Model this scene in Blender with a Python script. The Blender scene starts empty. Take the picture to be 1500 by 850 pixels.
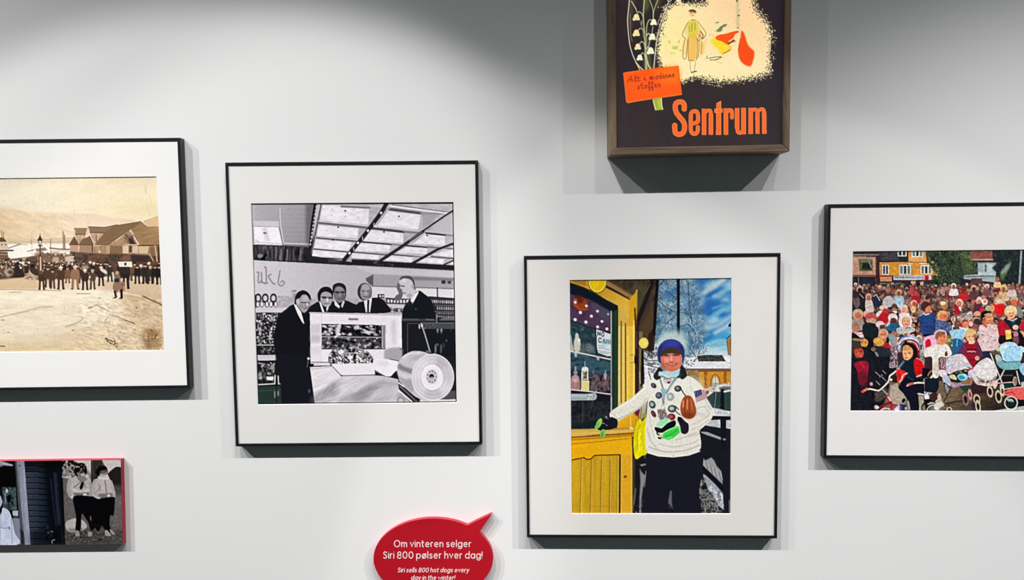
import bpy, math
import numpy as np
from mathutils import Vector, Matrix

# ------------------------------------------------------------------ camera
SC = bpy.context.scene
FOC = 1100.0; DIST = 1.486; EYE = 1.55            # focal length in units of the 1500-wide frame, metres from the wall, eye height
YAW, PITCH, ROLL = -0.02972341, -0.06797769, -0.01075164
def _axes():
    cy, sy = math.cos(YAW), math.sin(YAW); cp, sp = math.cos(PITCH), math.sin(PITCH); cr, sr = math.cos(ROLL), math.sin(ROLL)
    fw = Vector((sy*cp, cy*cp, sp)); rt = Vector((cy, -sy, 0)); up = rt.cross(fw)
    return cr*rt+sr*up, -sr*rt+cr*up, fw
RT, UP, FW = _axes()
cam_d = bpy.data.cameras.new('camera'); cam = bpy.data.objects.new('camera', cam_d); SC.collection.objects.link(cam)
cam_d.sensor_width = 36; cam_d.lens = 36*FOC/1500; cam_d.clip_start = .05
M_ = Matrix((RT, UP, -FW)).transposed().to_4x4(); M_.translation = Vector((0, -DIST, EYE)); cam.matrix_world = M_
SC.camera = cam
SC.view_settings.view_transform = 'Standard'; SC.view_settings.look = 'None'; SC.view_settings.gamma = 1; SC.view_settings.exposure = 0

# ------------------------------------------------------------------ light
W_ = bpy.data.worlds.new('world'); SC.world = W_; W_.use_nodes = True
W_.node_tree.nodes['Background'].inputs[0].default_value = (.62, .86, .84, 1); W_.node_tree.nodes['Background'].inputs[1].default_value = .058
def wallpos(x, y): return ((x-782)/740, EYE+(350-y)/740)      # survey of the wall: 740 units to the metre
TRACK_Y = -1200; TRACK_D = 1200/740                            # the ceiling track: height and distance from the wall
def aim_spot(x, aim_x, top, half, power, blend, col=(1, .984, .962)):
    lx, lz = wallpos(x, TRACK_Y); L = bpy.data.lights.new('track_or_added_spot', 'SPOT')
    L.energy = power; L.color = col; L.spot_size = math.radians(2*half); L.spot_blend = blend; L.shadow_soft_size = .011
    o = bpy.data.objects.new('track_or_added_spot', L); SC.collection.objects.link(o); o.location = (lx, -TRACK_D, lz)
    ax, tz = wallpos(aim_x, top); h = math.hypot(ax-lx, TRACK_D)
    el = math.atan2(lz-tz, h)+math.radians(half)                # the cone's upper edge meets the wall at `top`
    d = Vector(((ax-lx)/h*math.cos(el), TRACK_D/h*math.cos(el), -math.sin(el)))
    o.rotation_euler = d.to_track_quat('-Z', 'Y').to_euler()
aim_spot(-1500, 175, -200, 24.69, 353, 1.00)
aim_spot(-700, 1323, -113, 36.00, 198, 1.00)
aim_spot(225, 499, -12, 33.29, 119, 0.12)
aim_spot(1380, 737, -200, 36.00, 40, 0.63)
aim_spot(1840, 1378, -32, 28.01, 161, 0.45)
aim_spot(2660, -32, 350, 36.00, 411, 1.00)
aim_spot(300, 1650, 350, 20.39, 58, 0.12)  # extra spot, added to adjust the light pattern on the wall
aim_spot(1000, 305, 1, 14.00, 111, 0.45)  # invented spot, put in to complete the light on the wall

# ---------------------------------------------------------------- print painter
# Everything printed flat (the photographs, the lit poster) is drawn here as
# vector strokes on a fine grid of points; the grid becomes the coloured mesh
# of the print.  Units: picture units, 740 of them to a metre on the wall.
SS = 3                                            # samples per unit while drawing
class Painter:
    def __init__(s, x0, y0, x1, y1, base=(128, 128, 128), seed=1):
        s.x0, s.y0, s.x1, s.y1 = x0, y0, x1, y1
        s.w = int((x1-x0)*SS); s.h = int((y1-y0)*SS)
        s.a = np.empty((s.h, s.w, 3), np.float32); s.a[:] = base
        s.rng = np.random.default_rng(seed)
    def _box(s, xa, ya, xb, yb):
        i0 = max(0, int((ya-s.y0)*SS)); i1 = min(s.h, int((yb-s.y0)*SS)+2)
        j0 = max(0, int((xa-s.x0)*SS)); j1 = min(s.w, int((xb-s.x0)*SS)+2)
        if i1 <= i0 or j1 <= j0: return None
        X = s.x0+(np.arange(j0, j1)+.5)/SS; Y = (s.y0+(np.arange(i0, i1)+.5)/SS)[:, None]
        return i0, i1, j0, j1, X[None, :], Y
    def _put(s, b, m, col):
        i0, i1, j0, j1 = b[:4]; m = m[..., None].astype(np.float32)
        r = s.a[i0:i1, j0:j1]
        r += m*(np.asarray(col, np.float32)-r)
    def mask(s, pts, soft=0.):
        p = np.asarray(pts, float); q = soft*1.5+1
        b = s._box(p[:, 0].min()-q, p[:, 1].min()-q, p[:, 0].max()+q, p[:, 1].max()+q)
        if b is None: return None, None
        X, Y = b[4], b[5]; m = np.zeros((Y.shape[0], X.shape[1]), bool)
        n = len(p)
        for k in range(n):
            xa, ya = p[k]; xb, yb = p[(k+1) % n]
            if ya == yb: continue
            c = ((ya > Y) != (yb > Y)) & (X < (xb-xa)*(Y-ya)/(yb-ya)+xa)
            m ^= c
        m = m.astype(np.float32)
        if soft > 0: m = blur(m, soft*SS)
        return b, m
    def P(s, pts, col, a=1., soft=0.):
        b, m = s.mask(pts, soft)
        if b is not None: s._put(b, m*a, col)
    def S(s, pts, col, a=1., soft=0.):              # smooth closed shape
        s.P(smooth(pts, True), col, a, soft)
    def L(s, pts, w, col, a=1., soft=.5, sm=False):
        if sm: pts = smooth(pts, False)
        p = np.asarray(pts, float); q = w/2+soft+1
        b = s._box(p[:, 0].min()-q, p[:, 1].min()-q, p[:, 0].max()+q, p[:, 1].max()+q)
        if b is None: return
        X, Y = b[4], b[5]; D = np.full((Y.shape[0], X.shape[1]), 1e9)
        for k in range(len(p)-1):
            xa, ya = p[k]; dx, dy = p[k+1]-p[k]; l2 = dx*dx+dy*dy+1e-9
            t = np.clip(((X-xa)*dx+(Y-ya)*dy)/l2, 0, 1)
            D = np.minimum(D, (X-xa-t*dx)**2+(Y-ya-t*dy)**2)
        s._put(b, np.clip((w/2-np.sqrt(D))/max(soft, .1)+.5, 0, 1)*a, col)
    def E(s, cx, cy, rx, ry, col, rot=0, a=1., soft=.6, ring=0.):
        R_ = max(rx, ry)*(1+.01)+soft+ring+1
        b = s._box(cx-R_, cy-R_, cx+R_, cy+R_)
        if b is None: return
        c, d = math.cos(math.radians(rot)), math.sin(math.radians(rot))
        X, Y = b[4]-cx, b[5]-cy
        u = (X*c+Y*d)/rx; v = (-X*d+Y*c)/ry; r = np.sqrt(u*u+v*v)
        sc = min(rx, ry)
        if ring: m = np.clip((ring/2-np.abs(r-1)*sc)/soft+.5, 0, 1)
        else: m = np.clip((1-r)*sc/soft+.5, 0, 1)
        s._put(b, m*a, col)
    def G(s, pts, c0, c1, p0, p1, a=1., soft=0.):     # linear gradient inside a polygon
        b, m = s.mask(pts, soft)
        if b is None: return
        dx, dy = p1[0]-p0[0], p1[1]-p0[1]
        t = np.clip(((b[4]-p0[0])*dx+(b[5]-p0[1])*dy)/(dx*dx+dy*dy), 0, 1)[..., None]
        i0, i1, j0, j1 = b[:4]; r = s.a[i0:i1, j0:j1]; m = (m*a)[..., None]
        r += (m*(np.asarray(c0)*(1-t)+np.asarray(c1)*t-r)).astype(np.float32)
    def N(s, pts, cols, sx, sy, a=1., soft=0., sharp=1., ang=0., seed=0):   # mottled fill through a list of tones
        b, m = s.mask(pts, soft)
        if b is None: return
        n = noise2(b[4], b[5], sx, sy, ang, s.rng)
        n = np.clip((n-.5)*sharp+.5, 0, .9999)*(len(cols)-1)
        k = n.astype(int); f = (n-k)[..., None]; C_ = np.asarray(cols, np.float32)
        col = C_[k]*(1-f)+C_[k+1]*f
        i0, i1, j0, j1 = b[:4]; r = s.a[i0:i1, j0:j1]; m = (m*a)[..., None]
        r += (m*(col-r)).astype(np.float32)
    def M(s, pts, amp, sx, sy, soft=0., ang=0.):      # multiply by mottling
        b, m = s.mask(pts, soft)
        if b is None: return
        n = noise2(b[4], b[5], sx, sy, ang, s.rng)-.5
        i0, i1, j0, j1 = b[:4]
        s.a[i0:i1, j0:j1] *= (1+(m*n*2*amp))[..., None]
    def D(s, pts, n, cols, r0, r1, asp=1., a=1., soft=.5, rot=None):   # scattered dabs
        b, m = s.mask(pts)
        if b is None: return
        p = np.asarray(pts, float); lo, hi = p.min(0), p.max(0); k = 0; t = 0
        while k < n and t < n*12:
            t += 1
            x, y = lo+(hi-lo)*s.rng.random(2)
            i = int((y-s.y0)*SS)-b[0]; j = int((x-s.x0)*SS)-b[2]
            if not (0 <= i < m.shape[0] and 0 <= j < m.shape[1]) or m[i, j] < .5: continue
            r = r0+(r1-r0)*s.rng.random(); c = cols[s.rng.integers(len(cols))]
            s.E(x, y, r, r*asp, c, s.rng.random()*180 if rot is None else rot+s.rng.normal()*12, a, soft); k += 1
def blur(m, r):
    k = max(1, int(round(r)))
    for ax in (0, 1):
        for _ in range(2):
            n = m.shape[ax]
            pad = [(0, 0), (0, 0)]; pad[ax] = (k, k+1)
            c = np.cumsum(np.pad(m, pad, mode='edge'), axis=ax)
            m = (np.take(c, range(2*k, 2*k+n), ax)-np.take(c, range(0, n), ax))/(2*k)
    return m
def smooth(pts, closed):
    p = [np.asarray(q, float) for q in pts]; n = len(p); out = []
    rng_ = range(n) if closed else range(n-1)
    for i in rng_:
        if closed: a, b, c, d = p[i-1], p[i], p[(i+1) % n], p[(i+2) % n]
        else: a, b, c, d = p[max(i-1, 0)], p[i], p[i+1], p[min(i+2, n-1)]
        for t in (0, .2, .4, .6, .8):
            out.append(.5*(2*b+(c-a)*t+(2*a-5*b+4*c-d)*t*t+(3*b-a-3*c+d)*t**3))
    if not closed: out.append(p[-1])
    return out
def noise2(X, Y, sx, sy, ang, rng):
    c, d = math.cos(math.radians(ang)), math.sin(math.radians(ang))
    T = rng.random((64, 64)); o = rng.random(2)*64
    tot = 0; amp = 0
    for k, w in ((1, .6), (2.1, .3), (4.3, .15)):
        u = ((X*c+Y*d)/sx*k+o[0]) % 64; v = ((-X*d+Y*c)/sy*k+o[1]) % 64
        i = u.astype(int) % 64; j = v.astype(int) % 64; fu = u-np.floor(u); fv = v-np.floor(v)
        fu = fu*fu*(3-2*fu); fv = fv*fv*(3-2*fv); i1 = (i+1) % 64; j1 = (j+1) % 64
        tot = tot+w*((T[i, j]*(1-fu)+T[i1, j]*fu)*(1-fv)+(T[i, j1]*(1-fu)+T[i1, j1]*fu)*fv); amp += w
    tot = tot/amp
    return np.clip((tot-.5)*1.7+.5, 0, 1)
def g(v): return (v*1.0, v*.975, v*1.0+2)
def R4(x0, y0, x1, y1): return [(x0, y0), (x1, y0), (x1, y1), (x0, y1)]
# ------------------------------------------------------------------ geometry helpers
def unp(px, py, y):                                             # point of the plane `y` metres off the wall (negative = in front)
    v = RT*((px-750)/FOC)-UP*((py-425)/FOC)+FW
    t = (y+DIST)/v.y
    return Vector((v.x*t, y, EYE+v.z*t))
def link(name, me, parent=None, origin=None):
    o = bpy.data.objects.new(name, me); SC.collection.objects.link(o)
    if parent is not None: o.parent = parent
    return o
def thing(name, label, cat, loc, group=None):
    o = bpy.data.objects.new(name, None); SC.collection.objects.link(o); o.location = loc; o.empty_display_size = .05
    o['label'] = label; o['category'] = cat
    if group: o['group'] = group
    return o
def mesh(name, verts, faces, mat, parent=None, smooth_=False, bevel=0.):
    off = parent.location if parent is not None else Vector((0, 0, 0))
    me = bpy.data.meshes.new(name); me.from_pydata([tuple(Vector(v)-off) for v in verts], [], faces); me.update()
    me.materials.append(mat)
    if smooth_: me.polygons.foreach_set('use_smooth', [True]*len(me.polygons))
    o = link(name, me, parent)
    if bevel:
        b = o.modifiers.new('bevel', 'BEVEL'); b.width = bevel; b.segments = 2; b.limit_method = 'ANGLE'
    return o
def prism(name, ring, y0, y1, mat, parent, bevel=0.):           # a closed outline (x, z) pulled from depth y0 to y1 (y1 in front)
    n = len(ring); v = [(x, y0, z) for x, z in ring]+[(x, y1, z) for x, z in ring]
    a = sum(ring[i][0]*ring[(i+1) % n][1]-ring[(i+1) % n][0]*ring[i][1] for i in range(n))
    if a < 0: ring = ring[::-1]; v = [(x, y0, z) for x, z in ring]+[(x, y1, z) for x, z in ring]
    f = [tuple(range(n))[::-1], tuple(range(n, 2*n))]+[(i, (i+1) % n, n+(i+1) % n, n+i) for i in range(n)]
    f = [tuple(q) for q in f]
    o = mesh(name, v, f, mat, parent, bevel=bevel)
    return o
def fixn(o):
    import bmesh
    bm = bmesh.new(); bm.from_mesh(o.data); bmesh.ops.recalc_face_normals(bm, faces=bm.faces); bm.to_mesh(o.data); bm.free()
def inset(q, w):                                                # quad (x, z), clockwise or not, moved inwards by w
    c = sum((Vector(p) for p in q), Vector((0, 0)))/4; out = []
    L = []
    for i in range(4):
        a, b = Vector(q[i]), Vector(q[(i+1) % 4]); d = (b-a).normalized(); n = Vector((-d.y, d.x))
        if (c-a).dot(n) < 0: n = -n
        L.append((a+n*w, d))
    for i in range(4):
        p, d = L[i-1]; q2, e = L[i]; den = d.x*e.y-d.y*e.x; t = ((q2.x-p.x)*e.y-(q2.y-p.y)*e.x)/den
        out.append(tuple(p+d*t))
    return out
def xz(q, y): return [(unp(a, b, y).x, unp(a, b, y).z) for a, b in q]

# ------------------------------------------------------------------ materials
def mat(name, base, rough=.5, spec=.5, bump=None, nodes=None, metallic=0.):
    m = bpy.data.materials.new(name); m.use_nodes = True; t = m.node_tree; b = t.nodes['Principled BSDF']
    b.inputs['Base Color'].default_value = (*base, 1); b.inputs['Roughness'].default_value = rough
    b.inputs['Specular IOR Level'].default_value = spec; b.inputs['Metallic'].default_value = metallic
    tc = t.nodes.new('ShaderNodeTexCoord')
    if bump:
        sc, st = bump; n = t.nodes.new('ShaderNodeTexNoise'); n.inputs['Scale'].default_value = sc; n.inputs['Detail'].default_value = 5
        t.links.new(tc.outputs['Object'], n.inputs['Vector']); bp = t.nodes.new('ShaderNodeBump'); bp.inputs['Strength'].default_value = st; bp.inputs['Distance'].default_value = .001
        t.links.new(n.outputs['Fac'], bp.inputs['Height']); t.links.new(bp.outputs['Normal'], b.inputs['Normal'])
    if nodes: nodes(t, b, tc)
    return m
def tone(lo, hi, scale, stretch=(1, 1, 1), detail=4, dist=0.):
    def f(t, b, tc):
        mp = t.nodes.new('ShaderNodeMapping'); mp.inputs['Scale'].default_value = stretch
        n = t.nodes.new('ShaderNodeTexNoise'); n.inputs['Scale'].default_value = scale; n.inputs['Detail'].default_value = detail; n.inputs['Distortion'].default_value = dist
        r = t.nodes.new('ShaderNodeValToRGB'); r.color_ramp.elements[0].color = (*lo, 1); r.color_ramp.elements[1].color = (*hi, 1)
        r.color_ramp.elements[0].position = .3; r.color_ramp.elements[1].position = .7
        t.links.new(tc.outputs['Object'], mp.inputs[0]); t.links.new(mp.outputs[0], n.inputs['Vector']); t.links.new(n.outputs['Fac'], r.inputs[0]); t.links.new(r.outputs[0], b.inputs['Base Color'])
    return f
M_WALL = mat('wall_paint', (.8, .8, .8), .75, .25, (90, .12), tone((.80, .802, .815), (.83, .832, .842), 1.6))
M_FLOOR = mat('floor_concrete', (.05, .05, .05), .6, .3, (30, .2), tone((.028, .03, .031), (.04, .042, .043), 3))
M_BLACK = mat('black_lacquer', (.006, .006, .009), .38, .4, (60, .05), tone((.005, .005, .008), (.011, .011, .014), 20))
def mat_card(v): return mat('mat_board', v, .85, .15, (240, .12), tone(tuple(c*.985 for c in v), tuple(c*1.015 for c in v), 7))
M_MATS = [mat_card((.89, .885, .885)), mat_card((.81, .80, .79)), mat_card((.775, .755, .735)), mat_card((.85, .83, .83))]
M_BEVEL = mat('mat_core', (.9, .9, .9), .8, .1, None, tone((.9, .9, .89), (.94, .94, .93), 30))
M_BACK = mat('backing', (.2, .17, .13), .8, .2, (60, .3), tone((.18, .15, .11), (.25, .2, .15), 12))
def wood(stretch): return mat('stained_wood', (.1, .06, .035), .48, .4, (70, .12), tone((.09, .062, .042), (.30, .20, .125), 16, stretch, 8, 1.2))
M_WOODH = wood((.35, 1, 7)); M_WOODV = wood((7, 1, .35))
M_RED = mat('red_board', (.45, .008, .018), .45, .35, (150, .03), tone((.42, .004, .014), (.50, .007, .018), 8))
M_REDEDGE = mat('red_edge', (.42, .014, .035), .45, .4, (200, .1), tone((.38, .010, .028), (.48, .02, .045), 20))
M_INK = mat('white_ink', (.95, .8, .8), .5, .3, None, tone((.90, .70, .71), (.98, .80, .80), 300))
def print_mat(name, rough, emit=0.):
    m = bpy.data.materials.new(name); m.use_nodes = True; t = m.node_tree; b = t.nodes['Principled BSDF']
    a = t.nodes.new('ShaderNodeAttribute'); a.attribute_name = 'ink'
    n = t.nodes.new('ShaderNodeTexNoise'); n.inputs['Scale'].default_value = 900; n.inputs['Detail'].default_value = 2
    mr = t.nodes.new('ShaderNodeMapRange'); mr.inputs['To Min'].default_value = .93; mr.inputs['To Max'].default_value = 1.07
    mx = t.nodes.new('ShaderNodeVectorMath'); mx.operation = 'SCALE'
    tc = t.nodes.new('ShaderNodeTexCoord'); t.links.new(tc.outputs['Object'], n.inputs['Vector']); t.links.new(n.outputs['Fac'], mr.inputs['Value'])
    t.links.new(a.outputs['Color'], mx.inputs[0]); t.links.new(mr.outputs[0], mx.inputs['Scale'])
    if emit:
        t.links.new(mx.outputs[0], b.inputs['Emission Color']); b.inputs['Emission Strength'].default_value = emit; b.inputs['Base Color'].default_value = (.03, .028, .028, 1)
    else: t.links.new(mx.outputs[0], b.inputs['Base Color'])
    b.inputs['Roughness'].default_value = rough; b.inputs['Specular IOR Level'].default_value = .04
    return m
M_PRINT = print_mat('photographic_print', .6); M_LIT = print_mat('backlit_print', .45, 1.0)

def lin(c): c = np.clip(c/255., 0, 1); return np.where(c <= .04045, c/12.92, ((c+.055)/1.055)**2.4)
def print_sheet(name, painter, quad, y, m, parent, step=.75, label=None, gain=1., crisp=0., black=0.):
    (x0, y0), (x1, y1), (x2, y2), (x3, y3) = quad               # corners: top left, top right, bottom right, bottom left
    nu = int(max(abs(x1-x0), abs(x2-x3))/step); nv = int(max(abs(y3-y0), abs(y2-y1))/step)
    u, v = np.meshgrid(np.linspace(0, 1, nu+1), np.linspace(0, 1, nv+1))
    X = (x0*(1-u)+x1*u)*(1-v)+(x3*(1-u)+x2*u)*v; Y = (y0*(1-u)+y1*u)*(1-v)+(y3*(1-u)+y2*u)*v
    A = painter.a
    if crisp:                                                   # lens and scanner sharpening of the printed picture
        soft_ = np.stack([blur(A[..., k], 5) for k in range(3)], -1); A = np.clip(A+crisp*(A-soft_), 0, 255)
    fx = (X-painter.x0)*SS-.5; fy = (Y-painter.y0)*SS-.5; col = 0
    for dx in (-.7, .7):
        for dy in (-.7, .7):
            a = np.clip(fx+dx, 0, painter.w-1.001); b = np.clip(fy+dy, 0, painter.h-1.001); i = b.astype(int); j = a.astype(int); s = (a-j)[..., None]; t = (b-i)[..., None]
            col = col+((A[i, j]*(1-s)+A[i, j+1]*s)*(1-t)+(A[i+1, j]*(1-s)+A[i+1, j+1]*s)*t)/4
    r = np.array(RT); w = np.array(UP); f = np.array(FW)
    D = ((X-750)/FOC)[..., None]*r-((Y-425)/FOC)[..., None]*w+f
    T = (y+DIST)/D[..., 1]
    P_ = np.stack([D[..., 0]*T, np.full_like(T, y), EYE+D[..., 2]*T], -1)-np.array(parent.location)
    N = (nu+1)*(nv+1); idx = np.arange(N).reshape(nv+1, nu+1)
    q = np.stack([idx[:-1, :-1], idx[1:, :-1], idx[1:, 1:], idx[:-1, 1:]], -1).reshape(-1, 4)
    me = bpy.data.meshes.new(name); me.vertices.add(N); me.vertices.foreach_set('co', P_.reshape(-1).astype(np.float32))
    me.loops.add(len(q)*4); me.loops.foreach_set('vertex_index', q.reshape(-1).astype(np.int32))
    me.polygons.add(len(q)); me.polygons.foreach_set('loop_start', (np.arange(len(q))*4).astype(np.int32))
    me.update(calc_edges=True)
    at = me.color_attributes.new('ink', 'FLOAT_COLOR', 'POINT'); c4 = np.ones((N, 4), np.float32); C_ = lin(col)*gain; lum = C_.mean(-1, keepdims=True)+1e-5; c4[:, :3] = (C_*np.maximum(lum-black, lum*.12)/lum).reshape(-1, 3)
    at.data.foreach_set('color', c4.reshape(-1)); me.materials.append(m)
    o = link(name, me, parent)
    if label: o['label'] = label
    return o

def paint_harbour():
    X0 = -112
    p = Painter(X0, 250, 250, 524, (240, 226, 200), 5)
    Q = lambda x, y: (x/11.485, 300+y/11.485)
    Q2 = lambda x, y: (120+x/11.485, 300+y/11.485)
    Q3 = lambda x, y: (x/11.485, 365+y/11.485)
    Q4 = lambda x, y: (120+x/11.485, 365+y/11.485)
    Q5 = lambda x, y: (x/6, 430+y/6)
    p.G(R4(X0, 250, 250, 360), (243, 231, 208), (240, 223, 186), (40, 300), (230, 270)); p.P([(130, 250), (250, 250), (250, 330), (150, 300)], (242, 224, 184), .6, 12); p.G(R4(X0, 250, 250, 290), (236, 222, 196), (243, 231, 208), (0, 255), (0, 285), .5, 6)
    p.M(R4(X0, 250, 250, 360), .02, 30, 12); p.L([(213, 272), (214, 285)], 2, (214, 196, 156), .6, 2); p.L([(219, 286), (222, 296)], 1.6, (220, 200, 160), .6, 1.5); p.L([(215, 300), (219, 312)], 2, (226, 208, 168), .5, 2)
    # mountain, far shore, water
    p.P([(X0, 292), (-40, 299), (0, 304), (20, 307), (42, 311), (75, 312), (110, 313), (140, 314), (165, 320), (200, 323), (200, 362), (X0, 362)], (232, 208, 178), 1, 1.2)
    p.G([(X0, 296), (0, 306), (42, 313), (75, 316), (110, 350), (100, 362), (X0, 362)], (222, 196, 160), (236, 212, 182), (-20, 330), (90, 330), 1, 5); p.P([(80, 313), (165, 321), (190, 330), (110, 350)], (243, 220, 198), .7, 6); p.M([(X0, 300), (110, 316), (110, 360), (X0, 360)], .05, 16, 4, 2, 20)
    p.P([(X0, 350), (60, 351), (110, 350), (110, 356), (60, 360), (X0, 360)], (212, 190, 160), .8, 2); p.L([(14, 355), (50, 356), (100, 354)], 3, (196, 172, 142), .6, 2); p.L([(62, 351), (106, 349)], 1.6, (206, 180, 150), .8, 1)
    p.P([(X0, 358), (12, 358), (50, 357), (110, 358), (110, 380), (10, 392), (X0, 392)], (244, 238, 228), 1, 1.4)
    p.L([(12, 364), (20, 361), (30, 358)], 1.6, (120, 96, 76), .8, .8); p.L([(22, 357), (40, 359)], 1, (150, 126, 100), .6, .8)
    # left houses and pier
    p.P([(X0, 340), (-60, 336), (-30, 346), (-34, 372), (X0, 372)], (150, 120, 96)); p.P([(X0, 352), (-36, 352), (-36, 374), (X0, 374)], (200, 176, 150))
    p.P([(-30, 348), (5, 348), (10, 354.5), (-32, 354.5)], (96, 74, 58)); p.P([(-30, 354.5), (11, 355), (12, 366), (-30, 366)], (212, 190, 168)); p.E(3, 358.5, 1, 1.4, (110, 84, 68)); p.E(8.2, 358.5, 1, 1.4, (110, 84, 68)); p.L([(2.4, 338), (3, 348)], 1, (130, 106, 86)); p.L([(5.4, 340), (5, 350)], 1, (130, 106, 86)); p.L([(-60, 368.4), (19, 367)], 2.2, (84, 56, 44)); p.P([(-112, 369), (11, 369), (12, 376), (14, 382), (-112, 384)], (118, 88, 70)); p.L([(X0, 373), (11, 373)], 1, (176, 150, 126)); p.L([(X0, 378), (13, 378)], 1, (160, 132, 108))
    p.L([(14, 380), (26, 381), (36, 381.5)], 1.6, (70, 52, 42))
    # masts
    for x, y0, y1, w, c in ((92.5, 340, 365, 2.2, (150, 122, 98)), (94.5, 345, 366, 1.6, (128, 100, 80)), (90.6, 318, 352, .8, (224, 198, 176)), (108.6, 308, 336, .8, (226, 204, 178)), (118, 316, 332, .7, (230, 206, 186)), (128.6, 313, 333, .8, (214, 190, 170)), (74, 351, 376, 1.2, (120, 96, 78)), (46.4, 340, 375, .8, (196, 172, 146)), (45.5, 352, 358, 1.6, (176, 150, 124)), (105, 310, 334, .5, (232, 210, 186)), (-20, 318, 350, .8, (200, 176, 150)), (-50, 322, 350, .8, (200, 176, 150))): p.L([(x, y0), (x+.6, y1)], w, c, .85, .7)
    p.L([(73, 363.5), (86, 365), (103, 365.5)], 2, (136, 108, 84)); p.L([(40, 368.5), (50, 366)], 1.1, (110, 86, 70)); p.L([(62, 352), (72, 362)], .5, (200, 176, 150), .6)
    p.P([(74, 366), (104, 367), (102, 369.5), (76, 369.5)], (232, 214, 182))
    # warehouses
    p.P([(108, 334), (128, 334), (126, 343), (110.5, 343)], (150, 122, 96)); p.P([(110.5, 336), (108, 338), (107, 348), (110, 347)], (226, 196, 172)); p.P([(110, 343.5), (126, 343.5), (120, 357), (114, 356)], (190, 160, 124)); p.L([(110.6, 343.4), (125.6, 343.4)], 1.4, (108, 82, 62)); p.M([(110, 344), (126, 344), (120, 357)], .14, 2, 6)
    p.P([(108, 347), (109.6, 347), (115.6, 358.4), (101, 358.4)], (112, 82, 64)); p.P([(102, 358.4), (115, 358.4), (115, 369), (103, 369)], (196, 152, 130)); p.P([(115, 358), (121, 350), (132, 346), (136.4, 358), (134, 359.5), (116, 359)], (124, 94, 74)); p.P([(116, 359), (136, 359), (136, 370), (116, 370)], (166, 134, 110)); p.L([(101, 358.6), (136, 359)], .9, (88, 64, 50)); p.L([(135.4, 360), (135.6, 369)], 2, (70, 48, 40)); p.L([(131, 346), (136.5, 358)], 1.2, (80, 54, 42))
    p.P([(129.5, 332.5), (154, 333.5), (172, 330), (166, 341), (131.5, 341)], (142, 112, 88)); p.L([(129, 332.4), (154, 333.2), (172, 329.4)], 1.2, (108, 82, 62)); p.P([(128, 334), (129.4, 333), (132, 341), (128, 345), (125, 344)], (228, 198, 176)); p.P([(132, 342), (156, 342), (140, 357), (137, 358)], (198, 164, 140)); p.L([(132, 340.8), (162, 341.4)], 1.4, (96, 72, 58)); p.L([(141, 346), (141, 354)], 2, (130, 98, 82)); p.L([(132, 345), (137, 356)], 1.4, (232, 204, 184)); p.M([(132, 342), (156, 342), (140, 357)], .12, 2, 5)
    p.P([(152, 342), (166, 331.5), (190, 327), (206.5, 324.5), (212, 329), (216, 332), (234, 331.5), (234, 360), (205, 360), (192, 336), (182, 343), (158, 360), (138, 359)], (132, 102, 74)); p.P([(206.5, 325), (216, 332.5), (234, 332), (234, 360), (205, 359.5), (198, 345), (192, 337)], (154, 122, 86)); p.P([(212, 338), (232, 334), (233, 356), (214, 356)], (170, 134, 92), .6, 5); p.M([(138, 359), (206, 324), (234, 331), (234, 360)], .07, 12, 2, 1, -18); p.L([(166, 331.2), (206.6, 324.6)], .9, (100, 76, 56)); p.P([(225, 332), (234, 331), (234, 340), (226, 340)], (196, 142, 100), .7, 3)
    p.P([(211, 324), (226, 320), (234, 315), (234, 331), (216, 331.5), (210, 326)], (216, 188, 148)); p.P([(224, 321), (234, 316), (234, 331), (226, 331)], (232, 184, 138), .8, 1.5); p.L([(211, 324), (232, 317)], .8, (180, 152, 112))
    p.P([(189, 338), (198, 346), (204, 360), (157, 360), (176, 349)], (170, 136, 106)); p.M([(189, 338), (204, 360), (157, 360)], .1, 3, 10)
    p.N([(183, 343), (195, 346), (202, 358), (190, 358), (183, 350)], [(90, 66, 52), (190, 160, 134), (60, 44, 40), (150, 120, 96)], 2.6, 2.6, .9, .4, 1.3); p.L([(196, 347), (203, 359)], 1.8, (232, 206, 182)); p.L([(183, 358.4), (203, 359)], 1.3, (222, 196, 170)); p.P([(189, 350), (194, 349), (198, 358), (190, 358)], (46, 34, 36), .8, .8); p.L([(202, 359.8), (234, 359.8)], 1.7, (70, 48, 40))
    p.P([(136, 360), (236, 360.5), (236, 376), (136, 373)], (170, 138, 108)); p.M([(136, 360), (236, 360), (236, 376), (136, 373)], .14, 2.4, 14); p.P([(161, 360), (179, 360), (179, 374), (161, 374)], (138, 104, 78)); p.P([(155, 360), (161, 360), (160, 373), (156, 373)], (196, 164, 134), .8); p.P([(180, 360), (188, 360), (188, 371), (180, 371)], (222, 196, 170)); p.P([(189, 360), (193, 360), (193, 370), (189, 370)], (96, 66, 56)); p.P([(194, 361), (202, 361), (202, 371), (194, 371)], (216, 188, 166)); p.P([(203, 361), (218, 361), (216, 372), (204, 372)], (214, 188, 148)); p.P([(219, 362), (236, 361), (236, 392), (217, 384)], (140, 106, 80)); p.E(146, 369, 1.6, 1.4, (240, 220, 196)); p.L([(120, 369.5), (158, 372)], 1.4, (196, 160, 132))
    p.P([(103, 369), (120, 370), (160, 373.5), (180, 372), (236, 376), (236, 405), (100, 392)], (96, 68, 54)); p.N([(103, 369), (236, 376), (236, 400), (100, 392)], [(84, 60, 48), (120, 90, 70), (60, 50, 48), (104, 74, 58)], 7, 6, .8, 1); p.P([(160, 374), (172, 373), (173, 386), (162, 385)], (66, 56, 50), .7, 2.5); p.P([(180, 374), (192, 373), (192, 383), (180, 383)], (128, 92, 74), .8, .8)
    p.P([(192, 373), (218, 374), (216, 392), (193, 386)], (56, 42, 44), .8, 2)
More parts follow.
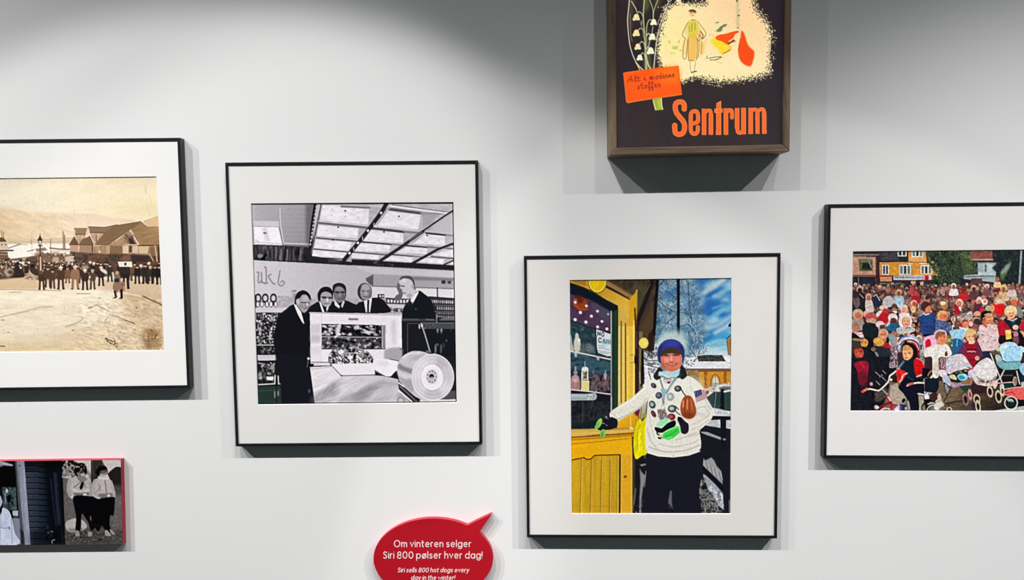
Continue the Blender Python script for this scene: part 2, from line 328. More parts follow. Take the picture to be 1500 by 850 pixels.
    for a, b, w, c in (((219, 372), (228, 389), 1.6, (200, 164, 122)), ((227, 360), (231, 388), 1.6, (214, 180, 136)), ((222, 364), (226, 388), 1, (120, 90, 62)), ((232, 362), (234, 392), 2.4, (70, 52, 48))): p.L([a, b], w, c)
    # square
    p.P([(X0, 405), (50, 402), (110, 404), (180, 406), (246, 412), (246, 524), (X0, 524)], (236, 221, 197))
    p.G([(X0, 406), (60, 404), (60, 424), (X0, 424)], (222, 194, 158), (212, 184, 150), (0, 405), (0, 424)); p.P([(X0, 424), (60, 424), (128, 425), (176, 427), (180, 440), (60, 446), (X0, 444)], (242, 230, 208), 1, 1.2); p.P([(62, 408), (160, 410), (164, 425), (62, 424)], (226, 204, 182), .9, 1.5); p.L([(X0, 424), (30, 424.5), (60, 425.5), (90, 425.6)], 1.2, (170, 140, 112), .8, .8); p.L([(14, 428.4), (32, 428)], 1.2, (176, 148, 120), .8, .8); p.L([(112, 430.4), (132, 430.2)], 1.2, (150, 122, 100), .8, .8)
    p.P([(168, 410), (244, 412), (246, 470), (236, 500), (180, 470), (176, 436)], (208, 178, 144), .85, 8); p.P([(150, 410), (240, 412), (240, 432), (180, 430), (150, 424)], (214, 186, 156), .8, 3); p.L([(170, 427), (196, 432), (206, 434)], 1.8, (244, 230, 210), .8, 1)
    p.P([(100, 486), (160, 470), (246, 474), (246, 524), (X0, 524), (X0, 500), (60, 498)], (222, 198, 166), .8, 9); p.P([(X0, 504), (246, 500), (246, 524), (X0, 524)], (214, 192, 146), .45, 7)
    p.M([(X0, 425), (246, 425), (246, 524), (X0, 524)], .035, 14, 3); p.M([(110, 440), (246, 430), (246, 524), (110, 524)], .1, 6, 2.4, 6, 14)
    for poly, n, sz in (([(140, 436), (244, 436), (244, 518), (150, 518)], 260, 1.6), ([(X0, 440), (140, 440), (140, 518), (X0, 518)], 110, 1.1), ([(150, 468), (180, 474), (190, 516), (160, 500)], 60, 2)):
        p.D(poly, n, [(150, 120, 92), (176, 146, 114), (246, 236, 216), (120, 94, 74), (196, 164, 128)], .4, sz, .4, .6, .5, 10)
    for L_ in ([(160, 460), (172, 464), (184, 469), (197, 474)], [(208, 433), (220, 439), (230, 443), (238, 448)], [(154, 495), (162, 502), (170, 508), (176, 514)], [(X0, 478), (0, 464), (20, 460), (40, 455), (60, 450), (78, 449)], [(130, 452), (142, 446), (150, 450), (160, 456)], [(96, 478), (110, 474), (122, 467)], [(152, 472), (158, 464)], [(196, 488), (208, 492), (214, 500)]):
        for k in range(3): p.L([(x+p.rng.normal()*.6, y+p.rng.normal()*.7+k*.5) for x, y in L_], .7, (120, 94, 72), .35, .9)
    p.L([(210, 434), (222, 440), (237, 447)], 1.5, (80, 60, 48), .85, .9); p.L([(183, 469), (197, 474)], 1.3, (96, 72, 56), .8, .8); p.L([(155, 496), (166, 501)], 1.6, (70, 52, 44), .8); p.D([(154, 494), (174, 498), (172, 510), (160, 506)], 12, [(60, 46, 40), (90, 70, 56)], .8, 1.8, .5)
    p.L([(0, 507), (7, 507.5)], 1.4, (80, 62, 50)); p.E(4, 469, 3, 1, (150, 122, 98), a=.7); p.E(132, 450.5, 3.4, 1, (120, 98, 84), a=.7, soft=1); p.E(146, 437, 2.6, .8, (150, 130, 106), a=.8); p.E(200, 451, 1.2, 1, (96, 74, 62)); p.E(107, 484, 2, 1, (140, 112, 88), a=.8); p.E(12, 487, 1.2, 1.2, (170, 146, 120))
    p.N([(207, 484), (228, 478), (238, 486), (240, 514), (222, 514), (208, 500)], [(176, 136, 92), (136, 98, 62), (160, 118, 74), (206, 172, 124)], 5, 4, .6, 5); p.E(222, 488, 10, 5, (140, 98, 56), 10, .5, 4); p.P([(212, 500), (220, 496), (224, 512), (214, 513)], (104, 68, 50), .5, 4); p.D([(208, 484), (236, 482), (236, 512), (212, 512)], 30, [(70, 46, 34), (110, 76, 46), (160, 120, 74)], .6, 1.8, .5, .8)
    # bystanders
    Dk = [(70, 50, 42), (58, 42, 38), (92, 66, 54), (48, 36, 36), (110, 80, 64)]
    p.P([(X0, 384), (14, 378), (20, 386), (34, 384), (50, 378), (60, 372), (104, 374), (118, 386), (160, 385), (240, 384), (240, 408), (180, 404), (118, 408), (64, 410), (40, 406), (0, 410), (X0, 410)], (96, 70, 58), 1, 1)
    p.N([(X0, 384), (14, 380), (60, 374), (118, 382), (118, 406), (40, 404), (X0, 408)], [(50, 36, 32), (120, 90, 72), (76, 54, 44), (226, 206, 186), (60, 44, 38)], 3.4, 3.4, .9, .8, 1.5)
    p.S([(20, 386), (26, 382), (36, 384), (40, 392), (34, 398), (22, 396)], (244, 236, 222), .9, 1)
    p.N([(38, 396), (54, 396), (58, 410), (46, 412), (34, 408)], [(150, 120, 94), (220, 196, 168), (110, 84, 66)], 4, 3, .9, 1)
    def man(x, y, h, c, legs=True, hat=None, w=1.):
        u = h/7.
        if legs:
            p.L([(x-u*.6*w, y+h*.5), (x-u*.75*w, y+h)], u*.75, c); p.L([(x+u*.6*w, y+h*.5), (x+u*.85*w, y+h)], u*.75, c)
            p.L([(x-u*.8*w, y+h), (x-u*1.2*w, y+h+.4)], 1.1, (44, 32, 30)); p.L([(x+u*.85*w, y+h), (x+u*1.3*w, y+h+.4)], 1.1, (44, 32, 30))
        p.S([(x-u*.9*w, y+u*.9), (x+u*.9*w, y+u*.9), (x+u*1.3*w, y+u*2.2), (x+u*1.1*w, y+u*3.9), (x-u*1.1*w, y+u*3.9), (x-u*1.3*w, y+u*2.2)], c)
        p.E(x, y+u*.35, u*.52, u*.65, (206, 172, 146)); p.E(x, y-u*.05, u*.62, u*.42, hat or (60, 44, 38)); p.L([(x-u*.75, y+.1), (x+u*.75, y+.1)], .7, hat or (60, 44, 38))
    for k in range(95):
        x = X0+4+p.rng.random()*(238-X0-8)
        if 40 < x < 56: continue
        y = (384 if x > 118 else 381)+p.rng.random()*8
        man(x, y, 21+4*p.rng.random(), Dk[p.rng.integers(5)], x > 118 and x < 236 and p.rng.random() < .3, [(60, 44, 38), (236, 220, 200), (80, 60, 50), (50, 38, 36)][p.rng.integers(4)], .9)
    # carriages, fishwives on the left
    p.S([(20, 388), (26, 384), (30, 388), (34, 398), (36, 405), (26, 407), (14, 406), (16, 398)], (52, 44, 44)); p.E(26, 386, 2.4, 2, (48, 36, 34)); p.S([(8, 396), (14, 392), (20, 396), (18, 404), (10, 406)], (196, 166, 144), .7, 1.5); p.E(15, 399, 3.4, 2.6, (90, 62, 52), soft=1.5); p.E(47, 390, 3, 2.6, (36, 28, 28)); p.S([(44, 394), (52, 392), (58, 400), (54, 404), (46, 400)], (70, 54, 44)); p.D([(0, 380), (60, 376), (110, 376), (114, 392), (2, 394)], 70, [(240, 226, 208), (60, 44, 38), (170, 140, 116), (40, 30, 30)], .6, 1.7)
    p.S([(-90, 392), (-70, 384), (-40, 388), (-30, 402), (-80, 406)], (80, 60, 50), .9, 1)
    p.P([(50, 372), (56, 370), (60, 368), (66, 372), (84, 370), (104, 378), (110, 384), (56, 386)], (130, 100, 80), .8, 1.4); p.D([(52, 370), (104, 370), (110, 385), (56, 387)], 60, [(70, 52, 44), (222, 200, 176), (150, 120, 96), (100, 76, 60)], .6, 1.9, .6); p.S([(40, 378), (50, 376), (54, 382), (46, 384)], (100, 76, 62)); p.L([(40, 382), (50, 384)], 1, (60, 44, 38)); p.P([(78, 377), (86, 377), (87, 384), (76, 384)], (206, 184, 158), .8, 1); p.S([(96, 377), (104, 376), (109, 382), (98, 384)], (230, 214, 196), .8, 1)
    for x, y, h, c, hat, w in ((61, 396.5, 27, (74, 52, 42), (222, 190, 164), 1), (77, 396, 26, (90, 64, 50), None, .8), (70, 392, 28, (84, 60, 48), (70, 50, 42), 1), (89, 392, 31, (82, 58, 46), (236, 222, 206), 1), (99, 392, 22, (122, 88, 66), None, .9), (110, 391, 32, (150, 112, 84), (226, 204, 182), 1.1), (124.5, 396, 28, (66, 46, 42), (242, 228, 214), 1), (135.5, 396, 27, (86, 70, 54), (190, 160, 130), .9), (148, 392, 26, (60, 44, 42), (236, 216, 196), 1), (161, 388, 24, (60, 52, 52), None, 1), (184, 387, 35, (48, 36, 36), (30, 24, 26), .9), (201, 390, 25, (44, 36, 38), (70, 52, 48), 1), (213, 388, 27, (50, 42, 44), None, 1), (220, 391, 24, (60, 48, 44), (206, 180, 150), 1), (227, 390, 25, (40, 34, 36), None, 1.1), (233, 390, 26, (36, 30, 36), None, 1)): man(x, y, h, c, True, hat, w)
    p.S([(150, 394), (156, 397), (157, 402), (152, 400), (147, 396)], (240, 224, 204), .95, .6); p.E(131.5, 406, 1.2, 2, (236, 216, 190)); p.S([(120, 391), (128, 389), (131, 393), (122, 396)], (230, 208, 190), .6, 1.2)
    p.P([(172.5, 383.5), (193, 383.2), (194, 391.4), (174.5, 391)], (242, 228, 212)); p.E(183.7, 387, 1.8, 2.2, (40, 32, 32)); p.P([(178, 391), (190, 391), (191, 402), (178, 402)], (52, 46, 40)); p.L([(165, 400), (168, 411)], 3, (238, 224, 204), .8, 1)
    for q, c, l in (((171.5, 399), (120, 110, 88), 1), ((178.5, 409), (170, 130, 116), 0)):
        x, y = q; s = 1 if l else .72
        p.E(x, y+1, 2.6*s, 3*s, (190, 160, 130) if l else (226, 190, 170)); p.S([(x-4*s, y+4), (x+4*s, y+4), (x+5*s, y+13*s), (x+6*s, y+24*s), (x-6*s, y+25*s), (x-4*s, y+12*s)], c); p.P([(x-4*s, y+10*s), (x+3*s, y+9*s), (x+3*s, y+15*s), (x-4*s, y+14*s)], (30, 26, 32), .8, .6)
    p.S([(166, 416), (172, 414), (180, 418), (178, 428), (168, 428)], (150, 112, 96)); p.L([(168, 427), (170, 435)], 3, (36, 28, 30)); p.L([(178, 425), (178, 436)], 3.4, (34, 26, 30)); p.L([(170, 436), (166.5, 436.6)], 1.6, (34, 26, 30)); p.L([(179, 437), (175, 437.4)], 1.6, (34, 26, 30)); p.P([(172.6, 428), (175, 426), (175.6, 437), (172.6, 437)], (242, 228, 210), .9, .6)
    # gas lamp
    p.L([(58.8, 360), (59, 378)], 2, (84, 62, 50)); p.P([(56.5, 376), (62.5, 376), (62.5, 402), (57, 402)], (104, 76, 58)); p.L([(59.3, 377), (59.6, 396)], 1.8, (226, 196, 176)); p.P([(58.6, 343.5), (60.8, 349), (62.6, 352.4), (54, 352.4), (56.4, 349)], (74, 54, 50)); p.P([(55.4, 352.4), (61.8, 352.4), (60.2, 359), (57, 359)], (96, 74, 64)); p.P([(57, 353), (60.4, 353), (59.6, 358.4), (57.8, 358.4)], (228, 208, 192)); p.L([(58.9, 342), (58.7, 346)], .9, (74, 54, 50)); p.L([(56, 360), (62, 360)], 1.4, (74, 54, 46)); p.P([(52, 365), (66, 363), (70, 367), (54, 369)], (116, 88, 70), .8, .8)
    p.M(R4(X0, 250, 250, 524), .03, 1.3, 1.3)
    return p

def paint_girls():
    p = Painter(-68, 668, 190, 804, (24, 28, 42), 6)
    K = lambda x, y: (x/6.07, 665+y/6.07)
    K2 = lambda x, y: (90+x/6.07, 665+y/6.07)
    b = lambda v: (v*.93, v*.96, v*1.08)
    # shop girl and clapboards, left half
    p.P(R4(-68, 668, 24, 804), b(24)); p.P([K(-60, 60), K(40, 75), K(120, 100), K(110, 112), K(0, 100), K(-60, 110)], b(176), 1, .8); p.P([(-68, 672), (4, 675), (4, 684), (-68, 682)], b(150), .9, 1)
    p.P([K(20, 300), K(140, 300), K(150, 500), K(30, 500)], (60, 78, 84)); p.N([K(20, 300), K(140, 300), K(150, 500), K(30, 500)], [(30, 40, 46), (84, 108, 112), (50, 64, 70), (24, 30, 36)], 5, 7, .8, .8); p.E(*K(60, 330), 1.6, 3, b(200)); p.L([K(45, 350), K(50, 440)], 2, b(150), .8, 1); p.E(*K(80, 400), 3, 6, (16, 18, 24), a=.8, soft=1); p.L([K(95, 330), K(100, 480)], 1, (30, 44, 50))
    p.P([K(112, 505), K(160, 505), K(160, 560), K(115, 550)], b(190)); p.P([K(120, 550), K(158, 550), K(150, 575), K(125, 575)], b(70)); p.P([K(110, 575), K(180, 575), K(190, 810), K(110, 810)], b(150), .9, .6)
    p.N([(-68, 690), (-6, 690), (-4, 745), (-68, 745)], [(30, 32, 40), (70, 78, 86), (44, 50, 60), (110, 116, 122)], 10, 9, .7, 1)
    # left post
    p.P([K(132, 55), K(215, 55), K(275, 810), K(215, 810), K(190, 640), K(165, 400)], b(150)); p.P([K(132, 55), K(150, 55), K(175, 400), K(200, 640), K(215, 810), K(190, 810), K(160, 420)], b(84)); p.L([K(165, 60), K(178, 400), K(222, 810)], 1, b(100)); p.P([K(190, 60), K(215, 60), K(272, 808), K(245, 808)], b(168), .7, .8); p.E(*K(175, 105), 1.6, 1, b(80)); p.M([K(132, 55), K(215, 55), K(275, 810), K(200, 810)], .06, 2, 8)
    p.P([K(180, 660), K(212, 700), K(220, 810), K(190, 810)], b(40), .8, 1)
    # clapboards
    p.P([K(215, 55), K(560, 55), K(570, 810), K(273, 810)], (36, 43, 57))
    for k in range(16):
        y = 62+k*49.5; x0 = 218+(y-60)*.078
        p.G([K(x0, y+4), K(420, y+6), K(430, y+49), K(x0+4, y+47)], (58, 66, 84) if k > 1 else (36, 40, 52), (30, 40, 58), K(x0, y), K(420, y)); p.L([K(x0, y), K(430, y+3)], 1.5, (20, 24, 36)); p.L([K(x0, y+6), K(340, y+8)], .7, (90, 98, 116), .6)
    p.P([K(390, 55), K(560, 55), K(570, 810), K(440, 810)], (24, 29, 41), .92, 3); p.L([K(490, 180), K(505, 400), K(525, 620)], 4, (54, 66, 86), .6, 4); p.L([K(450, 220), K(480, 500), K(500, 640)], 2, (34, 46, 70), .8, 2); p.P([K(215, 55), K(560, 55), K(560, 120), K(222, 110)], (20, 24, 36), .6, 4); p.P([K(270, 700), K(440, 660), K(450, 810), K(275, 810)], (26, 32, 46), .7, 4)
    p.L([K(460, 690), K(464, 694)], 1.6, b(140)); p.L([K(425, 700), K(432, 706)], 2, b(80)); p.L([K(485, 765), K(462, 775), K(465, 795)], 1.4, b(150), .9, .8, True); p.D([K(400, 640), K(500, 660), K(520, 790), K(380, 790)], 8, [(40, 60, 80), (16, 20, 30)], 1, 3, .8, .6, 1.5)
    # shop girl
    p.S([K(-260, 520), K(-60, 470), K(0, 500), K(30, 480), K(75, 505), K(100, 560), K(130, 700), K(150, 810), K(-300, 810)], b(212)); p.L([K(0, 650), K(40, 664), K(80, 655)], 1.2, b(150), .9, .8, True); p.L([K(100, 580), K(108, 800)], 1.2, b(150), .8, 1); p.P([K(-20, 500), K(0, 545), K(16, 520), K(20, 480)], (22, 22, 32)); p.E(*K(82, 660), 1, 2, b(110)); p.M([K(-260, 520), K(75, 505), K(150, 810), K(-300, 810)], .05, 5, 8); p.L([K(10, 520), K(4, 640), K(0, 800)], .9, b(160), .7); p.E(*K(-45, 410), 11, 15, b(186)); p.S([K(-120, 430), K(-125, 340), K(-50, 290), K(15, 330), K(20, 420), K(0, 370), K(-60, 345), K(-105, 380)], b(36))
    # divider
    p.P([K(540, 55), K(575, 55), K(580, 810), K(572, 810)], (16, 16, 24)); p.P([K2(-15, 55), K2(12, 55), K2(38, 810), K2(20, 810)], (17, 16, 24))
    # two girls, right half
    c = lambda v: (v*1.02, v*.97, v*.97)
    p.P([K2(8, 58), K2(540, 50), K2(565, 812), K2(36, 812)], c(92)); p.N([K2(8, 58), K2(130, 55), K2(130, 210), K2(10, 215)], [c(20), c(60), c(190), c(34), c(206)], 3, 4, .95, .6, 1.5); p.L([K2(10, 205), K2(90, 220)], 2.4, c(190), .8, 1); p.P([K2(100, 56), K2(262, 56), K2(262, 180), K2(230, 150), K2(170, 90)], c(196)); p.P([K2(360, 56), K2(530, 56), K2(530, 130), K2(490, 120), K2(420, 180), K2(400, 130)], c(196)); p.P([K2(200, 150), K2(262, 150), K2(262, 240), K2(220, 240)], c(150), .8, 1.5)
    p.L([K2(60, 56), K2(110, 90), K2(180, 100)], 3, c(24), .9, 1); p.P([K2(262, 56), K2(362, 56), K2(365, 300), K2(265, 280)], c(52)); p.L([K2(275, 60), K2(285, 200)], 1.2, c(76), .7)
    p.S([K2(410, 190), K2(450, 140), K2(495, 115), K2(540, 140), K2(545, 290), K2(430, 270)], c(42)); p.P([K2(400, 270), K2(545, 280), K2(550, 350), K2(400, 330)], c(70), .8, 1.5)
    p.N([K2(14, 230), K2(110, 230), K2(120, 812), K2(40, 812)], [c(76), c(104), c(90), c(120)], 6, 3, .8, 1); p.N([K2(440, 340), K2(550, 340), K2(565, 812), K2(460, 812)], [c(80), c(112), c(94), c(126)], 6, 3, .8, 1); p.N([K2(34, 680), K2(565, 680), K2(565, 812), K2(38, 812)], [c(44), c(80), c(60), c(110)], 6, 3, .85, 4); p.D([K2(40, 400), K2(110, 400), K2(110, 800), K2(45, 800)], 24, [c(130), c(60)], .5, 1.4, .5, .7); p.D([K2(460, 400), K2(550, 400), K2(560, 800), K2(470, 800)], 24, [c(130), c(64)], .5, 1.4, .5, .7); p.D([K2(60, 690), K2(540, 690), K2(550, 805), K2(60, 805)], 60, [c(120), c(36), c(90)], .6, 2, .5, .7); p.P([K2(440, 330), K2(550, 330), K2(550, 360), K2(450, 360)], c(60), .7, 2)
    p.S([K2(35, 620), K2(90, 580), K2(150, 575), K2(200, 600), K2(225, 650), K2(160, 690), K2(60, 690)], c(178)); p.P([K2(60, 670), K2(200, 660), K2(180, 690), K2(70, 692)], c(110), .8, 1.5)
    p.S([K2(60, 240), K2(150, 195), K2(230, 200), K2(265, 250), K2(275, 350), K2(250, 385), K2(120, 380), K2(100, 370), K2(110, 395), K2(70, 385), K2(52, 330)], c(176)); p.L([K2(70, 240), K2(60, 330), K2(90, 375)], 5, c(160), .9, 1, True); p.L([K2(255, 250), K2(265, 340), K2(275, 385)], 4, c(150), .9, 1, True)
    p.L([K2(110, 320), K2(170, 345), K2(240, 320)], 4, c(196), .95, 1, True); p.L([K2(110, 300), K2(160, 260), K2(170, 240)], 1.4, c(90), .8, 1, True); p.S([K2(165, 200), K2(200, 205), K2(195, 290), K2(175, 320), K2(160, 300), K2(175, 250)], c(40)); p.L([K2(200, 260), K2(215, 300)], 1.2, c(100), .8); p.L([K2(110, 350), K2(180, 365), K2(240, 350)], 1.2, c(90), .8); p.E(*K2(98, 385), 2.6, 2.6, c(200)); p.P([K2(110, 350), K2(250, 345), K2(255, 375), K2(115, 375)], c(80), .6, 1); p.E(*K2(210, 365), 2.6, 2.2, c(206))
    p.S([K2(112, 375), K2(260, 378), K2(290, 400), K2(300, 640), K2(260, 680), K2(240, 620), K2(205, 560), K2(180, 540), K2(170, 680), K2(125, 690), K2(130, 560), K2(112, 470)], (27, 25, 36)); p.P([K2(130, 680), K2(160, 690), K2(166, 735), K2(130, 738), K2(122, 710)], c(150), .95, .6); p.P([K2(236, 690), K2(275, 700), K2(272, 735), K2(236, 738)], c(156), .95, .6); p.E(*K2(186, 190), 8.5, 10, c(120)); p.S([K2(110, 150), K2(150, 85), K2(210, 90), K2(228, 150), K2(215, 190), K2(195, 150), K2(150, 165), K2(140, 205)], c(32)); p.E(*K2(180, 165), 3.4, 2.6, c(60)); p.E(*K2(190, 185), 3, 2.4, c(176)); p.E(*K2(226, 200), 2.6, 3, c(190)); p.D([K2(130, 100), K2(215, 95), K2(215, 170), K2(140, 190)], 18, [c(90), c(20), c(150)], .6, 1.5)
    p.S([K2(280, 250), K2(330, 215), K2(410, 210), K2(450, 260), K2(475, 360), K2(470, 385), K2(340, 385), K2(335, 410), K2(318, 400), K2(275, 370), K2(272, 320)], c(182)); p.L([K2(300, 240), K2(285, 340), K2(335, 385)], 5, c(168), .9, 1, True); p.L([K2(440, 250), K2(465, 340), K2(465, 380)], 4.4, c(170), .9, 1, True); p.L([K2(300, 350), K2(350, 290)], 1.2, c(110), .7, 1); p.L([K2(385, 220), K2(400, 340)], 1.6, c(90), .7, 1); p.L([K2(330, 260), K2(345, 330)], 1.4, c(120), .7, 1); p.S([K2(330, 200), K2(410, 195), K2(420, 230), K2(340, 225)], c(206)); p.P([K2(330, 358), K2(455, 352), K2(460, 385), K2(335, 390)], c(84), .7, 1); p.E(*K2(420, 372), 2.4, 2, c(200)); p.E(*K2(334, 400), 2.2, 2.6, c(200))
    p.S([K2(275, 390), K2(330, 400), K2(460, 382), K2(475, 420), K2(465, 545), K2(435, 550), K2(430, 640), K2(455, 690), K2(420, 700), K2(395, 690), K2(360, 640), K2(330, 690), K2(290, 640), K2(270, 520)], (27, 25, 36)); p.P([K2(240, 400), K2(360, 400), K2(370, 640), K2(280, 660), K2(250, 600)], (27, 25, 36)); p.S([K2(385, 690), K2(405, 680), K2(440, 725), K2(415, 732), K2(392, 722)], c(156)); p.S([K2(432, 670), K2(450, 680), K2(475, 712), K2(460, 720), K2(438, 700)], c(150)); p.L([K2(258, 560), K2(262, 590)], 1.6, c(120), .8); p.L([K2(250, 620), K2(380, 660)], 2, c(40), .6, 2)
    p.S([K2(305, 180), K2(310, 130), K2(350, 105), K2(395, 112), K2(412, 150), K2(405, 185), K2(345, 200)], c(32)); p.S([K2(345, 160), K2(400, 150), K2(412, 175), K2(400, 200), K2(360, 205)], c(128)); p.L([K2(350, 165), K2(400, 160)], 1.4, c(40)); p.L([K2(345, 190), K2(375, 198), K2(410, 190)], 2, c(206), .9, .8, True); p.D([K2(310, 110), K2(400, 110), K2(405, 160), K2(320, 180)], 14, [c(70), c(18)], .6, 1.4)
    p.M(R4(-68, 668, 190, 804), .06, 1.3, 1.3)
    return p

def paint_grocery():
    p = Painter(362, 290, 674, 598, g(30), 2)
    def q(x, y): return (515+x/9.677, 290+y/9.677)
    def r(x, y): return (515+x/9.677, 365+y/9.677)
    # ceiling, left
    p.G([(366, 297), (464, 297), (455, 362), (371, 360)], g(182), g(150), (370, 300), (450, 350))
    for k in range(9): p.L([(410, 304+k*6.5), (455, 304.5+k*6.5)], .7, g(196), .35)
    p.L([(372, 299), (372, 323)], 3, g(200), .4, 1.5)
    p.P([(371, 323.5), (408, 324), (408.5, 333), (372, 331.5)], g(208))
    p.L([(371, 331.5), (408, 333)], 1, g(140))
    p.P([(372, 332), (408, 333), (413.5, 359), (373, 357.5)], g(246))
    p.P([(384, 333), (391, 333), (396, 354), (389, 354)], g(190), .5, 1.5)
    p.L([(375, 352), (378, 354)], 3, g(190), .6); p.E(388, 341.5, 2.6, 1.3, g(70), a=.8)
    p.L([(373, 355), (413, 357)], .8, g(170))
    p.L([(409, 334), (415, 358)], 2, g(120), .7)
    p.L([(410, 305), (411, 330), (415.5, 356.5), (453, 358)], 1.2, g(222))
    p.P([(448, 300), (460, 298), (456, 360), (448, 357)], g(70), .55, 2)
    p.P([(412, 359), (455, 359.5), (455, 362.5), (412, 361)], g(110))
    # dark soffit
    p.P([(371, 358.5), (412, 360), (455, 362.5), (460, 377), q(0, 878), r(1460, 235), r(1460, 303), (515, 389), (445, 385), (384, 382), (371, 381)], g(38))
    p.N([(373, 360), (450, 363), (450, 383), (386, 381), (374, 378)], [g(20), g(45), g(70), g(130)], 3, 14, .85, .5)
    for x, v in ((412, 150), (421, 190), (405, 130), (399, 120), (430, 110)): p.L([(x, 366), (x-1, 381)], 2, g(v), .55, 1.5)
    p.P(R4(481, 379, 499, 385), (62, 80, 74), .7, 1)
    p.N([r(300, 170), r(600, 190), r(600, 240), r(300, 225)], [g(30), g(50), g(120)], 3, 4, .9)
    p.E(378, 384, 4, 3.5, g(12), 20); p.E(385, 379.5, 3, 5, g(14), 30); p.E(389, 374, 2.2, 3, g(20), 40); p.E(381, 375, 4, 3, g(190), a=.6)
    # coffered luminous ceiling
    p.P([(463, 297), (668, 296), (668, 390), (515, 384), (457, 375)], g(188))
    p.M([(463, 297), (668, 296), (668, 390), (515, 384), (457, 375)], .08, 10, 5)
    p.L([(462, 297), (457, 330), (454.5, 362)], 4.5, g(30)); 
    for k in range(11): p.E(463.5-k*.9, 303+k*5.5, 1.1, 2, g(215), 20, .9)
    p.L([(471, 297), (466, 322), (460, 352), (456, 371)], 2.2, g(90)); p.L([(468, 297), (463, 322), (457, 350)], .9, g(215))
    W = [[(473, 301), (541, 303), (540, 329.5), (469, 323)], [(467, 330), (526, 334.5), (524, 349.5), (464, 346)],
         [(463, 351), (516, 355), (511, 368), (460, 363.5)], [(459, 366.5), (509.5, 370), (504.5, 378), (457.5, 375.5)],
         [(568.7, 309.6), (617, 315), (613, 336.5), (553, 331)], [(543, 337.5), (591.5, 341.7), (591, 356), (533.6, 352.5)],
         [(527, 356.6), (573, 359), (570, 369.6), (520, 368)], [(516, 371), (555, 374), (555, 380.5), (515, 378)],
         [(622.5, 343.7), (652.4, 346.3), (652, 359), (605, 357.7)], [(595.6, 362.3), (626.6, 364.4), (625, 372.5), (580, 370.7)],
         [(574, 375.3), (605, 377.4), (604, 384.3), (563.5, 381.5)], [(636, 372), (664, 366), (664, 377), (634, 374)],
         [(623.5, 378.4), (651.4, 380), (649, 387), (611, 383.6)], [(657, 386.5), (665, 383.5), (665, 387.5)]]
    for w in W: p.P(w, g(236), 1, .4)
    for w in W: p.M(w, .05, 6, 3)
    p.P([(620, 313), (646, 314), (619, 338)], g(168), .8, 1); p.P([(655, 317), (666, 312), (666, 345), (626, 341)], g(198), 1, .5)
    for a, b, w, v in (((466, 326.5), (540, 334), 3.2, 105), ((464, 348.5), (526, 354.2), 2.6, 95), ((460, 365), (516, 370), 1.8, 70), ((458, 377), (505, 380), 1.5, 40),
                       ((546, 334.5), (592, 340), 3.6, 70), ((592, 339.5), (614, 341.5), 3, 130), ((531, 354.6), (574, 358.4), 2.2, 55), ((574, 358), (594, 360), 2, 130), ((516, 369.5), (566, 373.5), 1.8, 80),
                       ((570, 306.5), (617, 312.5), 4, 85), ((617, 312.5), (648, 313), 3, 150), ((624, 341.5), (653, 344.5), 2.6, 50), ((653, 344), (665, 345.5), 2, 130), ((594, 359.8), (626, 362.4), 2, 40), ((626, 362), (665, 364.5), 2, 110),
                       ((574, 373), (605, 375.6), 1.6, 60), ((605, 375.6), (622, 377), 1.5, 110), ((632, 376), (665, 379), 1.6, 70), ((500, 302.5), (541, 304.5), 3, 120)):
        p.L([a, b], w, g(v))
    for a, b in (((466, 324), (537, 330.5)), ((464, 346.8), (524, 351.6)), ((550, 331.5), (613, 338)), ((533, 352.5), (592, 357)), ((610, 356.5), (664, 360.5))): p.L([a, b], .9, g(232), .9)
    p.L([(541, 302), (568, 303)], 1.6, g(210)); p.L([(572, 301.8), (655, 312.5)], 2.2, g(240)); p.L([(574, 300), (653, 310.5)], .8, g(60))
    p.L([(567, 297), (558, 312), (542, 334), (528, 352), (504, 381)], 6, g(36)); p.L([(571, 304), (553, 328)], 1.4, g(180)); p.L([(566, 306), (560, 315)], 1.2, g(120))
    p.L([(548, 327), (547.5, 331), (551, 333)], 1, g(240)); p.L([(531, 347), (531, 351.5)], 1, g(240)); p.L([(518, 363), (518, 367)], 1, g(230))
    for x, y in ((558.3, 312), (539, 338), (524.3, 356), (512, 371), (608.3, 347.2), (596, 356), (575, 370), (628, 375), (659, 359)): p.E(x, y, 2, 1.6, g(255), 120)
    p.L([(666, 307), (652, 316), (618, 339.6)], 2.4, g(28)); p.L([(620, 339), (594.6, 357), (574, 371), (557, 382)], 4.6, g(44)); p.L([(620, 342), (600, 355.5)], 1, g(190), .8); p.L([(618, 340), (600, 352)], .9, g(160), .8)
    p.L([(666, 356.5), (640, 366), (626, 374), (604, 386)], 3.8, g(40)); p.L([(662, 359.5), (640, 368)], .8, g(150))
    p.L([(666, 381), (650, 388)], 2.2, g(40))
    for x, y in ((505.7, 309), (495.4, 333), (487.5, 351.5), (584.3, 317), (562.5, 339.8), (625.6, 345)): p.E(x, y, 1.4, 1.2, g(25))
    for x, y in ((486, 307), (486, 315.5), (505.7, 317), (525, 311), (525, 318), (479, 338)): p.E(x, y, 1, .8, g(150), a=.6)
    p.P([r(0, 148), r(860, 195), r(1465, 232), r(1465, 300), r(860, 268), r(0, 225)], g(34)); p.L([r(0, 146), r(400, 160)], 1, g(60))
    p.N([r(310, 178), r(600, 195), r(600, 235), r(310, 225)], [g(30), g(45), g(110)], 3.5, 4, .8)
    # back wall
    p.G([(371, 381), (384, 382), (445, 385), (515, 389), (667, 397), (668, 470), (371, 470)], g(212), g(182), (375, 400), (560, 400))
    p.P([(515, 389), (667, 397), (667, 407), (545, 401)], g(205), .8, 1)
    p.P([(546, 402), (665, 407), (666, 423), (545, 419)], g(166)); p.P([(606, 405.5), (666, 408.5), (666, 412), (606, 411)], g(118), .8, 1)
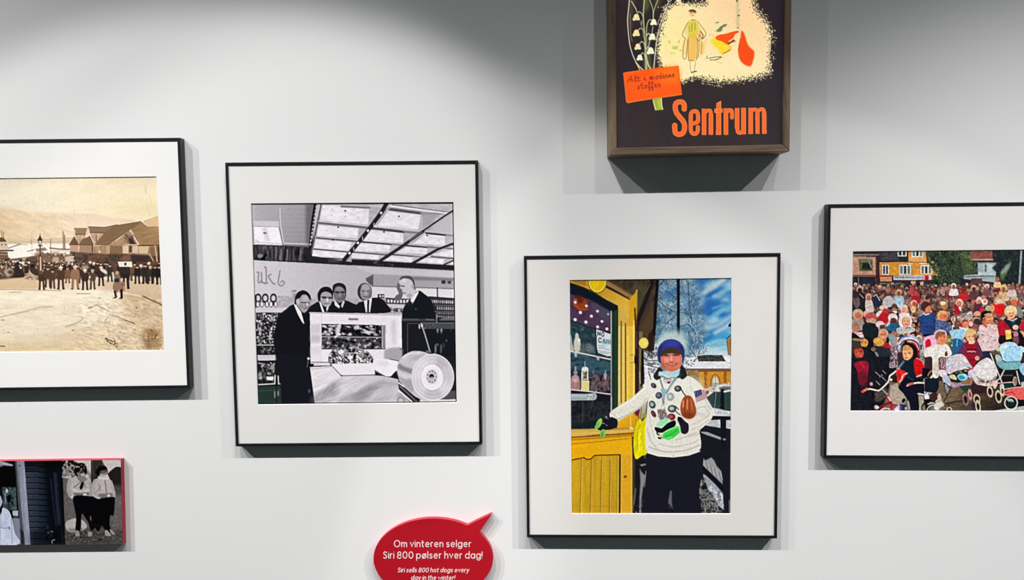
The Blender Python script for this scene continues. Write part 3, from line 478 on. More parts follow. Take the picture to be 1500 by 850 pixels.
    p.P([(536, 407.5), (546, 402.5), (546, 419), (542, 417), (536, 411)], g(92)); p.L([(545.5, 419), (666, 423)], 1.2, g(110)); p.L([(546, 402), (546, 419)], 1, g(70))
    p.P([(545, 420.5), (666, 424.5), (666, 440), (545, 436)], g(222))
    p.L([(640.5, 422), (641, 438)], 1.8, g(40)); p.P(R4(647, 411.5, 653, 416), g(45), 1, .5); p.P(R4(656, 412, 661, 416), g(60), 1, .5)
    # shop lettering 'ukt'
    for L_ in ([(376.5, 399), (379, 400), (378, 412), (380, 414.5), (383, 411)], [(383, 399), (383.5, 413), (386, 414)], [(387.5, 392), (389.5, 393), (390, 414), (387, 415), (392, 414.5)],
               [(397, 402), (393.5, 404), (393.5, 406), (400.5, 416), (403, 415.5)], [(410, 397), (409, 404), (407.5, 413), (410, 418.5), (414, 418), (416.5, 414), (413.5, 411.5), (411.5, 414)]):
        p.L(L_, 1.9, g(120), .8, .9, True)
    # shelves left
    for i, x in enumerate((378, 388.5, 400.5)):
        p.E(x, 437, 4, 5.5, g(45), ring=2.2); p.E(x, 437, 2.2, 3.5, g(210)); p.L([(x, 443), (x, 447)], 2.2, g(45))
    for x in (377.5, 383.5, 391, 397, 404): p.E(x, 446, 2.8, 4.6, g(50)); p.E(x, 446, 1.9, 3.6, g(232))
    p.P(R4(368, 432, 376, 451), g(40), .8); p.N(R4(407, 434, 428, 451), [g(120), g(200), g(150), g(215)], 2, 6, .8, .5)
    p.N(R4(427, 425, 434, 450), [g(140), g(200), g(110)], 3, 4, .8, .5); p.L([(427, 427), (434, 426)], 1, g(90))
    p.P([(374, 451), (420, 452), (411, 458), (375, 458)], g(212)); 
    p.P([(375, 458), (412, 458), (404, 520), (378, 520)], g(34))
    p.D([(376, 459), (407, 459), (400, 505), (377, 504)], 210, [g(215), g(150), g(90), g(185), g(60)], .8, 2.2, .7)
    p.D([(376, 459), (407, 459), (400, 505), (377, 504)], 60, [g(25)], .8, 1.6, .7)
    p.L([(377, 505.7), (404, 505.7)], 1.6, g(185)); p.D([(378, 508), (404, 508), (404, 519), (378, 519)], 16, [g(130), g(90)], 1, 1.6)
    p.P([(377, 520.5), (403, 520), (403, 528), (378, 528.5)], g(210)); p.P([(403, 520), (406, 519), (405, 527), (403, 528)], g(120))
    p.P([(378, 530), (420, 530), (420, 563), (379, 563)], g(30))
    p.D([(379, 532), (402, 532), (402, 560), (379, 560)], 45, [g(120), g(60), g(90), g(180), (50, 62, 66)], 1, 3, .6)
    for x, y, a, b in ((383, 533, 6, 1.2), (381, 549, 2.6, 3), (394, 547.5, 3, 2), (399, 538, 3, 4)): p.E(x, y, a, b, g(150), 10)
    p.P([(390.5, 552), (400.5, 552), (400, 557.5), (390.5, 557)], g(238))
    p.L([(379, 563.6), (402.5, 562.4), (403, 550)], 1.6, g(235)); p.L([(407.5, 551), (408, 562.5), (413, 562.6)], 1.5, g(235))
    p.P([(378, 566), (420, 566), (420, 594), (378, 594)], (38, 56, 54)); p.L([(379, 573), (415, 571)], 1.4, (70, 90, 86), .6, 1)
    p.L([(402.5, 574), (402.5, 582)], 2, g(160), .8, 1.4); p.L([(407.5, 574), (407.5, 579)], 2, g(170), .8, 1.4); p.L([(405, 566), (405, 590)], 1.5, g(25))
    # shelves right and between the heads
    p.N(R4(430, 438, 600, 452), [g(110), g(190), g(150), g(215)], 2.4, 4, .7, .6)
    p.P(R4(553, 431, 563, 437), g(55)); p.E(557, 434, 1.4, 1.6, g(220)); p.E(561, 434, 1.4, 1.6, g(200))
    p.P([(565, 436), (596, 438), (596, 446), (566, 445)], g(62))
    for k in range(7): p.E(569+k*4.6, 441+k*.15, 1.5, 2.6, g(225)); p.E(569+k*4.6, 438, 1.2, .8, g(25))
    p.P([(567, 445.5), (592, 447), (592, 452), (568, 451)], g(208)); p.N([(568, 450), (592, 452), (592, 458), (570, 458)], [g(60), g(220), g(50), g(200)], 3, 3, 1, 0, 2)
    p.P([(628, 434), (668, 437), (668, 470), (632, 470)], g(44))
    for j, (y, v) in enumerate(((441.5, 200), (451.5, 190), (459, 150), (463.5, 170))):
        for k in range(13 if j == 0 else 9):
            x = (631 if j == 0 else 641)+k*(2.9 if j == 0 else 3.2)
            p.E(x, y+k*.12, 1.1, 2.6 if j < 2 else 1.3, g(v*(.7+.3*p.rng.random())))
    for y in (447.3, 456.6): p.L([(637, y), (668, y+.8)], .9, g(140), .8)
    p.P([(590, 468), (668, 468), (668, 592), (586, 592)], (30, 33, 40))
    # men
    D_ = (27, 27, 35)
    p.S([(516, 458), (519, 450), (526, 443), (534, 441), (547, 436), (559, 438), (566, 445), (570, 458)], D_)
    p.E(534, 427.5, 10.4, 13, g(48)); p.E(535.5, 428, 8, 11.5, g(150), 4); p.E(535, 420.5, 6, 5, g(175), a=.8, soft=2)
    p.L([(530.5, 426), (534, 426.5)], 1.2, g(70)); p.L([(538, 427), (541.5, 426)], 1.2, g(70)); p.E(536, 430, 1.4, 2, g(190)); p.L([(532, 434.5), (536, 435.5), (540, 434)], 1.2, g(80)); p.E(542, 432, 2, 5, g(90), a=.6, soft=2)
    p.P([(533, 441), (545, 436), (542, 458), (536, 458)], g(232)); p.P([(538, 439.5), (541, 439), (540.5, 458), (537.5, 458)], D_)
    p.S([(484, 458), (486, 446), (492, 440), (506, 440), (516, 444), (526, 449), (527, 458)], D_)
    p.E(498, 430, 9, 14.5, g(52)); p.S([(490, 422), (496, 419.5), (504, 422), (506, 430), (504, 440), (498, 444), (492, 440), (489.5, 430)], g(122)); p.E(497, 423, 6, 3, g(150), a=.8, soft=1.5)
    p.S([(487, 426), (488, 418), (495, 414.5), (503, 416), (507, 422), (506.5, 432), (504, 424), (497, 419.5), (491, 422), (489, 430)], g(36))
    p.E(494, 428.5, 3, 1.6, g(60)); p.E(502, 428.5, 3, 1.6, g(60)); p.L([(490, 428), (506, 428)], .8, g(40)); p.E(498, 432, 1.3, 2.4, g(150)); p.L([(494, 437.5), (501, 437.8)], 1.1, g(65)); p.E(503, 436, 2, 5, g(80), a=.6, soft=1.5)
    p.P([(490, 439), (498, 449), (496.5, 452), (490, 447)], g(225)); p.P([(503, 440), (505, 442), (501.5, 451), (499, 449)], g(215)); p.L([(498.5, 444), (499.5, 452)], 2, g(25))
    p.S([(450, 458), (453, 450), (462, 444), (470, 441), (486, 441), (491, 448), (492, 458)], D_)
    p.E(465.5, 433, 2.2, 4, g(170)); p.S([(470, 430), (477, 425), (485, 429), (487, 437), (484, 447), (478, 450), (472, 446), (469, 438)], g(172))
    p.S([(466, 440), (465.5, 430), (470, 422.5), (477, 420), (484, 422), (488, 430), (487, 440), (485, 431), (478, 427.5), (472, 429), (469.5, 434), (469, 442)], g(26))
    p.L([(470, 435), (487, 436)], .9, g(35)); p.E(475, 436, 3, 1.9, g(60)); p.E(483.5, 436.5, 2.6, 1.9, g(70)); p.L([(475, 445), (482, 445)], 1.2, g(90)); p.E(479.5, 440, 1.4, 2.6, g(225)); p.E(473, 443, 2, 3, g(150), a=.6, soft=1.2)
    p.P([(467, 441), (470, 443), (475.5, 458), (472, 457)], g(238)); p.P([(478, 452), (482, 445), (481, 452), (478.5, 457)], g(225)); p.L([(476.5, 450), (477, 458)], 1.8, g(25))
    # first man, full length
    p.S([(430, 446), (419, 453), (409, 462), (404, 478), (401, 500), (404, 520), (408, 545), (413, 560), (416, 600), (462, 600), (459, 570), (455, 535), (455, 462), (448, 455), (444, 452)], (24, 25, 33))
    p.P([(405, 520), (455, 520), (462, 600), (416, 600)], (27, 27, 38), 1, 1)
    p.S([(434, 444), (434, 434), (440, 428), (449, 430), (454, 438), (453, 448), (449, 456), (444, 458), (438, 451)], g(164))
    p.S([(431.5, 447), (432, 437), (435, 429.5), (442, 425.5), (449, 427), (454.5, 433), (455.5, 440), (453, 438), (449, 432.5), (443, 432), (439, 437), (436, 438), (435, 445)], g(27))
    p.E(436, 442, 2.4, 4, g(195)); p.E(447, 437, 4.5, 4, g(205), a=.6, soft=2.5); p.E(450, 448, 4, 4, g(120), a=.5, soft=2)
    p.L([(441, 443.5), (447, 443.5), (453, 444)], 1.3, g(50)); p.E(450, 446, 1.6, 2.4, g(215)); p.L([(445, 452), (450, 452)], 1.2, g(95)); p.E(441, 449, 3, 3, g(130), a=.5, soft=2)
    p.P([(430, 445), (434, 447), (441, 457), (446, 475), (443, 473), (436, 460)], g(238)); p.L([(446, 465), (446.5, 478)], 1.6, g(20))
    p.L([(452, 523), (450, 538)], 1.4, g(120), .7); p.E(452, 525.5, 2.2, 1.6, g(225)); p.E(453, 573, 1.6, 3, g(110), a=.7)
    # man on the right, in profile
    p.S([(584, 430), (581, 422), (582, 416), (586, 412), (590, 420), (590, 432), (586, 440), (577, 440), (580, 433)], g(104))
    p.S([(590, 592), (589, 470), (590, 455), (594, 446), (600, 440), (612, 426), (622, 431), (631, 439), (636, 455), (638, 480), (637, 592)], (25, 27, 36))
    p.S([(586, 409), (584, 414), (587, 419), (585.5, 422), (588.5, 424), (589.5, 428), (592, 431), (594, 434.5), (601, 438), (608, 432), (609, 418), (606, 408), (598, 404), (590, 405)], g(204))
    p.S([(585, 410), (588, 405.5), (594, 404), (601, 404.5), (606, 408.5), (608, 416), (608.5, 425), (606, 422), (604, 413), (599, 409), (592, 408), (587, 410)], g(82)); p.E(592, 411, 4, 3, g(225), a=.7, soft=1.5)
    p.L([(588, 419), (592, 419.5)], 1.5, g(50)); p.L([(590.5, 429.5), (594, 429.5)], 1.2, g(80)); p.E(605, 420, 1.8, 3.6, g(165)); p.E(600, 433, 4, 3, g(150), a=.6, soft=1.5)
    p.P([(604, 446), (601, 440), (612.5, 425.5), (613, 429)], g(240)); p.L([(600, 438), (598, 447)], 2, g(45)); p.E(609, 453, 1.5, 1, g(80)); p.E(602, 448, 4, 6, (20, 40, 38), a=.6, soft=2)
    # counter behind
    p.P([(588, 467), (636, 467), (637, 471), (589, 471)], g(62)); p.L([(590, 468), (612, 468)], 1.6, g(95), .8, 1.2); p.L([(624, 468), (636, 469)], 2, g(110), .8, 1.2)
    p.P([(588, 473), (668, 473), (668, 520), (588, 520)], (28, 31, 38)); p.L([(597, 520), (597, 474), (616, 474)], 1, g(84)); p.P([(615, 473.5), (667, 473), (667, 482), (618, 482)], (70, 74, 78)); p.D([(617, 475), (640, 475), (640, 482), (617, 482)], 25, [g(110), g(50)], .6, 1.2)
    p.L([(616, 473.3), (667, 473.3)], 1, g(120)); p.P([(650, 465), (667, 464), (667, 470), (643, 470)], g(120), .8, .5); p.L([(639.5, 461), (639.5, 472)], 2, g(140), .8)
    p.P([(619, 482), (668, 482), (668, 522), (628, 522)], (24, 28, 36)); p.L([(617, 474), (623, 492), (630, 516)], 2, g(165)); p.L([(614.3, 476), (614.3, 481)], 1.6, g(235)); p.E(618, 477, 1.3, 2.4, g(240))
    for x, y, h, v in ((641, 484, 2.6, 150), (646.5, 484, 2.6, 160), (641, 487.5, 1.3, 80), (646.5, 487.5, 1.3, 90), (654, 499, 2, 80), (638, 511, 7, 120), (641, 505, 2, 100), (646, 511, 7, 90), (650, 506, 4, 60), (660, 484, 2, 50)): p.E(x, y, 1.6, h, g(v), a=.85)
    p.E(627, 515, 4, 1.8, g(110), a=.8)
    # wrapping machine
    p.P([(454, 457.5), (588, 461), (589, 531), (455, 535)], g(236)); p.L([(454, 458.5), (588, 462)], 2.4, g(205)); p.L([(455, 461), (587, 464.5)], 1, g(250))
    p.P([(455, 475), (470, 475), (470, 489), (455, 489)], g(205), .8, 1.5); p.P([(455, 491), (470, 491), (470, 502), (455, 502)], g(190), .8, 2); p.L([(455, 506), (470, 505)], 1, g(255)); p.P(R4(455, 508, 470, 520), g(222), .8, 2); p.L([(471, 460), (471, 532)], .8, g(205))
    p.P([(573, 470), (580, 470), (581, 505), (575, 505)], g(205), .8, 2)
    for k, (a, b) in enumerate(((511.5, 517), (519, 523.5))): p.L([(a, 467.6), (b, 467.9)], 3, g(105), .85, 1)
    p.P([(471, 474.5), (565, 476.5), (564.5, 512), (471.5, 512)], g(30))
    p.P([(559, 476.5), (564.8, 476.8), (564.3, 511), (559, 511)], g(170)); p.L([(562.5, 478), (562.5, 510)], 1.2, g(90))
    p.N([(472, 476), (558, 477), (558, 492), (472, 492)], [g(18), g(30), g(60), g(190), g(240)], 5, 3, .9, .3, 1.4, 20)
    p.N([(472, 494), (558, 495), (558, 511), (472, 511)], [g(18), g(45), g(90), g(60), g(200)], 4, 3, .9, .3, 1.4, -15)
    p.L([(472, 493.3), (562, 494.5)], 1.5, g(165)); p.L([(498, 476), (495, 490)], 3.4, g(225), .9, 1); p.E(486, 488, 1.7, 1.5, g(250)); p.L([(497, 489), (491, 494)], 3, g(235), .9, 1); p.L([(550, 480), (549, 490)], 1, g(120))
    p.P([(471, 512), (500, 512), (500, 530), (471, 530)], g(240)); p.P([(563, 514), (572, 510), (584, 509), (590, 512), (589, 530), (563, 526)], g(150), .8, 1.5); p.L([(586, 510), (590, 514), (589, 523)], 2, g(90), .7)
    p.P([(459, 532), (484, 532), (484, 535.5), (459, 536)], g(225)); p.L([(456, 530.7), (484, 531)], 1, g(60)); p.P([(452, 533), (460, 533), (459, 537), (452, 539)], g(15)); p.P([(483, 531), (487, 532), (488, 537), (484, 536)], g(20))
    # table
    p.G([(454, 538), (486, 536.5), (500, 551), (548, 550), (562, 551), (584, 556), (612, 573), (610, 598), (462, 598)], g(236), g(198), (480, 540), (540, 592))
    p.L([(455, 541), (484, 538)], 1.2, g(190))
    for x, y, a, b, r_, v in ((476, 580, 20, 10, -25, 130), (487, 566, 10, 4, -30, 125), (545, 568, 14, 5, -20, 120), (527, 582, 18, 9, -25, 135), (505, 585, 14, 6, -30, 160), (560, 590, 16, 8, 0, 175), (572, 562, 14, 2, 5, 150), (520, 560, 20, 3, -5, 215), (590, 583, 9, 12, 20, 150)):
        p.E(x, y, a, b, g(v), r_, .62, 7)
    for k in range(7): p.L([(462+k*3, 592-k), (478+k*8, 566+k)], 1.6, g(240), .3, 1.5)
    p.M([(456, 545), (600, 560), (606, 596), (462, 596)], .06, 14, 2.5, 2, -25)
    p.E(587, 587, 3.6, 3.6, g(190)); p.E(587, 587, 4.4, 4.4, g(110), ring=1)
    # tray and wrapped goods
    p.P([(484, 533), (549, 531), (549.5, 549), (500, 551)], g(240)); p.L([(486, 536), (500, 550.7), (549, 549.3)], 1.1, g(85)); p.E(500.5, 550.5, 2, 1, g(60))
    p.S([(483, 533), (482, 520), (490, 511), (505, 509), (520, 508), (535, 513), (543, 520), (548, 532), (530, 535), (505, 536)], g(110))
    p.N([(483, 533), (482, 520), (490, 511), (505, 509), (520, 508), (535, 513), (543, 520), (548, 532), (530, 535), (505, 536)], [g(30), g(70), g(250), g(110), g(60), g(245)], 5, 3.4, 1, .5, 1.7, 25)
    p.D([(488, 520), (545, 520), (546, 533), (488, 534)], 40, [g(250), g(235), g(60)], 1, 2.6, .6)
    p.P([(486, 533.5), (548, 532.5), (548, 537), (488, 537)], g(244), 1, .6)
    p.S([(547, 527), (556, 525.5), (575, 528), (584, 532), (579, 549), (571, 551.5), (562, 550), (549, 542)], g(240)); p.L([(549, 543), (563, 551)], 1.6, g(100)); p.E(562, 533, 9, 4, g(222), 8, .8, 3)
    p.L([(571, 526), (584, 529)], 1.6, g(110)); p.P([(573, 551.5), (581, 543), (583, 553)], g(28), 1, .4)
    # film roll
    p.P([(583, 556), (592, 566), (608, 578), (620, 586), (622, 598), (608, 598), (584, 570)], g(46)); p.L([(584, 561), (597, 570)], 2, g(225)); p.L([(584, 572), (607, 592)], 2, g(240)); p.L([(586, 566), (612, 590)], 1.2, g(130)); p.P([(592, 566), (604, 572), (618, 586), (610, 588)], g(28), .8, .6)
    p.P([(648, 584), (656, 574), (668, 572), (668, 592), (648, 592)], g(78)); p.P([(618, 586), (668, 585), (668, 590), (620, 590)], g(206)); p.P([(616, 584), (624, 584), (622, 596), (614, 592)], g(215)); p.L([(620, 590.3), (668, 590)], 1, g(130))
    body = smooth([(598, 517), (606, 514.3), (618, 515), (630, 519), (640, 524), (630, 586), (612, 583), (602, 576), (592, 566), (584, 554), (582, 541), (584, 531), (590, 522)], True)
    p.P(body, g(198)); p.M(body, .05, 2, 20, 0, 62)
    p.P(smooth([(585, 533), (592, 537), (604, 541), (612, 541), (610, 550), (604, 549), (594, 545), (583, 540)], True), g(110), .75, 1.5); p.P(smooth([(583, 543), (590, 548), (606, 553), (608, 562), (596, 556), (584, 550)], True), g(215), .8, 1.5)
    p.P(smooth([(584, 552), (594, 556), (606, 556), (606, 574), (600, 572), (590, 562)], True), g(150), .7, 1.5); p.L([(590, 524), (600, 518), (614, 517)], 2, g(238), .7, 2); p.E(612, 524, 10, 4, g(170), -10, .6, 3)
    p.E(634, 552.8, 31, 34.2, g(208), 0, 1, .8)
    cx, cy = 634, 552.8
    for a0, a1, v in ((-150, -110, 228), (-75, -35, 172), (-35, 20, 196), (20, 60, 222), (60, 120, 180), (120, 165, 214), (170, 210, 226)):
        pts = [(cx, cy)]+[(cx+29*math.cos(math.radians(t)), cy+32*math.sin(math.radians(t))) for t in np.linspace(a0, a1, 9)]
        p.P(pts, g(v), .7, 3)
    for k in range(5): p.E(cx, cy, 18+k*2.7, 20+k*2.9, g(232 if k % 2 else 178), ring=.7, a=.35)
    p.E(cx, cy, 30.5, 33.6, g(238), ring=1.2, a=.8)
    p.E(633, 553, 14.8, 17.8, g(236)); p.E(633, 553, 14.8, 17.8, g(250), ring=1.2); p.E(632.5, 552, 8.6, 11, g(205)); 
    for k in range(9):
        t = k*40*math.pi/180; p.E(632.5+6*math.cos(t), 552+8*math.sin(t), 1.7, 1.9, g(128 if k % 2 else 150), a=.8)
    p.E(632.5, 552, 4.4, 5, g(225)); p.E(632.3, 551.6, 3.6, 3.8, g(22)); p.E(632.6, 554.4, 2.6, 2.2, g(170))
    # black printed border
    for a, b in (((367, 298.6), (666, 297)), ((367, 297), (377.5, 594)), ((377, 592.9), (670, 589.6)), ((664.3, 296), (669, 590))): p.L([a, b], 3.2, g(14))
    p.M(R4(362, 290, 674, 598), .035, 1.2, 1.2)
    return p

def paint_kiosk():
    p = Painter(828, 400, 1080, 762, (40, 40, 45), 3)
    # sky
    p.G(R4(955, 400, 1080, 545), (62, 120, 168), (60, 150, 195), (1000, 405), (1060, 500))
    p.N(R4(955, 400, 1080, 545), [(30, 90, 160), (50, 125, 185), (110, 165, 195), (175, 200, 208)], 26, 12, .75, 0, 1.2, -25)
    p.E(1044, 448, 17, 9, (38, 98, 168), -15, .85, 6); p.E(1064, 447, 8, 5, (40, 120, 180), 0, .7, 4); p.E(1058, 425, 6, 4, (60, 120, 165), a=.6, soft=4)
    p.L([(1032, 428), (1046, 420), (1060, 409)], 7, (188, 200, 200), .85, 5); p.L([(1046, 434), (1072, 421)], 5, (150, 185, 205), .7, 5)
    p.L([(1020, 462), (1040, 466), (1052, 458), (1072, 447)], 5, (105, 170, 205), .8, 4); p.L([(1044, 452), (1060, 447)], 3, (110, 175, 205), .7, 3)
    p.L([(1030, 482), (1050, 478), (1074, 462)], 7, (170, 195, 210), .75, 5); p.L([(1048, 488), (1074, 472)], 6, (190, 205, 215), .8, 5); p.E(1060, 494, 14, 7, (60, 150, 195), a=.7, soft=5); p.L([(1035, 506), (1050, 500), (1068, 498)], 5, (150, 195, 210), .7, 4)
    p.P([(1015, 512), (1040, 509), (1072, 515), (1074, 545), (1010, 545)], (200, 214, 220), .9, 3); p.L([(1036, 512), (1064, 509)], 4, (170, 205, 215), .8, 3)
    # frosted birch
    tree = [(960, 404), (1008, 404), (1022, 412), (1030, 424), (1033, 440), (1030, 455), (1036, 470), (1040, 484), (1032, 498), (1022, 520), (1008, 545), (940, 545), (950, 520), (956, 480)]
    p.N(tree, [(60, 86, 106), (100, 126, 142), (140, 158, 168), (186, 192, 194)], 9, 8, .6, 3.5)
    for k in range(1500):
        x = 958+80*p.rng.random(); y = 404+130*p.rng.random()
        if x > 1012+(y-404)*.22+p.rng.normal()*6: continue
        a = p.rng.random()*6.28; l = 1.5+3.2*p.rng.random()
        c = [(36, 52, 68), (46, 60, 74), (204, 206, 208), (170, 186, 194), (90, 96, 100), (60, 84, 104)][p.rng.integers(6)]
        p.L([(x, y), (x+l*math.cos(a)*.5, y+l*.5), (x+l*math.cos(a), y+l*(.3+abs(math.sin(a))))], .7, c, .75)
    p.E(1003, 435, 8, 16, (120, 165, 195), 10, .35, 5); p.E(983, 430, 9, 9, (60, 115, 165), 0, .55, 6); p.E(998, 468, 7, 12, (170, 195, 200), 0, .45, 5)
    for L_ in ([(963, 422), (974, 409), (986, 405)], [(966, 486), (978, 472), (991, 461)], [(964, 440), (978, 452), (990, 458)], [(1008, 412), (1010, 450), (1014, 475)], [(992, 440), (984, 432), (976, 426)], [(1014, 470), (1008, 460), (998, 458)], [(962, 496), (972, 493), (986, 482)], [(997, 478), (1008, 475), (1020, 490)], [(1002, 500), (1012, 512), (1024, 530)]):
        p.L(L_, 1.1, (32, 52, 68), .8)
    p.L([(993.5, 404), (993.8, 493)], 4.4, (14, 20, 30)); p.L([(991.4, 404), (991.6, 492)], .8, (60, 75, 90), .8)
    p.S([(962, 498), (968, 488), (980, 482), (996, 484), (1006, 492), (1010, 512), (1004, 530), (958, 530), (958, 512)], (150, 186, 194), .65, 3)
    # snow, roofs, church
    p.P([(941, 520), (966, 520), (968, 556), (956, 565), (942, 575)], (208, 208, 212)); p.N([(941, 500), (966, 505), (968, 560), (942, 575)], [(60, 62, 66), (190, 190, 195), (222, 222, 226), (235, 235, 238)], 4, 4, .75, 1, 1.6)
    for L_ in ([(943, 524), (950, 529), (966, 528)], [(943, 533), (955, 537), (968, 540)], [(950, 544), (954, 558)], [(945, 514), (952, 522)]): p.L(L_, 1.4, (48, 46, 50), .85)
    p.D([(942, 505), (962, 508), (962, 525), (942, 525)], 40, [(50, 55, 60), (90, 95, 100), (200, 205, 210)], .6, 1.6)
    p.P([(1003, 524), (1075, 521), (1075, 541), (1000, 541)], (218, 218, 224)); p.M([(1003, 524), (1075, 521), (1075, 541), (1000, 541)], .06, 4, 2)
    p.D([(1000, 520), (1024, 520), (1022, 545), (1002, 545)], 60, [(70, 74, 80), (220, 222, 226), (130, 136, 142)], .5, 1.4)
    p.P([(1021, 521.5), (1037, 520), (1058, 520.5), (1063, 529.5), (1023, 529.8)], (56, 58, 54)); p.M([(1021, 521), (1058, 520), (1063, 530), (1023, 530)], .4, 3, 1.5); p.L([(1019, 521), (1037, 519)], 1, (180, 190, 195))
    p.P([(1064, 499), (1075, 491), (1075, 524), (1067, 520)], (170, 112, 52)); p.L([(1064, 497), (1073, 489)], 1.6, (38, 30, 30)); p.L([(1065, 499), (1067, 520)], 1, (90, 60, 35)); p.L([(1070, 496), (1070.5, 521)], 1.6, (90, 66, 40)); p.P([(1067, 476), (1073, 470), (1073, 479), (1067, 479)], (28, 24, 30))
    p.G([(1000, 541), (1075, 541), (1075, 578), (1010, 578)], (206, 146, 52), (190, 130, 40), (1010, 541), (1060, 578))
    p.P([(1000, 540.5), (1075, 540.5), (1075, 544.5), (1000, 545)], (120, 78, 42)); p.L([(1000, 540.5), (1075, 540.5)], .8, (70, 55, 45))
    for x in (1034, 1062.5): p.P([(x-2.4, 543), (x+2, 543), (x+1.4, 575), (x-1.2, 575)], (138, 76, 32), .95, .6)
    p.D(R4(1000, 544, 1073, 572), 70, [(180, 118, 40), (222, 164, 76)], .6, 1.8, .6, .5)
    p.E(1048, 562, 7.4, 14, (130, 80, 40)); p.E(1048, 562, 5.8, 12.4, (205, 150, 66)); p.E(1048, 563, 4.2, 10.5, (206, 212, 216)); p.P(R4(1044, 563, 1052, 574), (150, 158, 164)); p.L([(1048, 552), (1048, 574)], .8, (90, 95, 100)); p.L([(1044, 562), (1052, 562)], .8, (90, 95, 100))
    p.N([(1000, 543), (1024, 543), (1025, 562), (1014, 558), (1002, 548)], [(80, 76, 62), (150, 120, 80), (110, 100, 88), (190, 150, 95)], 3, 3, .95, .8)
    p.N([(1028, 568), (1075, 560), (1075, 590), (1030, 590)], [(220, 224, 228), (120, 126, 132), (205, 208, 214), (60, 66, 72)], 5, 4, .95, 1)
    p.P([(1046, 571), (1052, 566), (1062, 563), (1072, 566), (1073, 572), (1054, 575)], (228, 222, 214), 1, 1); p.P([(1053, 568), (1062, 566), (1073, 567), (1073, 574), (1056, 576)], (66, 70, 76), .8, 1); p.P([(1027, 571), (1040, 570), (1048, 580), (1038, 584)], (226, 222, 218), .9, 1.5)
    # dark street, rail, snow bank
    p.P([(1034, 583), (1046, 574), (1075, 574), (1075, 612), (1040, 606)], (48, 68, 68)); p.P([(1056, 570), (1061, 570), (1061, 606), (1054, 604)], (22, 24, 34)); p.P([(1046, 576), (1054, 574), (1056, 596), (1044, 590)], (40, 60, 58))
    p.L([(1061, 574), (1075, 571)], 2.6, (214, 216, 220)); p.P([(1064, 576), (1073, 575), (1073, 603), (1064, 602)], (40, 64, 60)); p.L([(1049, 575), (1046, 604)], 1, (120, 130, 136))
    p.P([(1036, 584), (1044, 598), (1056, 600), (1066, 603), (1075, 604), (1075, 610), (1040, 610)], (220, 221, 224), 1, .8); p.N([(1046, 599), (1072, 603), (1072, 609), (1048, 607)], [(240, 240, 240), (170, 174, 180), (220, 220, 224)], 3, 2)
    p.P([(1024, 625), (1034, 612), (1075, 611), (1075, 760), (1018, 760)], (27, 28, 38)); p.P([(1040, 609.5), (1075, 610.5), (1075, 614), (1042, 613.5)], (20, 22, 30))
    p.P([(1036, 616), (1055, 615), (1055.5, 627), (1034, 623.5)], (186, 188, 194)); p.P([(1063, 616), (1075, 615), (1075, 629), (1063.5, 627.5)], (190, 193, 198)); p.M([(1036, 616), (1075, 615), (1075, 629), (1034, 624)], .08, 4, 3)
    p.P([(1027, 632.5), (1036, 633), (1056, 641), (1056, 644.5), (1034, 637), (1027, 634)], (150, 152, 160)); p.P([(1056, 613), (1063.5, 613), (1064, 660), (1056, 655)], (22, 24, 34)); p.E(1061, 643.8, 2.4, 1.6, (120, 122, 130))
    p.P([(1027, 680), (1031, 672), (1033, 675), (1036, 674), (1042.5, 670.5), (1047, 676), (1050, 683), (1057, 691), (1059, 710)], (150, 150, 154), 1, .5)
    for k in range(9): p.L([(1031+k*3.1, 676+k*2.2), (1034+k*3.2, 686+k*2.6)], 1, (100, 100, 106) if k % 2 else (185, 185, 188), .8)
    p.P([(1030, 695), (1034, 697), (1047, 709), (1059, 723), (1061, 748), (1053, 742), (1044, 726), (1034, 713)], (168, 174, 184), 1, .6); p.M([(1030, 695), (1059, 723), (1061, 748), (1034, 713)], .25, 4, 3); p.D([(1036, 702), (1058, 724), (1056, 740), (1042, 722)], 16, [(110, 115, 124), (205, 210, 216)], .8, 2)
    p.N([(1020, 718), (1030, 700), (1036, 716), (1047, 730), (1056, 746), (1062, 756), (1017, 756)], [(32, 32, 36), (80, 78, 80), (150, 148, 148), (100, 98, 96), (45, 44, 46)], 4, 3, .95, .8, 1.4)
    p.D([(1022, 742), (1044, 744), (1058, 754), (1020, 755)], 24, [(170, 166, 164), (120, 116, 114), (60, 58, 60)], .8, 2.2); p.P([(1034, 706), (1037, 716), (1026, 716)], (24, 24, 30), .8, .6)
    p.P([(1024, 700), (1027, 700), (1029, 712), (1024, 712)], (150, 152, 156), .9, .6); p.P([(1066, 734), (1072, 732), (1072, 754), (1067, 754)], (112, 108, 108), .9, .8)
    p.L([(1026, 682), (1044, 700), (1064, 722)], 5, (20, 22, 32)); p.P([(1058, 690), (1066, 690), (1068, 756), (1061, 756)], (24, 27, 40))
    # eave and beams
    p.P([(884, 404), (966, 404), (961, 480), (958, 514), (930, 514), (929, 440), (936, 424), (924, 437), (900, 424)], (64, 50, 38)); p.N([(890, 404), (966, 404), (960, 460), (936, 424), (924, 437)], [(40, 34, 28), (70, 56, 42), (92, 76, 54)], 5, 14, .7, 1, 1, 30)
    p.P([(944, 470), (957, 440), (960, 470), (957, 514), (936, 514), (937, 480)], (84, 62, 42), .8, 2); p.P([(941, 420), (934, 440), (933, 470), (938, 455), (946, 425)], (70, 76, 48), .6, 2)
    p.L([(958, 404), (946, 440), (934, 470), (932, 486)], 6, (34, 24, 30), 1, 1.5); p.L([(952, 416), (947, 428)], 1.2, (130, 110, 96), .6, 1); p.L([(963.5, 404), (960, 450), (958, 490)], 4, (20, 20, 28), 1, 1.2); p.P([(950, 490), (958.5, 480), (957, 515), (948, 515)], (32, 24, 30), .8, 1)
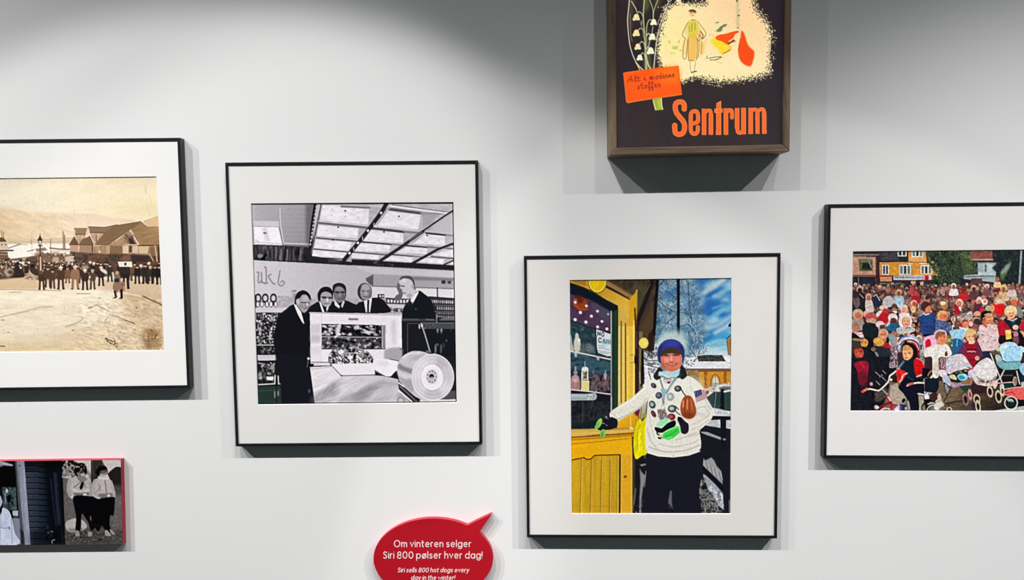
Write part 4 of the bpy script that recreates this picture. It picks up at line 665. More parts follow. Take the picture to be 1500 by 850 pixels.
    p.L([(884, 412), (906, 424), (927, 437)], 6, (140, 108, 62), 1, 1); p.L([(886, 409), (910, 421), (928, 433)], 1.4, (90, 66, 42)); p.L([(886, 415), (920, 433)], 1, (170, 140, 90), .7)
    # yellow gable
    p.P([(832, 409), (862, 409), (866, 418), (888, 421), (922, 439), (928, 432), (934, 424), (933, 455), (930, 500), (930, 632), (904, 632), (905, 449), (880, 435), (856, 421), (833, 413)], (206, 158, 48))
    p.G([(866, 420), (888, 422), (922, 439), (922, 470), (905, 450), (880, 435)], (190, 134, 36), (222, 182, 66), (870, 420), (915, 460)); p.P([(833, 409), (858, 409), (860, 420), (845, 417)], (160, 104, 44), .8, 1)
    p.L([(862, 424), (880, 434), (904, 447)], 1.6, (190, 160, 110), .9); p.L([(887, 420.5), (906, 430), (923, 439)], 2, (70, 32, 18)); p.P([(921, 440), (930, 430), (933, 440), (931, 500), (920, 500)], (218, 158, 26), .8, 2); p.L([(932, 425), (932.5, 450)], 1.6, (170, 150, 60))
    p.P([(905, 450), (921, 455), (920, 480), (905, 480)], (208, 172, 88), .7, 2)
    for xa, xb, c in ((905, 909.5, (222, 200, 128)), (910.5, 915.5, (226, 200, 108)), (917.5, 930, (230, 190, 74))): p.P([(xa, 478), (xb, 478), (xb, 632), (xa, 632)], c, .9, .6)
    p.L([(910, 471), (910, 590)], 1.7, (92, 62, 22)); p.L([(916.2, 474), (916.7, 590)], 1.7, (84, 58, 22)); p.L([(920, 490), (919, 600)], 2.4, (238, 206, 110), .7, 1.2); p.L([(925, 486), (925, 590)], 2, (214, 172, 52), .6, 1.5); p.L([(928.3, 470), (928.6, 590)], 1.6, (238, 222, 120), .8)
    for y in (520, 531.5): p.L([(923, y), (929, y)], .8, (120, 96, 30))
    p.P([(930, 478), (936, 478), (936, 640), (930, 640)], (52, 30, 36)); p.P([(936, 486), (941, 486), (941, 640), (936, 640)], (116, 108, 68)); p.P([(929, 522), (933, 520), (934, 534), (929, 532)], (40, 14, 26)); p.P([(939.5, 512), (943, 514), (944, 562), (938, 568)], (30, 24, 26)); p.L([(930, 452), (931, 478)], 2.4, (58, 52, 30)); p.L([(937, 545), (938, 562)], 1.8, (170, 164, 140), .8); p.L([(932.5, 486), (932.5, 510)], 1, (110, 90, 84), .7)
    # yellow lamps
    p.E(875, 412.5, 14, 17.5, (110, 78, 18)); p.E(875, 412, 13, 16.6, (228, 205, 78)); p.E(875, 411.5, 11, 14.6, (222, 182, 14)); p.E(872, 416, 6, 7, (232, 196, 16), a=.8, soft=3)
    p.E(943, 503, 8.3, 9.2, (60, 40, 30)); p.E(942.8, 502.6, 7, 8, (226, 204, 96)); p.E(942, 502, 4.4, 5, (242, 222, 110), a=.9, soft=2); p.D(R4(938, 497, 948, 508), 16, [(214, 180, 60), (246, 232, 140)], .4, .9)
    # shop window
    p.P([(830, 412.5), (856, 423), (880, 435), (905.3, 448), (905, 628), (830, 630)], (18, 30, 30)); p.P([(833, 418), (852, 424), (896, 448), (899, 470), (833, 440)], (16, 28, 44), .8, 2); p.L([(835, 415), (866, 426), (902, 449)], 1.6, (52, 30, 14), .9)
    p.P([(897.5, 458), (904, 453), (904, 625), (897, 625)], (32, 62, 46)); p.P([(898, 460), (901, 458), (901, 625), (898, 625)], (26, 48, 38), .8, .6); p.L([(904.8, 450), (904.6, 626)], 1.2, (16, 24, 24))
    p.P([(832, 430), (864, 439), (895, 457), (896, 487), (872, 482), (833, 468)], (66, 50, 74)); p.N([(832, 430), (864, 439), (895, 457), (896, 487), (872, 482), (833, 468)], [(54, 42, 62), (88, 48, 88), (70, 60, 84)], 7, 6, .7)
    p.P([(866, 441), (893, 456), (894, 474), (868, 456)], (74, 76, 92), .7, 2); p.E(850, 444, 11, 9, (150, 62, 22), 35, .9, 2.5); p.E(848, 438, 7, 6, (78, 30, 22), 30, .8, 3); p.L([(842, 447), (850, 454), (860, 453)], 3, (178, 76, 24), .8, 2); p.E(843, 441, 3, 3.6, (180, 110, 60), a=.7, soft=2)
    for x, y, r_ in ((842.6, 443, 2), (859, 448.2, 2), (850.2, 458, 2.4), (866.3, 463.3, 2.2), (875.2, 456, 2), (890.8, 460.3, 1.7), (842.5, 468.4, 2.4), (858.3, 472, 2.4), (881.8, 471, 2.1), (875.4, 479, 2.2), (889, 482, 2.2), (834, 451, 1.5)): p.E(x, y, r_, r_*.95, (232, 224, 236) if r_ > 1.9 else (170, 168, 190), 30, 1, .9)
    p.P([(832, 469), (872, 483), (874, 524), (832, 514)], (38, 60, 66)); p.N([(832, 471), (872, 484), (874, 522), (832, 512)], [(24, 44, 48), (52, 84, 84), (30, 44, 62), (80, 108, 112)], 12, 10, .75)
    p.E(845.5, 505, 5, 12, (196, 194, 184)); p.E(845, 493, 2.6, 5, (200, 198, 190)); p.E(848, 499, 2, 3, (222, 220, 212)); p.P([(841, 508), (850, 508), (851, 516), (841, 514)], (190, 188, 176), 1, .6); p.S([(830, 484), (836, 490), (838, 502), (840, 514), (830, 513)], (176, 174, 170)); p.E(835, 504, 2, 3.6, (120, 118, 118), a=.7)
    for x, y, a, b, v in ((854, 508, 4, 4, 96), (862, 509, 3.4, 4.6, 130), (866, 511, 3, 4, 110), (858, 514, 8, 3, 90)): p.E(x, y, a, b, (v, v+8, v+10), a=.8, ring=1.2); p.E(x, y, a*.6, b*.6, (v+20, v+26, v+26), a=.5, soft=1)
    p.P([(873.5, 482.5), (895.5, 490), (895.5, 521.5), (890, 522), (876, 517), (874.5, 510)], (206, 216, 220)); p.P([(882, 500), (894, 498), (894, 505), (882, 507)], (150, 196, 216), .7, 1.5)
    for L_ in ([(875.6, 491.5), (875.8, 486), (879, 491.5), (879.2, 486.6)], ): p.L(L_, 1.3, (40, 44, 52))
    p.E(883, 490, 1.8, 2.8, (50, 54, 62), ring=1.1)
    p.E(879, 498.5, 2.2, 3, (40, 44, 50), ring=1.2); p.P(R4(880.3, 497, 883, 500), (208, 218, 222))
    p.L([(883, 502.5), (884.6, 496.5), (886.4, 503)], 1.1, (50, 64, 78)); p.L([(889.6, 498), (887.6, 498.6), (889.6, 500.8), (887.6, 503)], 1.1, (70, 90, 108)); p.L([(891.4, 497.5), (891.4, 504)], 1, (70, 90, 108)); p.L([(894, 498), (894, 504.5)], 1, (70, 90, 108)); p.L([(891.4, 501), (894, 501)], 1, (70, 90, 108))
    for y, xa, xb in ((506.5, 876, 886), (509.5, 877, 892), (514, 877, 893), (516.4, 878, 890)):
        x = xa
        while x < xb: l = 1+2*p.rng.random(); p.L([(x, y+(x-xa)*.2), (x+l, y+(x-xa)*.2+.3)], .9, (110, 118, 126), .8); x += l+1
    p.L([(875, 519), (894, 525)], 1, (96, 90, 96), .8)
    p.P([(832, 516), (872, 524), (896, 528), (896, 578), (832, 571)], (36, 40, 52)); p.N([(832, 517), (896, 530), (895, 552), (832, 540)], [(30, 50, 60), (46, 84, 98), (56, 96, 112), (34, 54, 66)], 12, 6, .85, 2)
    p.L([(832, 514), (860, 519.5), (895.5, 527)], 2, (206, 208, 212)); p.L([(836, 517), (862, 523)], 1, (110, 130, 136), .7); p.P([(841, 516), (846, 517), (845, 524), (842, 523)], (176, 190, 194), .9, .6); p.P([(874, 523), (878.5, 524), (878, 529), (874.5, 528)], (170, 182, 186), .9, .6)
    p.S([(838, 552), (848, 552), (849, 572), (837, 570)], (170, 138, 140), 1, .8); p.P(R4(841, 556, 845, 568), (214, 190, 190), .8, 1); p.L([(843, 538), (843, 550)], 2.6, (150, 146, 154)); p.E(843, 546, 3, 3, (140, 136, 146)); p.P([(837, 560), (850, 560), (849, 571), (838, 570)], (140, 70, 80), .5, 1.5)
    p.E(857, 541, 4.8, 3.6, (224, 222, 216)); p.P([(852, 541), (861.5, 541), (862, 557), (851.5, 557)], (222, 220, 208)); p.N(R4(853.5, 543.5, 860, 556), [(40, 38, 40), (120, 112, 96), (200, 196, 176)], 3, 3, .9); p.L([(856.8, 530), (856.8, 538)], 1.4, (160, 150, 156)); p.P([(851.5, 558), (863, 558), (863, 575), (851, 573.5)], (212, 202, 134)); p.L([(851.5, 558), (863, 558.4)], 1, (236, 230, 190))
    p.N([(864, 548), (895, 551), (895, 577), (864, 574)], [(30, 28, 34), (60, 50, 56), (120, 100, 106), (48, 40, 46)], 3.4, 6, .95, 0, 1.3); p.E(886.5, 551, 2.6, 5, (190, 160, 164), a=.8); p.L([(887, 543), (887, 556)], 1.4, (150, 170, 180), .8); p.E(869, 545, 2, 3, (80, 100, 108)); p.P(R4(884, 558, 889, 574), (140, 100, 104), .6, 1); p.P(R4(867, 556, 872, 572), (110, 106, 100), .6, 1)
    p.P([(832, 571), (864, 574), (896, 578), (896, 628), (832, 630)], (27, 24, 38)); p.L([(832, 570.5), (866, 574), (895.5, 578)], 1.7, (210, 198, 200)); p.N([(836, 590), (896, 588), (896, 612), (836, 624)], [(24, 22, 34), (30, 30, 38), (44, 50, 52), (26, 22, 40)], 7, 12, .9, 1); p.L([(854, 590), (853, 622)], 1.6, (60, 74, 72), .7, 1.2); p.L([(868, 588), (864, 604)], 1.4, (64, 76, 66), .7, 1.2); p.P([(836, 619), (880, 617), (880, 629), (836, 630)], (22, 38, 40), .7, 1)
    p.P([(832, 577), (866, 577), (869.5, 576), (873.5, 571), (872.5, 576.5), (874.6, 580), (873.5, 584.5), (870, 586.5), (832, 587)], (158, 170, 174)); p.L([(834, 579.5), (868, 580)], 1, (196, 208, 210), .8); p.L([(834, 584), (868, 584)], 1, (124, 134, 140), .7); p.D(R4(860, 578, 872, 585), 14, [(210, 214, 210), (130, 140, 146)], .5, 1.2)
    p.L([(895.4, 456), (895.4, 606)], 1.8, (148, 156, 150)); p.L([(895.2, 458), (895.3, 490)], 1.2, (196, 196, 190), .8); p.L([(895.6, 582), (895.6, 604)], 1.8, (186, 180, 190)); p.L([(897, 455), (896.8, 610)], .8, (20, 34, 30), .8)
    # counter and door
    p.P([(904, 600), (930, 596), (936, 600), (934, 634), (904, 630)], (224, 166, 22)); p.G([(904, 606), (936, 600), (934, 634), (904, 630)], (232, 178, 30), (206, 144, 20), (905, 605), (925, 632)); p.L([(923.5, 603), (924, 626)], 1.2, (246, 214, 100), .8); p.L([(905, 610), (905, 627)], 1, (200, 170, 70)); p.P([(927, 596), (936, 590), (936, 612), (930, 608)], (90, 24, 36), .8, 1)
    p.P([(830, 629), (872, 628), (928, 627), (929, 634), (872, 637), (830, 642)], (206, 166, 76)); p.L([(832, 629.5), (870, 628.8)], 1.4, (130, 136, 60), .8); p.L([(885, 629), (920, 628)], 2.6, (150, 110, 40), .6, 1.5); p.L([(832, 636), (875, 634), (925, 631)], 1.6, (226, 188, 96), .7, 1); p.E(925, 627.5, 3, 1.5, (250, 220, 150), 30)
    p.P([(830, 641), (880, 637), (929, 633), (929, 762), (830, 762)], (208, 150, 18)); p.G([(830, 646), (928, 640), (928, 672), (830, 675)], (222, 160, 12), (226, 170, 20), (840, 650), (920, 660)); p.L([(832, 641.3), (880, 638.3), (928, 634.6)], 1.8, (116, 66, 26)); p.L([(832, 645), (880, 641.5), (928, 637)], 2, (170, 110, 26), .9, 1); p.L([(832, 651), (870, 648), (922, 642.5)], 1.2, (150, 96, 22), .8); p.L([(836, 655), (860, 652)], 3, (240, 180, 30), .6, 2); p.L([(925, 634), (926.5, 660)], 1.4, (140, 90, 20), .8)
    G_ = lambda x, y: (830+x/8.093, 655+y/8.093)
    door = [G_(60, 155), G_(205, 127), G_(232, 145), G_(262, 150), G_(292, 138), G_(330, 100), G_(630, 92), G_(628, 870), G_(60, 870)]
    p.P(door, (194, 152, 26)); p.M(door, .06, 5, 30)
    for x0, x1 in ((165, 180), (285, 300), (405, 420), (510, 520)):
        p.L([G_(x0+8, 150), G_(x0-8, 860)], .9, (120, 88, 30)); p.L([G_(x0+22, 150), G_(x0+8, 860)], 1.4, (214, 160, 84), .85, .8); p.L([G_(x0-10, 170), G_(x0-24, 860)], 1, (170, 142, 40), .7)
    p.L([G_(610, 110), G_(605, 860)], 2, (176, 168, 90), .8, 1); p.L([G_(600, 110), G_(592, 860)], 1, (120, 96, 40), .6)
    p.L([G_(60, 155), G_(205, 127), G_(232, 145), G_(262, 150), G_(292, 138), G_(330, 100), G_(630, 92)], 1.7, (74, 32, 16)); p.L([G_(330, 92), G_(620, 84)], .8, (190, 120, 30), .7)
    p.L([G_(633, 95), G_(627, 862)], 2.4, (52, 32, 22)); p.P([G_(650, 110), G_(775, 90), G_(770, 862), G_(650, 862)], (216, 160, 34)); p.L([G_(652, 120), G_(650, 860)], 1, (230, 190, 90), .8); p.L([G_(772, 0), G_(768, 860)], 1.2, (206, 186, 90), .9); p.E(*G_(695, 352), 2.4, 2, (104, 76, 20), soft=1.2); p.L([G_(300, 710), G_(600, 700)], 3, (190, 120, 50), .4, 2)
    # dark gap behind the bag
    p.P([(926.5, 640), (948, 640), (952, 762), (926.5, 762)], (27, 26, 34)); p.P([(927, 640), (931, 640), (930, 672), (927, 672)], (70, 56, 30), .8, 1); p.P([(927.5, 672), (930.5, 672), (929.5, 740), (927.5, 740)], (60, 66, 60), .8, .6)
    p.P([G_(870, 212), G_(945, 200), G_(940, 218), G_(890, 232)], (150, 156, 152), .9, .6); p.P([G_(868, 255), G_(890, 300), G_(935, 340), G_(925, 420), G_(905, 500), G_(890, 620), G_(880, 860), G_(862, 860), G_(866, 600), G_(878, 420)], (138, 136, 138), .95, .8); p.L([G_(940, 290), G_(930, 400), G_(922, 470)], 1.2, (150, 150, 154), .8); p.P([G_(815, 480), G_(828, 500), G_(812, 640), G_(790, 760), G_(780, 860), G_(788, 700)], (110, 116, 116), .8, .8); p.P([G_(905, 620), G_(930, 860), G_(905, 860)], (120, 124, 150), .8, .8)
    p.P([(944, 655), (951, 660), (950, 674), (944, 672)], (110, 118, 100), .7, .8)
    p.D([(927, 740), (946, 730), (950, 753), (928, 754)], 16, [(110, 110, 120), (50, 50, 60), (24, 24, 32)], .5, 1.6)
    # trousers
    p.S([(948, 664), (985, 668), (1026, 658), (1029, 690), (1024, 720), (1022, 762), (946, 762), (945, 720), (948, 690)], (27, 27, 41)); p.P([(982, 719), (984.5, 720), (984.5, 735), (985.5, 748), (981, 744), (979, 735)], (104, 104, 110), .9, .8); p.L([(981, 740), (987, 753)], 1.6, (14, 16, 22))
    # bag
    p.P([(936, 586), (944, 575), (948, 580), (946, 612), (938, 614), (934, 604)], (186, 178, 150), .9, 1); p.L([(952, 572), (940, 592), (938, 616)], 1.4, (90, 84, 60), .8); p.P([(932, 594), (938, 600), (936, 610), (931, 604)], (90, 20, 44), .9, .8); p.P([(941, 606), (950, 606), (950, 614), (941, 612)], (150, 140, 60), .9, .8)
    p.S([(937, 613), (940, 618), (946, 612), (949, 614), (948, 640), (947, 664), (940, 668), (932, 673), (929, 665), (928, 645), (931, 625)], (222, 208, 16)); p.M([(930, 613), (948, 613), (948, 670), (930, 672)], .1, 3, 8, 0, 20)
    for L_ in ([(938, 622), (934, 636), (933, 655)], [(944, 618), (941, 640), (943, 660)], [(934, 628), (942, 634)]): p.L(L_, 1.2, (180, 166, 10), .7, 1)
    p.L([(937, 630), (936, 660)], 1.8, (250, 240, 60), .7, 1.2)
    # jumper
    J = (222, 218, 208)
    p.S([(960, 552), (950, 560), (940, 570), (925, 583), (908, 594), (895, 603), (893, 609), (896, 616), (903, 618), (915, 612), (935, 600), (948, 588), (956, 575)], J); p.L([(900, 616), (918, 609), (938, 597), (950, 582)], 2, (170, 160, 140), .7, 1.6); p.L([(905, 598), (928, 585), (945, 568)], 2.2, (238, 235, 226), .8, 1.6)
    for L_ in ([(898, 606), (903, 612)], [(908, 600), (914, 606)], [(922, 594), (930, 598)], [(940, 580), (946, 586)]): p.L(L_, .9, (180, 176, 168), .7)
    p.D([(894, 604), (906, 600), (906, 616), (896, 616)], 14, [(190, 186, 180), (240, 238, 230)], .5, 1.2)
    p.S([(962, 550), (952, 560), (950, 580), (948, 600), (946, 625), (945, 645), (948, 662), (962, 667), (985, 668.5), (1008, 666), (1024, 660), (1027, 650), (1025, 632), (1030, 626), (1040, 617), (1044, 608), (1042, 598), (1036, 586), (1032, 572), (1024, 561), (1008, 551), (985, 556)], J)
    p.G([(946, 556), (1030, 556), (1030, 600), (946, 600)], (232, 230, 226), J, (990, 556), (990, 600), .5, 4)
    for L_, w, c in (([(948, 628), (953, 645), (962, 657)], 2, (184, 176, 168)), ([(952, 600), (953, 620), (958, 640)], 1.4, (200, 188, 184)), ([(990, 645), (1004, 640), (1020, 634)], 1.8, (184, 178, 170)), ([(965, 650), (985, 655), (1012, 650), (1024, 644)], 1.6, (186, 180, 172)), ([(950, 655), (975, 662), (1004, 660), (1026, 652)], 1.4, (164, 158, 154)), ([(1020, 600), (1032, 596), (1038, 604)], 1.6, (186, 182, 176)), ([(1014, 622), (1028, 616), (1040, 606)], 1.2, (180, 176, 170)), ([(1012, 630), (1026, 624), (1040, 614)], 1, (176, 172, 164)), ([(1030, 578), (1036, 592), (1041, 600)], 1.8, (192, 190, 186)), ([(1010, 612), (1022, 606), (1034, 608)], 1.2, (190, 186, 180)), ([(968, 640), (985, 648)], 1.4, (200, 196, 188)), ([(1010, 560), (1014, 575)], 1.6, (206, 202, 198))):
        p.L(L_, w, c, .8, 1.2, True)
    for k in range(5): p.L([(1012+k*4, 606+k*1.5), (1018+k*5, 600+k*2.4)], 1, (176, 172, 166), .6, .8)
    p.L([(948, 663), (964, 668), (986, 669.5), (1008, 667), (1025, 661)], 1.6, (236, 234, 228)); p.L([(1009, 640), (1024, 636), (1024, 628)], 1.4, (170, 166, 160), .7)
    # collar, scarf, lanyards, badges
    p.S([(966, 538), (960, 545), (957, 552), (962, 557), (970, 552), (972, 545)], (38, 38, 36)); p.S([(998, 534), (1004, 542), (1006, 551), (999, 556), (994, 550), (994, 540)], (34, 34, 38)); p.P([(993, 546), (1000, 548), (998, 554), (992, 552)], (20, 60, 78), .9, .8)
    p.P([(966, 545), (982, 543), (997, 540), (995, 550), (986, 557), (972, 554), (964, 550)], (176, 206, 212), 1, .6); p.L([(966, 546), (978, 552), (986, 557)], 2.4, (206, 216, 206)); p.L([(970, 551), (980, 557)], 2, (90, 120, 136), .9); p.L([(984, 548), (994, 545)], 2, (140, 200, 226), .8, 1); p.L([(975, 556), (984, 553), (992, 554)], 1.6, (130, 150, 120), .9); p.P([(970, 555), (988, 557), (982, 562), (974, 562)], (200, 196, 200)); p.D([(970, 553), (986, 556), (980, 562)], 10, [(60, 50, 60), (210, 140, 110), (90, 110, 130)], .5, 1.3)
    p.P([(976, 560), (983, 558), (980, 563)], (100, 24, 40)); p.L([(967, 556), (970, 566), (973, 575), (972, 592)], 2.6, (120, 146, 148)); p.L([(989, 556), (982, 566), (976, 576)], 3, (118, 144, 146)); p.L([(987, 560), (979, 572)], .8, (190, 206, 200), .8); p.P([(968, 570), (976, 570), (975, 580), (969, 580)], (140, 178, 192)); p.L([(971.5, 582), (971.5, 592)], 3.4, (150, 164, 166)); p.L([(970, 584), (972, 591)], 1, (90, 100, 106))
    def badge(x, y, a, b, c, c2=None, rot=0):
        p.E(x, y, a, b, c, rot); p.E(x-.6, y-.4, a*.55, b*.5, c2 or tuple(min(255, v+60) for v in c), rot, .8, 1)
    badge(957.5, 565, 4.6, 3.4, (48, 36, 48), (120, 100, 130), 40); badge(993, 569.5, 5.4, 4.6, (46, 50, 48), (140, 148, 140)); badge(965, 579.5, 5, 5, (62, 66, 84), (120, 126, 150)); badge(982, 581.5, 5.6, 6, (150, 156, 160), (205, 210, 212)); badge(955.5, 593, 4.8, 6, (54, 70, 72), (190, 204, 202), -20); badge(984.5, 599, 6.4, 5.6, (66, 72, 76), (206, 212, 214)); badge(957.3, 606.5, 3, 5.6, (70, 26, 46), (120, 70, 90), -30); badge(983.4, 611, 6, 5, (118, 20, 40), (190, 90, 100)); p.E(975.5, 609, 2.4, 3, (240, 236, 236)); p.E(971, 597, 2.6, 2.6, (180, 186, 186), ring=1)
    p.N([(963, 600), (974, 599), (979, 612), (968, 618), (964, 610)], [(70, 40, 50), (150, 130, 130), (90, 80, 84), (200, 190, 190)], 2.2, 4, .95)
    p.L([(996, 567), (1001, 576), (1008, 584)], 1.6, (48, 46, 46)); p.L([(990, 603), (996, 608)], 1.6, (90, 96, 98)); p.L([(989, 595), (994, 600)], 1.4, (60, 60, 64))
    # gourd bag
    p.S([(1004, 580), (1009, 579.5), (1014, 583), (1018, 593), (1020, 603), (1017, 611), (1010, 614), (1001, 611), (997, 603), (997, 593), (1000, 584)], (158, 74, 36)); p.P(smooth([(999, 606), (1018, 606), (1012, 613), (1003, 612)], True), (110, 46, 26), .7, 2)
    for L_, c in (([(1001, 588), (1000.5, 596)], (238, 160, 104)), ([(1007, 586), (1006.5, 599)], (232, 150, 96)), ([(1012, 585), (1014, 600)], (196, 104, 58))): p.L(L_, 2, c, .85, 1.4)
    for L_ in ([(1004, 582), (1003, 600), (1004, 611)], [(1009, 581), (1010, 598), (1010, 612)]): p.L(L_, .9, (104, 40, 20), .75)
    # flag
    p.P([(1016.5, 573.5), (1031, 570), (1036, 583.5), (1019.5, 591)], (214, 196, 200))
    for k in range(6): t = k/6; p.L([(1017.3+3*t+.4, 576+t*15), (1032+5*t, 572+t*12)], 1.05, (140, 52, 70), .9)
    p.P([(1016.5, 573.5), (1027, 570.6), (1028.4, 578.5), (1018.6, 582.5)], (42, 46, 92))
    for i in range(3):
        for j in range(3): p.E(1019+i*3, 575.2+j*2.2-i*.8, .5, .5, (190, 190, 206))
    p.E(1034, 567, 3, 2.4, (190, 110, 60)); p.E(1041, 572, 4, 2.6, (214, 180, 130)); p.E(1036, 575, 2.4, 3, (90, 60, 40), a=.8)
    # gloves
    p.S([(890, 615), (896, 611), (904, 616), (904, 625), (896, 629), (886, 630), (880, 626), (884, 617)], (30, 22, 38)); p.E(900, 619, 4.6, 6, (18, 28, 44), 20); p.L([(883, 620), (889, 623.5)], 1.4, (170, 150, 190)); p.D([(884, 608), (892, 610), (890, 616)], 8, [(120, 120, 140), (40, 36, 60)], .5, 1.2)
    p.E(882, 626, 7, 4.6, (16, 34, 30), -20); p.E(877.4, 620.5, 3.6, 8, (142, 202, 96), 25); p.E(876, 623, 1.8, 4.6, (90, 160, 66), 25, .8, 1); p.E(883, 635.5, 4.2, 6.6, (118, 186, 92), 12); p.E(882, 637, 1.4, 4.4, (70, 130, 60), 8, .8, 1); p.L([(872, 625), (873, 629)], 2, (120, 190, 150), .9)
    p.S([(992, 614), (997, 611), (1003, 617), (1008.5, 622), (1008.5, 632), (1004, 636), (998, 634), (996, 624)], (38, 26, 44)); p.L([(994, 612), (999, 618)], 3, (24, 22, 28))
    p.S([(962, 621), (970, 615), (977, 612.5), (982, 615), (974, 622), (964, 626)], (150, 216, 172)); p.S([(971, 626), (978, 620), (988, 616), (990, 622), (984, 628), (972, 634), (962, 633)], (14, 22, 24)); p.S([(959, 626), (966, 627), (971, 630), (966, 634), (960, 631)], (28, 18, 26)); p.P([(961, 632), (966, 636), (966, 639), (962, 637)], (16, 16, 22)); p.P([(963, 640), (970, 641), (968, 644), (964, 643)], (16, 16, 22))
    p.S([(970, 640), (974, 632), (984, 627), (992, 624), (997, 628), (996, 633), (990, 639), (982, 644), (972, 643)], (58, 200, 72)); p.L([(972, 634), (982, 629), (993, 625)], 1.3, (170, 240, 176)); p.L([(975, 640), (984, 636), (992, 630)], 2, (40, 168, 52), .8, 1.2); p.L([(974, 642.5), (984, 641)], 1.6, (120, 236, 130), .8); p.L([(991, 616), (995, 624), (996, 632)], 1.6, (180, 220, 176), .9); p.L([(964, 635), (971, 640)], 1.6, (150, 200, 150), .9)
    # head
    p.S([(963, 512), (966, 502), (974, 497), (983, 495.5), (993, 498), (1000, 505), (1003.5, 515), (1003, 528), (1000, 535), (968, 535), (963, 524)], (170, 196, 206), .7, 2)
    p.S([(962, 508), (966, 496), (974, 489), (985, 487), (996, 490), (1003, 498), (1006, 510), (1000, 506), (990, 498), (976, 498), (967, 505)], (196, 208, 204), .75, 2)
    p.S([(963.5, 524), (963.5, 513), (967, 505), (974, 499), (983, 497), (992, 499), (999, 505), (1002.5, 514), (1002, 526), (999, 532), (997, 520), (970, 520), (968.5, 532), (965, 530)], (46, 52, 134))
    p.S([(963.5, 524), (963.5, 514), (967, 507), (971, 507), (969, 517), (968.5, 532), (965, 530)], (38, 44, 84), .85, 1.2); p.S([(1002, 526), (1002.5, 514), (999, 506), (995, 508), (998, 518), (998.5, 532), (1001, 530)], (34, 42, 92), .85, 1.2); p.E(984, 503, 10, 4, (60, 64, 160), a=.7, soft=3)
    F = (204, 118, 98)
    p.S([(968, 520), (974, 515), (984, 514), (995, 516), (999, 524), (998.5, 532), (995, 540), (988, 544), (981, 544.5), (973, 541), (969, 534)], F)
    p.S([(968, 523), (970, 514), (977, 510), (986, 509), (994, 512), (998, 519), (990, 518.5), (982, 517.5), (974, 519.5)], (56, 54, 42)); p.P(smooth([(985, 511), (994, 512.5), (998, 519), (989, 517)], True), (80, 48, 30), .7, 1)
    p.L([(972, 520.5), (979, 520.5)], 2.4, (110, 50, 44), .9, 1.2); p.L([(986.5, 520), (994.5, 520)], 2.4, (104, 46, 42), .9, 1.2); p.E(976, 521, 1.8, 1, (50, 26, 30)); p.E(990, 520.8, 1.8, 1, (50, 26, 30))
    p.E(975.5, 527.5, 4.6, 3.6, (240, 150, 138), a=.8, soft=2.5); p.E(992, 526.5, 4, 3.6, (232, 132, 112), a=.8, soft=2.5); p.E(983.6, 526, 1.8, 4, (244, 166, 146), a=.9, soft=1.2); p.E(983.5, 531, 3, 1.4, (160, 62, 62), a=.7, soft=1)
    p.P(smooth([(969, 530), (973, 534), (976, 540), (972, 540)], True), (160, 66, 30), .6, 1.5); p.L([(976, 532.6), (979.5, 534.6), (984.5, 535.4), (989, 534.4), (992, 532)], 1.5, (150, 42, 44), .85, 1, True); p.L([(979.5, 534), (984, 534.6), (988, 534)], .7, (226, 170, 156), .8); p.E(984, 541, 6, 3, (196, 100, 72), a=.6, soft=2); p.L([(972, 526), (972, 536)], 2, (190, 90, 60), .6, 1.5)
    p.M(R4(828, 400, 1080, 762), .05, 1.4, 1.4)
    return p

def person(p, x, y, s, hair, skin, body, w=1., h=2.2, face=0., a=1.):
    # one small figure of a crowd: head radius s at (x, y), body below
    p.S([(x-s*1.1*w, y+s*1.1), (x+s*1.1*w, y+s*1.1), (x+s*1.7*w, y+s*2.), (x+s*1.7*w, y+s*(1+h)), (x-s*1.7*w, y+s*(1+h)), (x-s*1.7*w, y+s*2.)], body, a)
    p.E(x, y-s*.12, s*1.05, s*1.15, hair, a=a); p.E(x+face*s*.35, y+s*.28, s*.72, s*.8, skin, a=a*(1 if s > 4.4 else .8))
    p.E(x-face*s*.8, y+s*.5, s*.5, s*.9, tuple(v*.45 for v in skin), a=.5, soft=s*.35)
    if s > 3.4:
        c = tuple(v*.45 for v in skin)
        p.E(x+face*s*.35-s*.28, y+s*.18, s*.13, s*.1, c, a=.8); p.E(x+face*s*.35+s*.3, y+s*.18, s*.13, s*.1, c, a=.8)
        p.L([(x+face*s*.35-s*.22, y+s*.68), (x+face*s*.35+s*.22, y+s*.68)], s*.14, (170, 70, 60), .7)

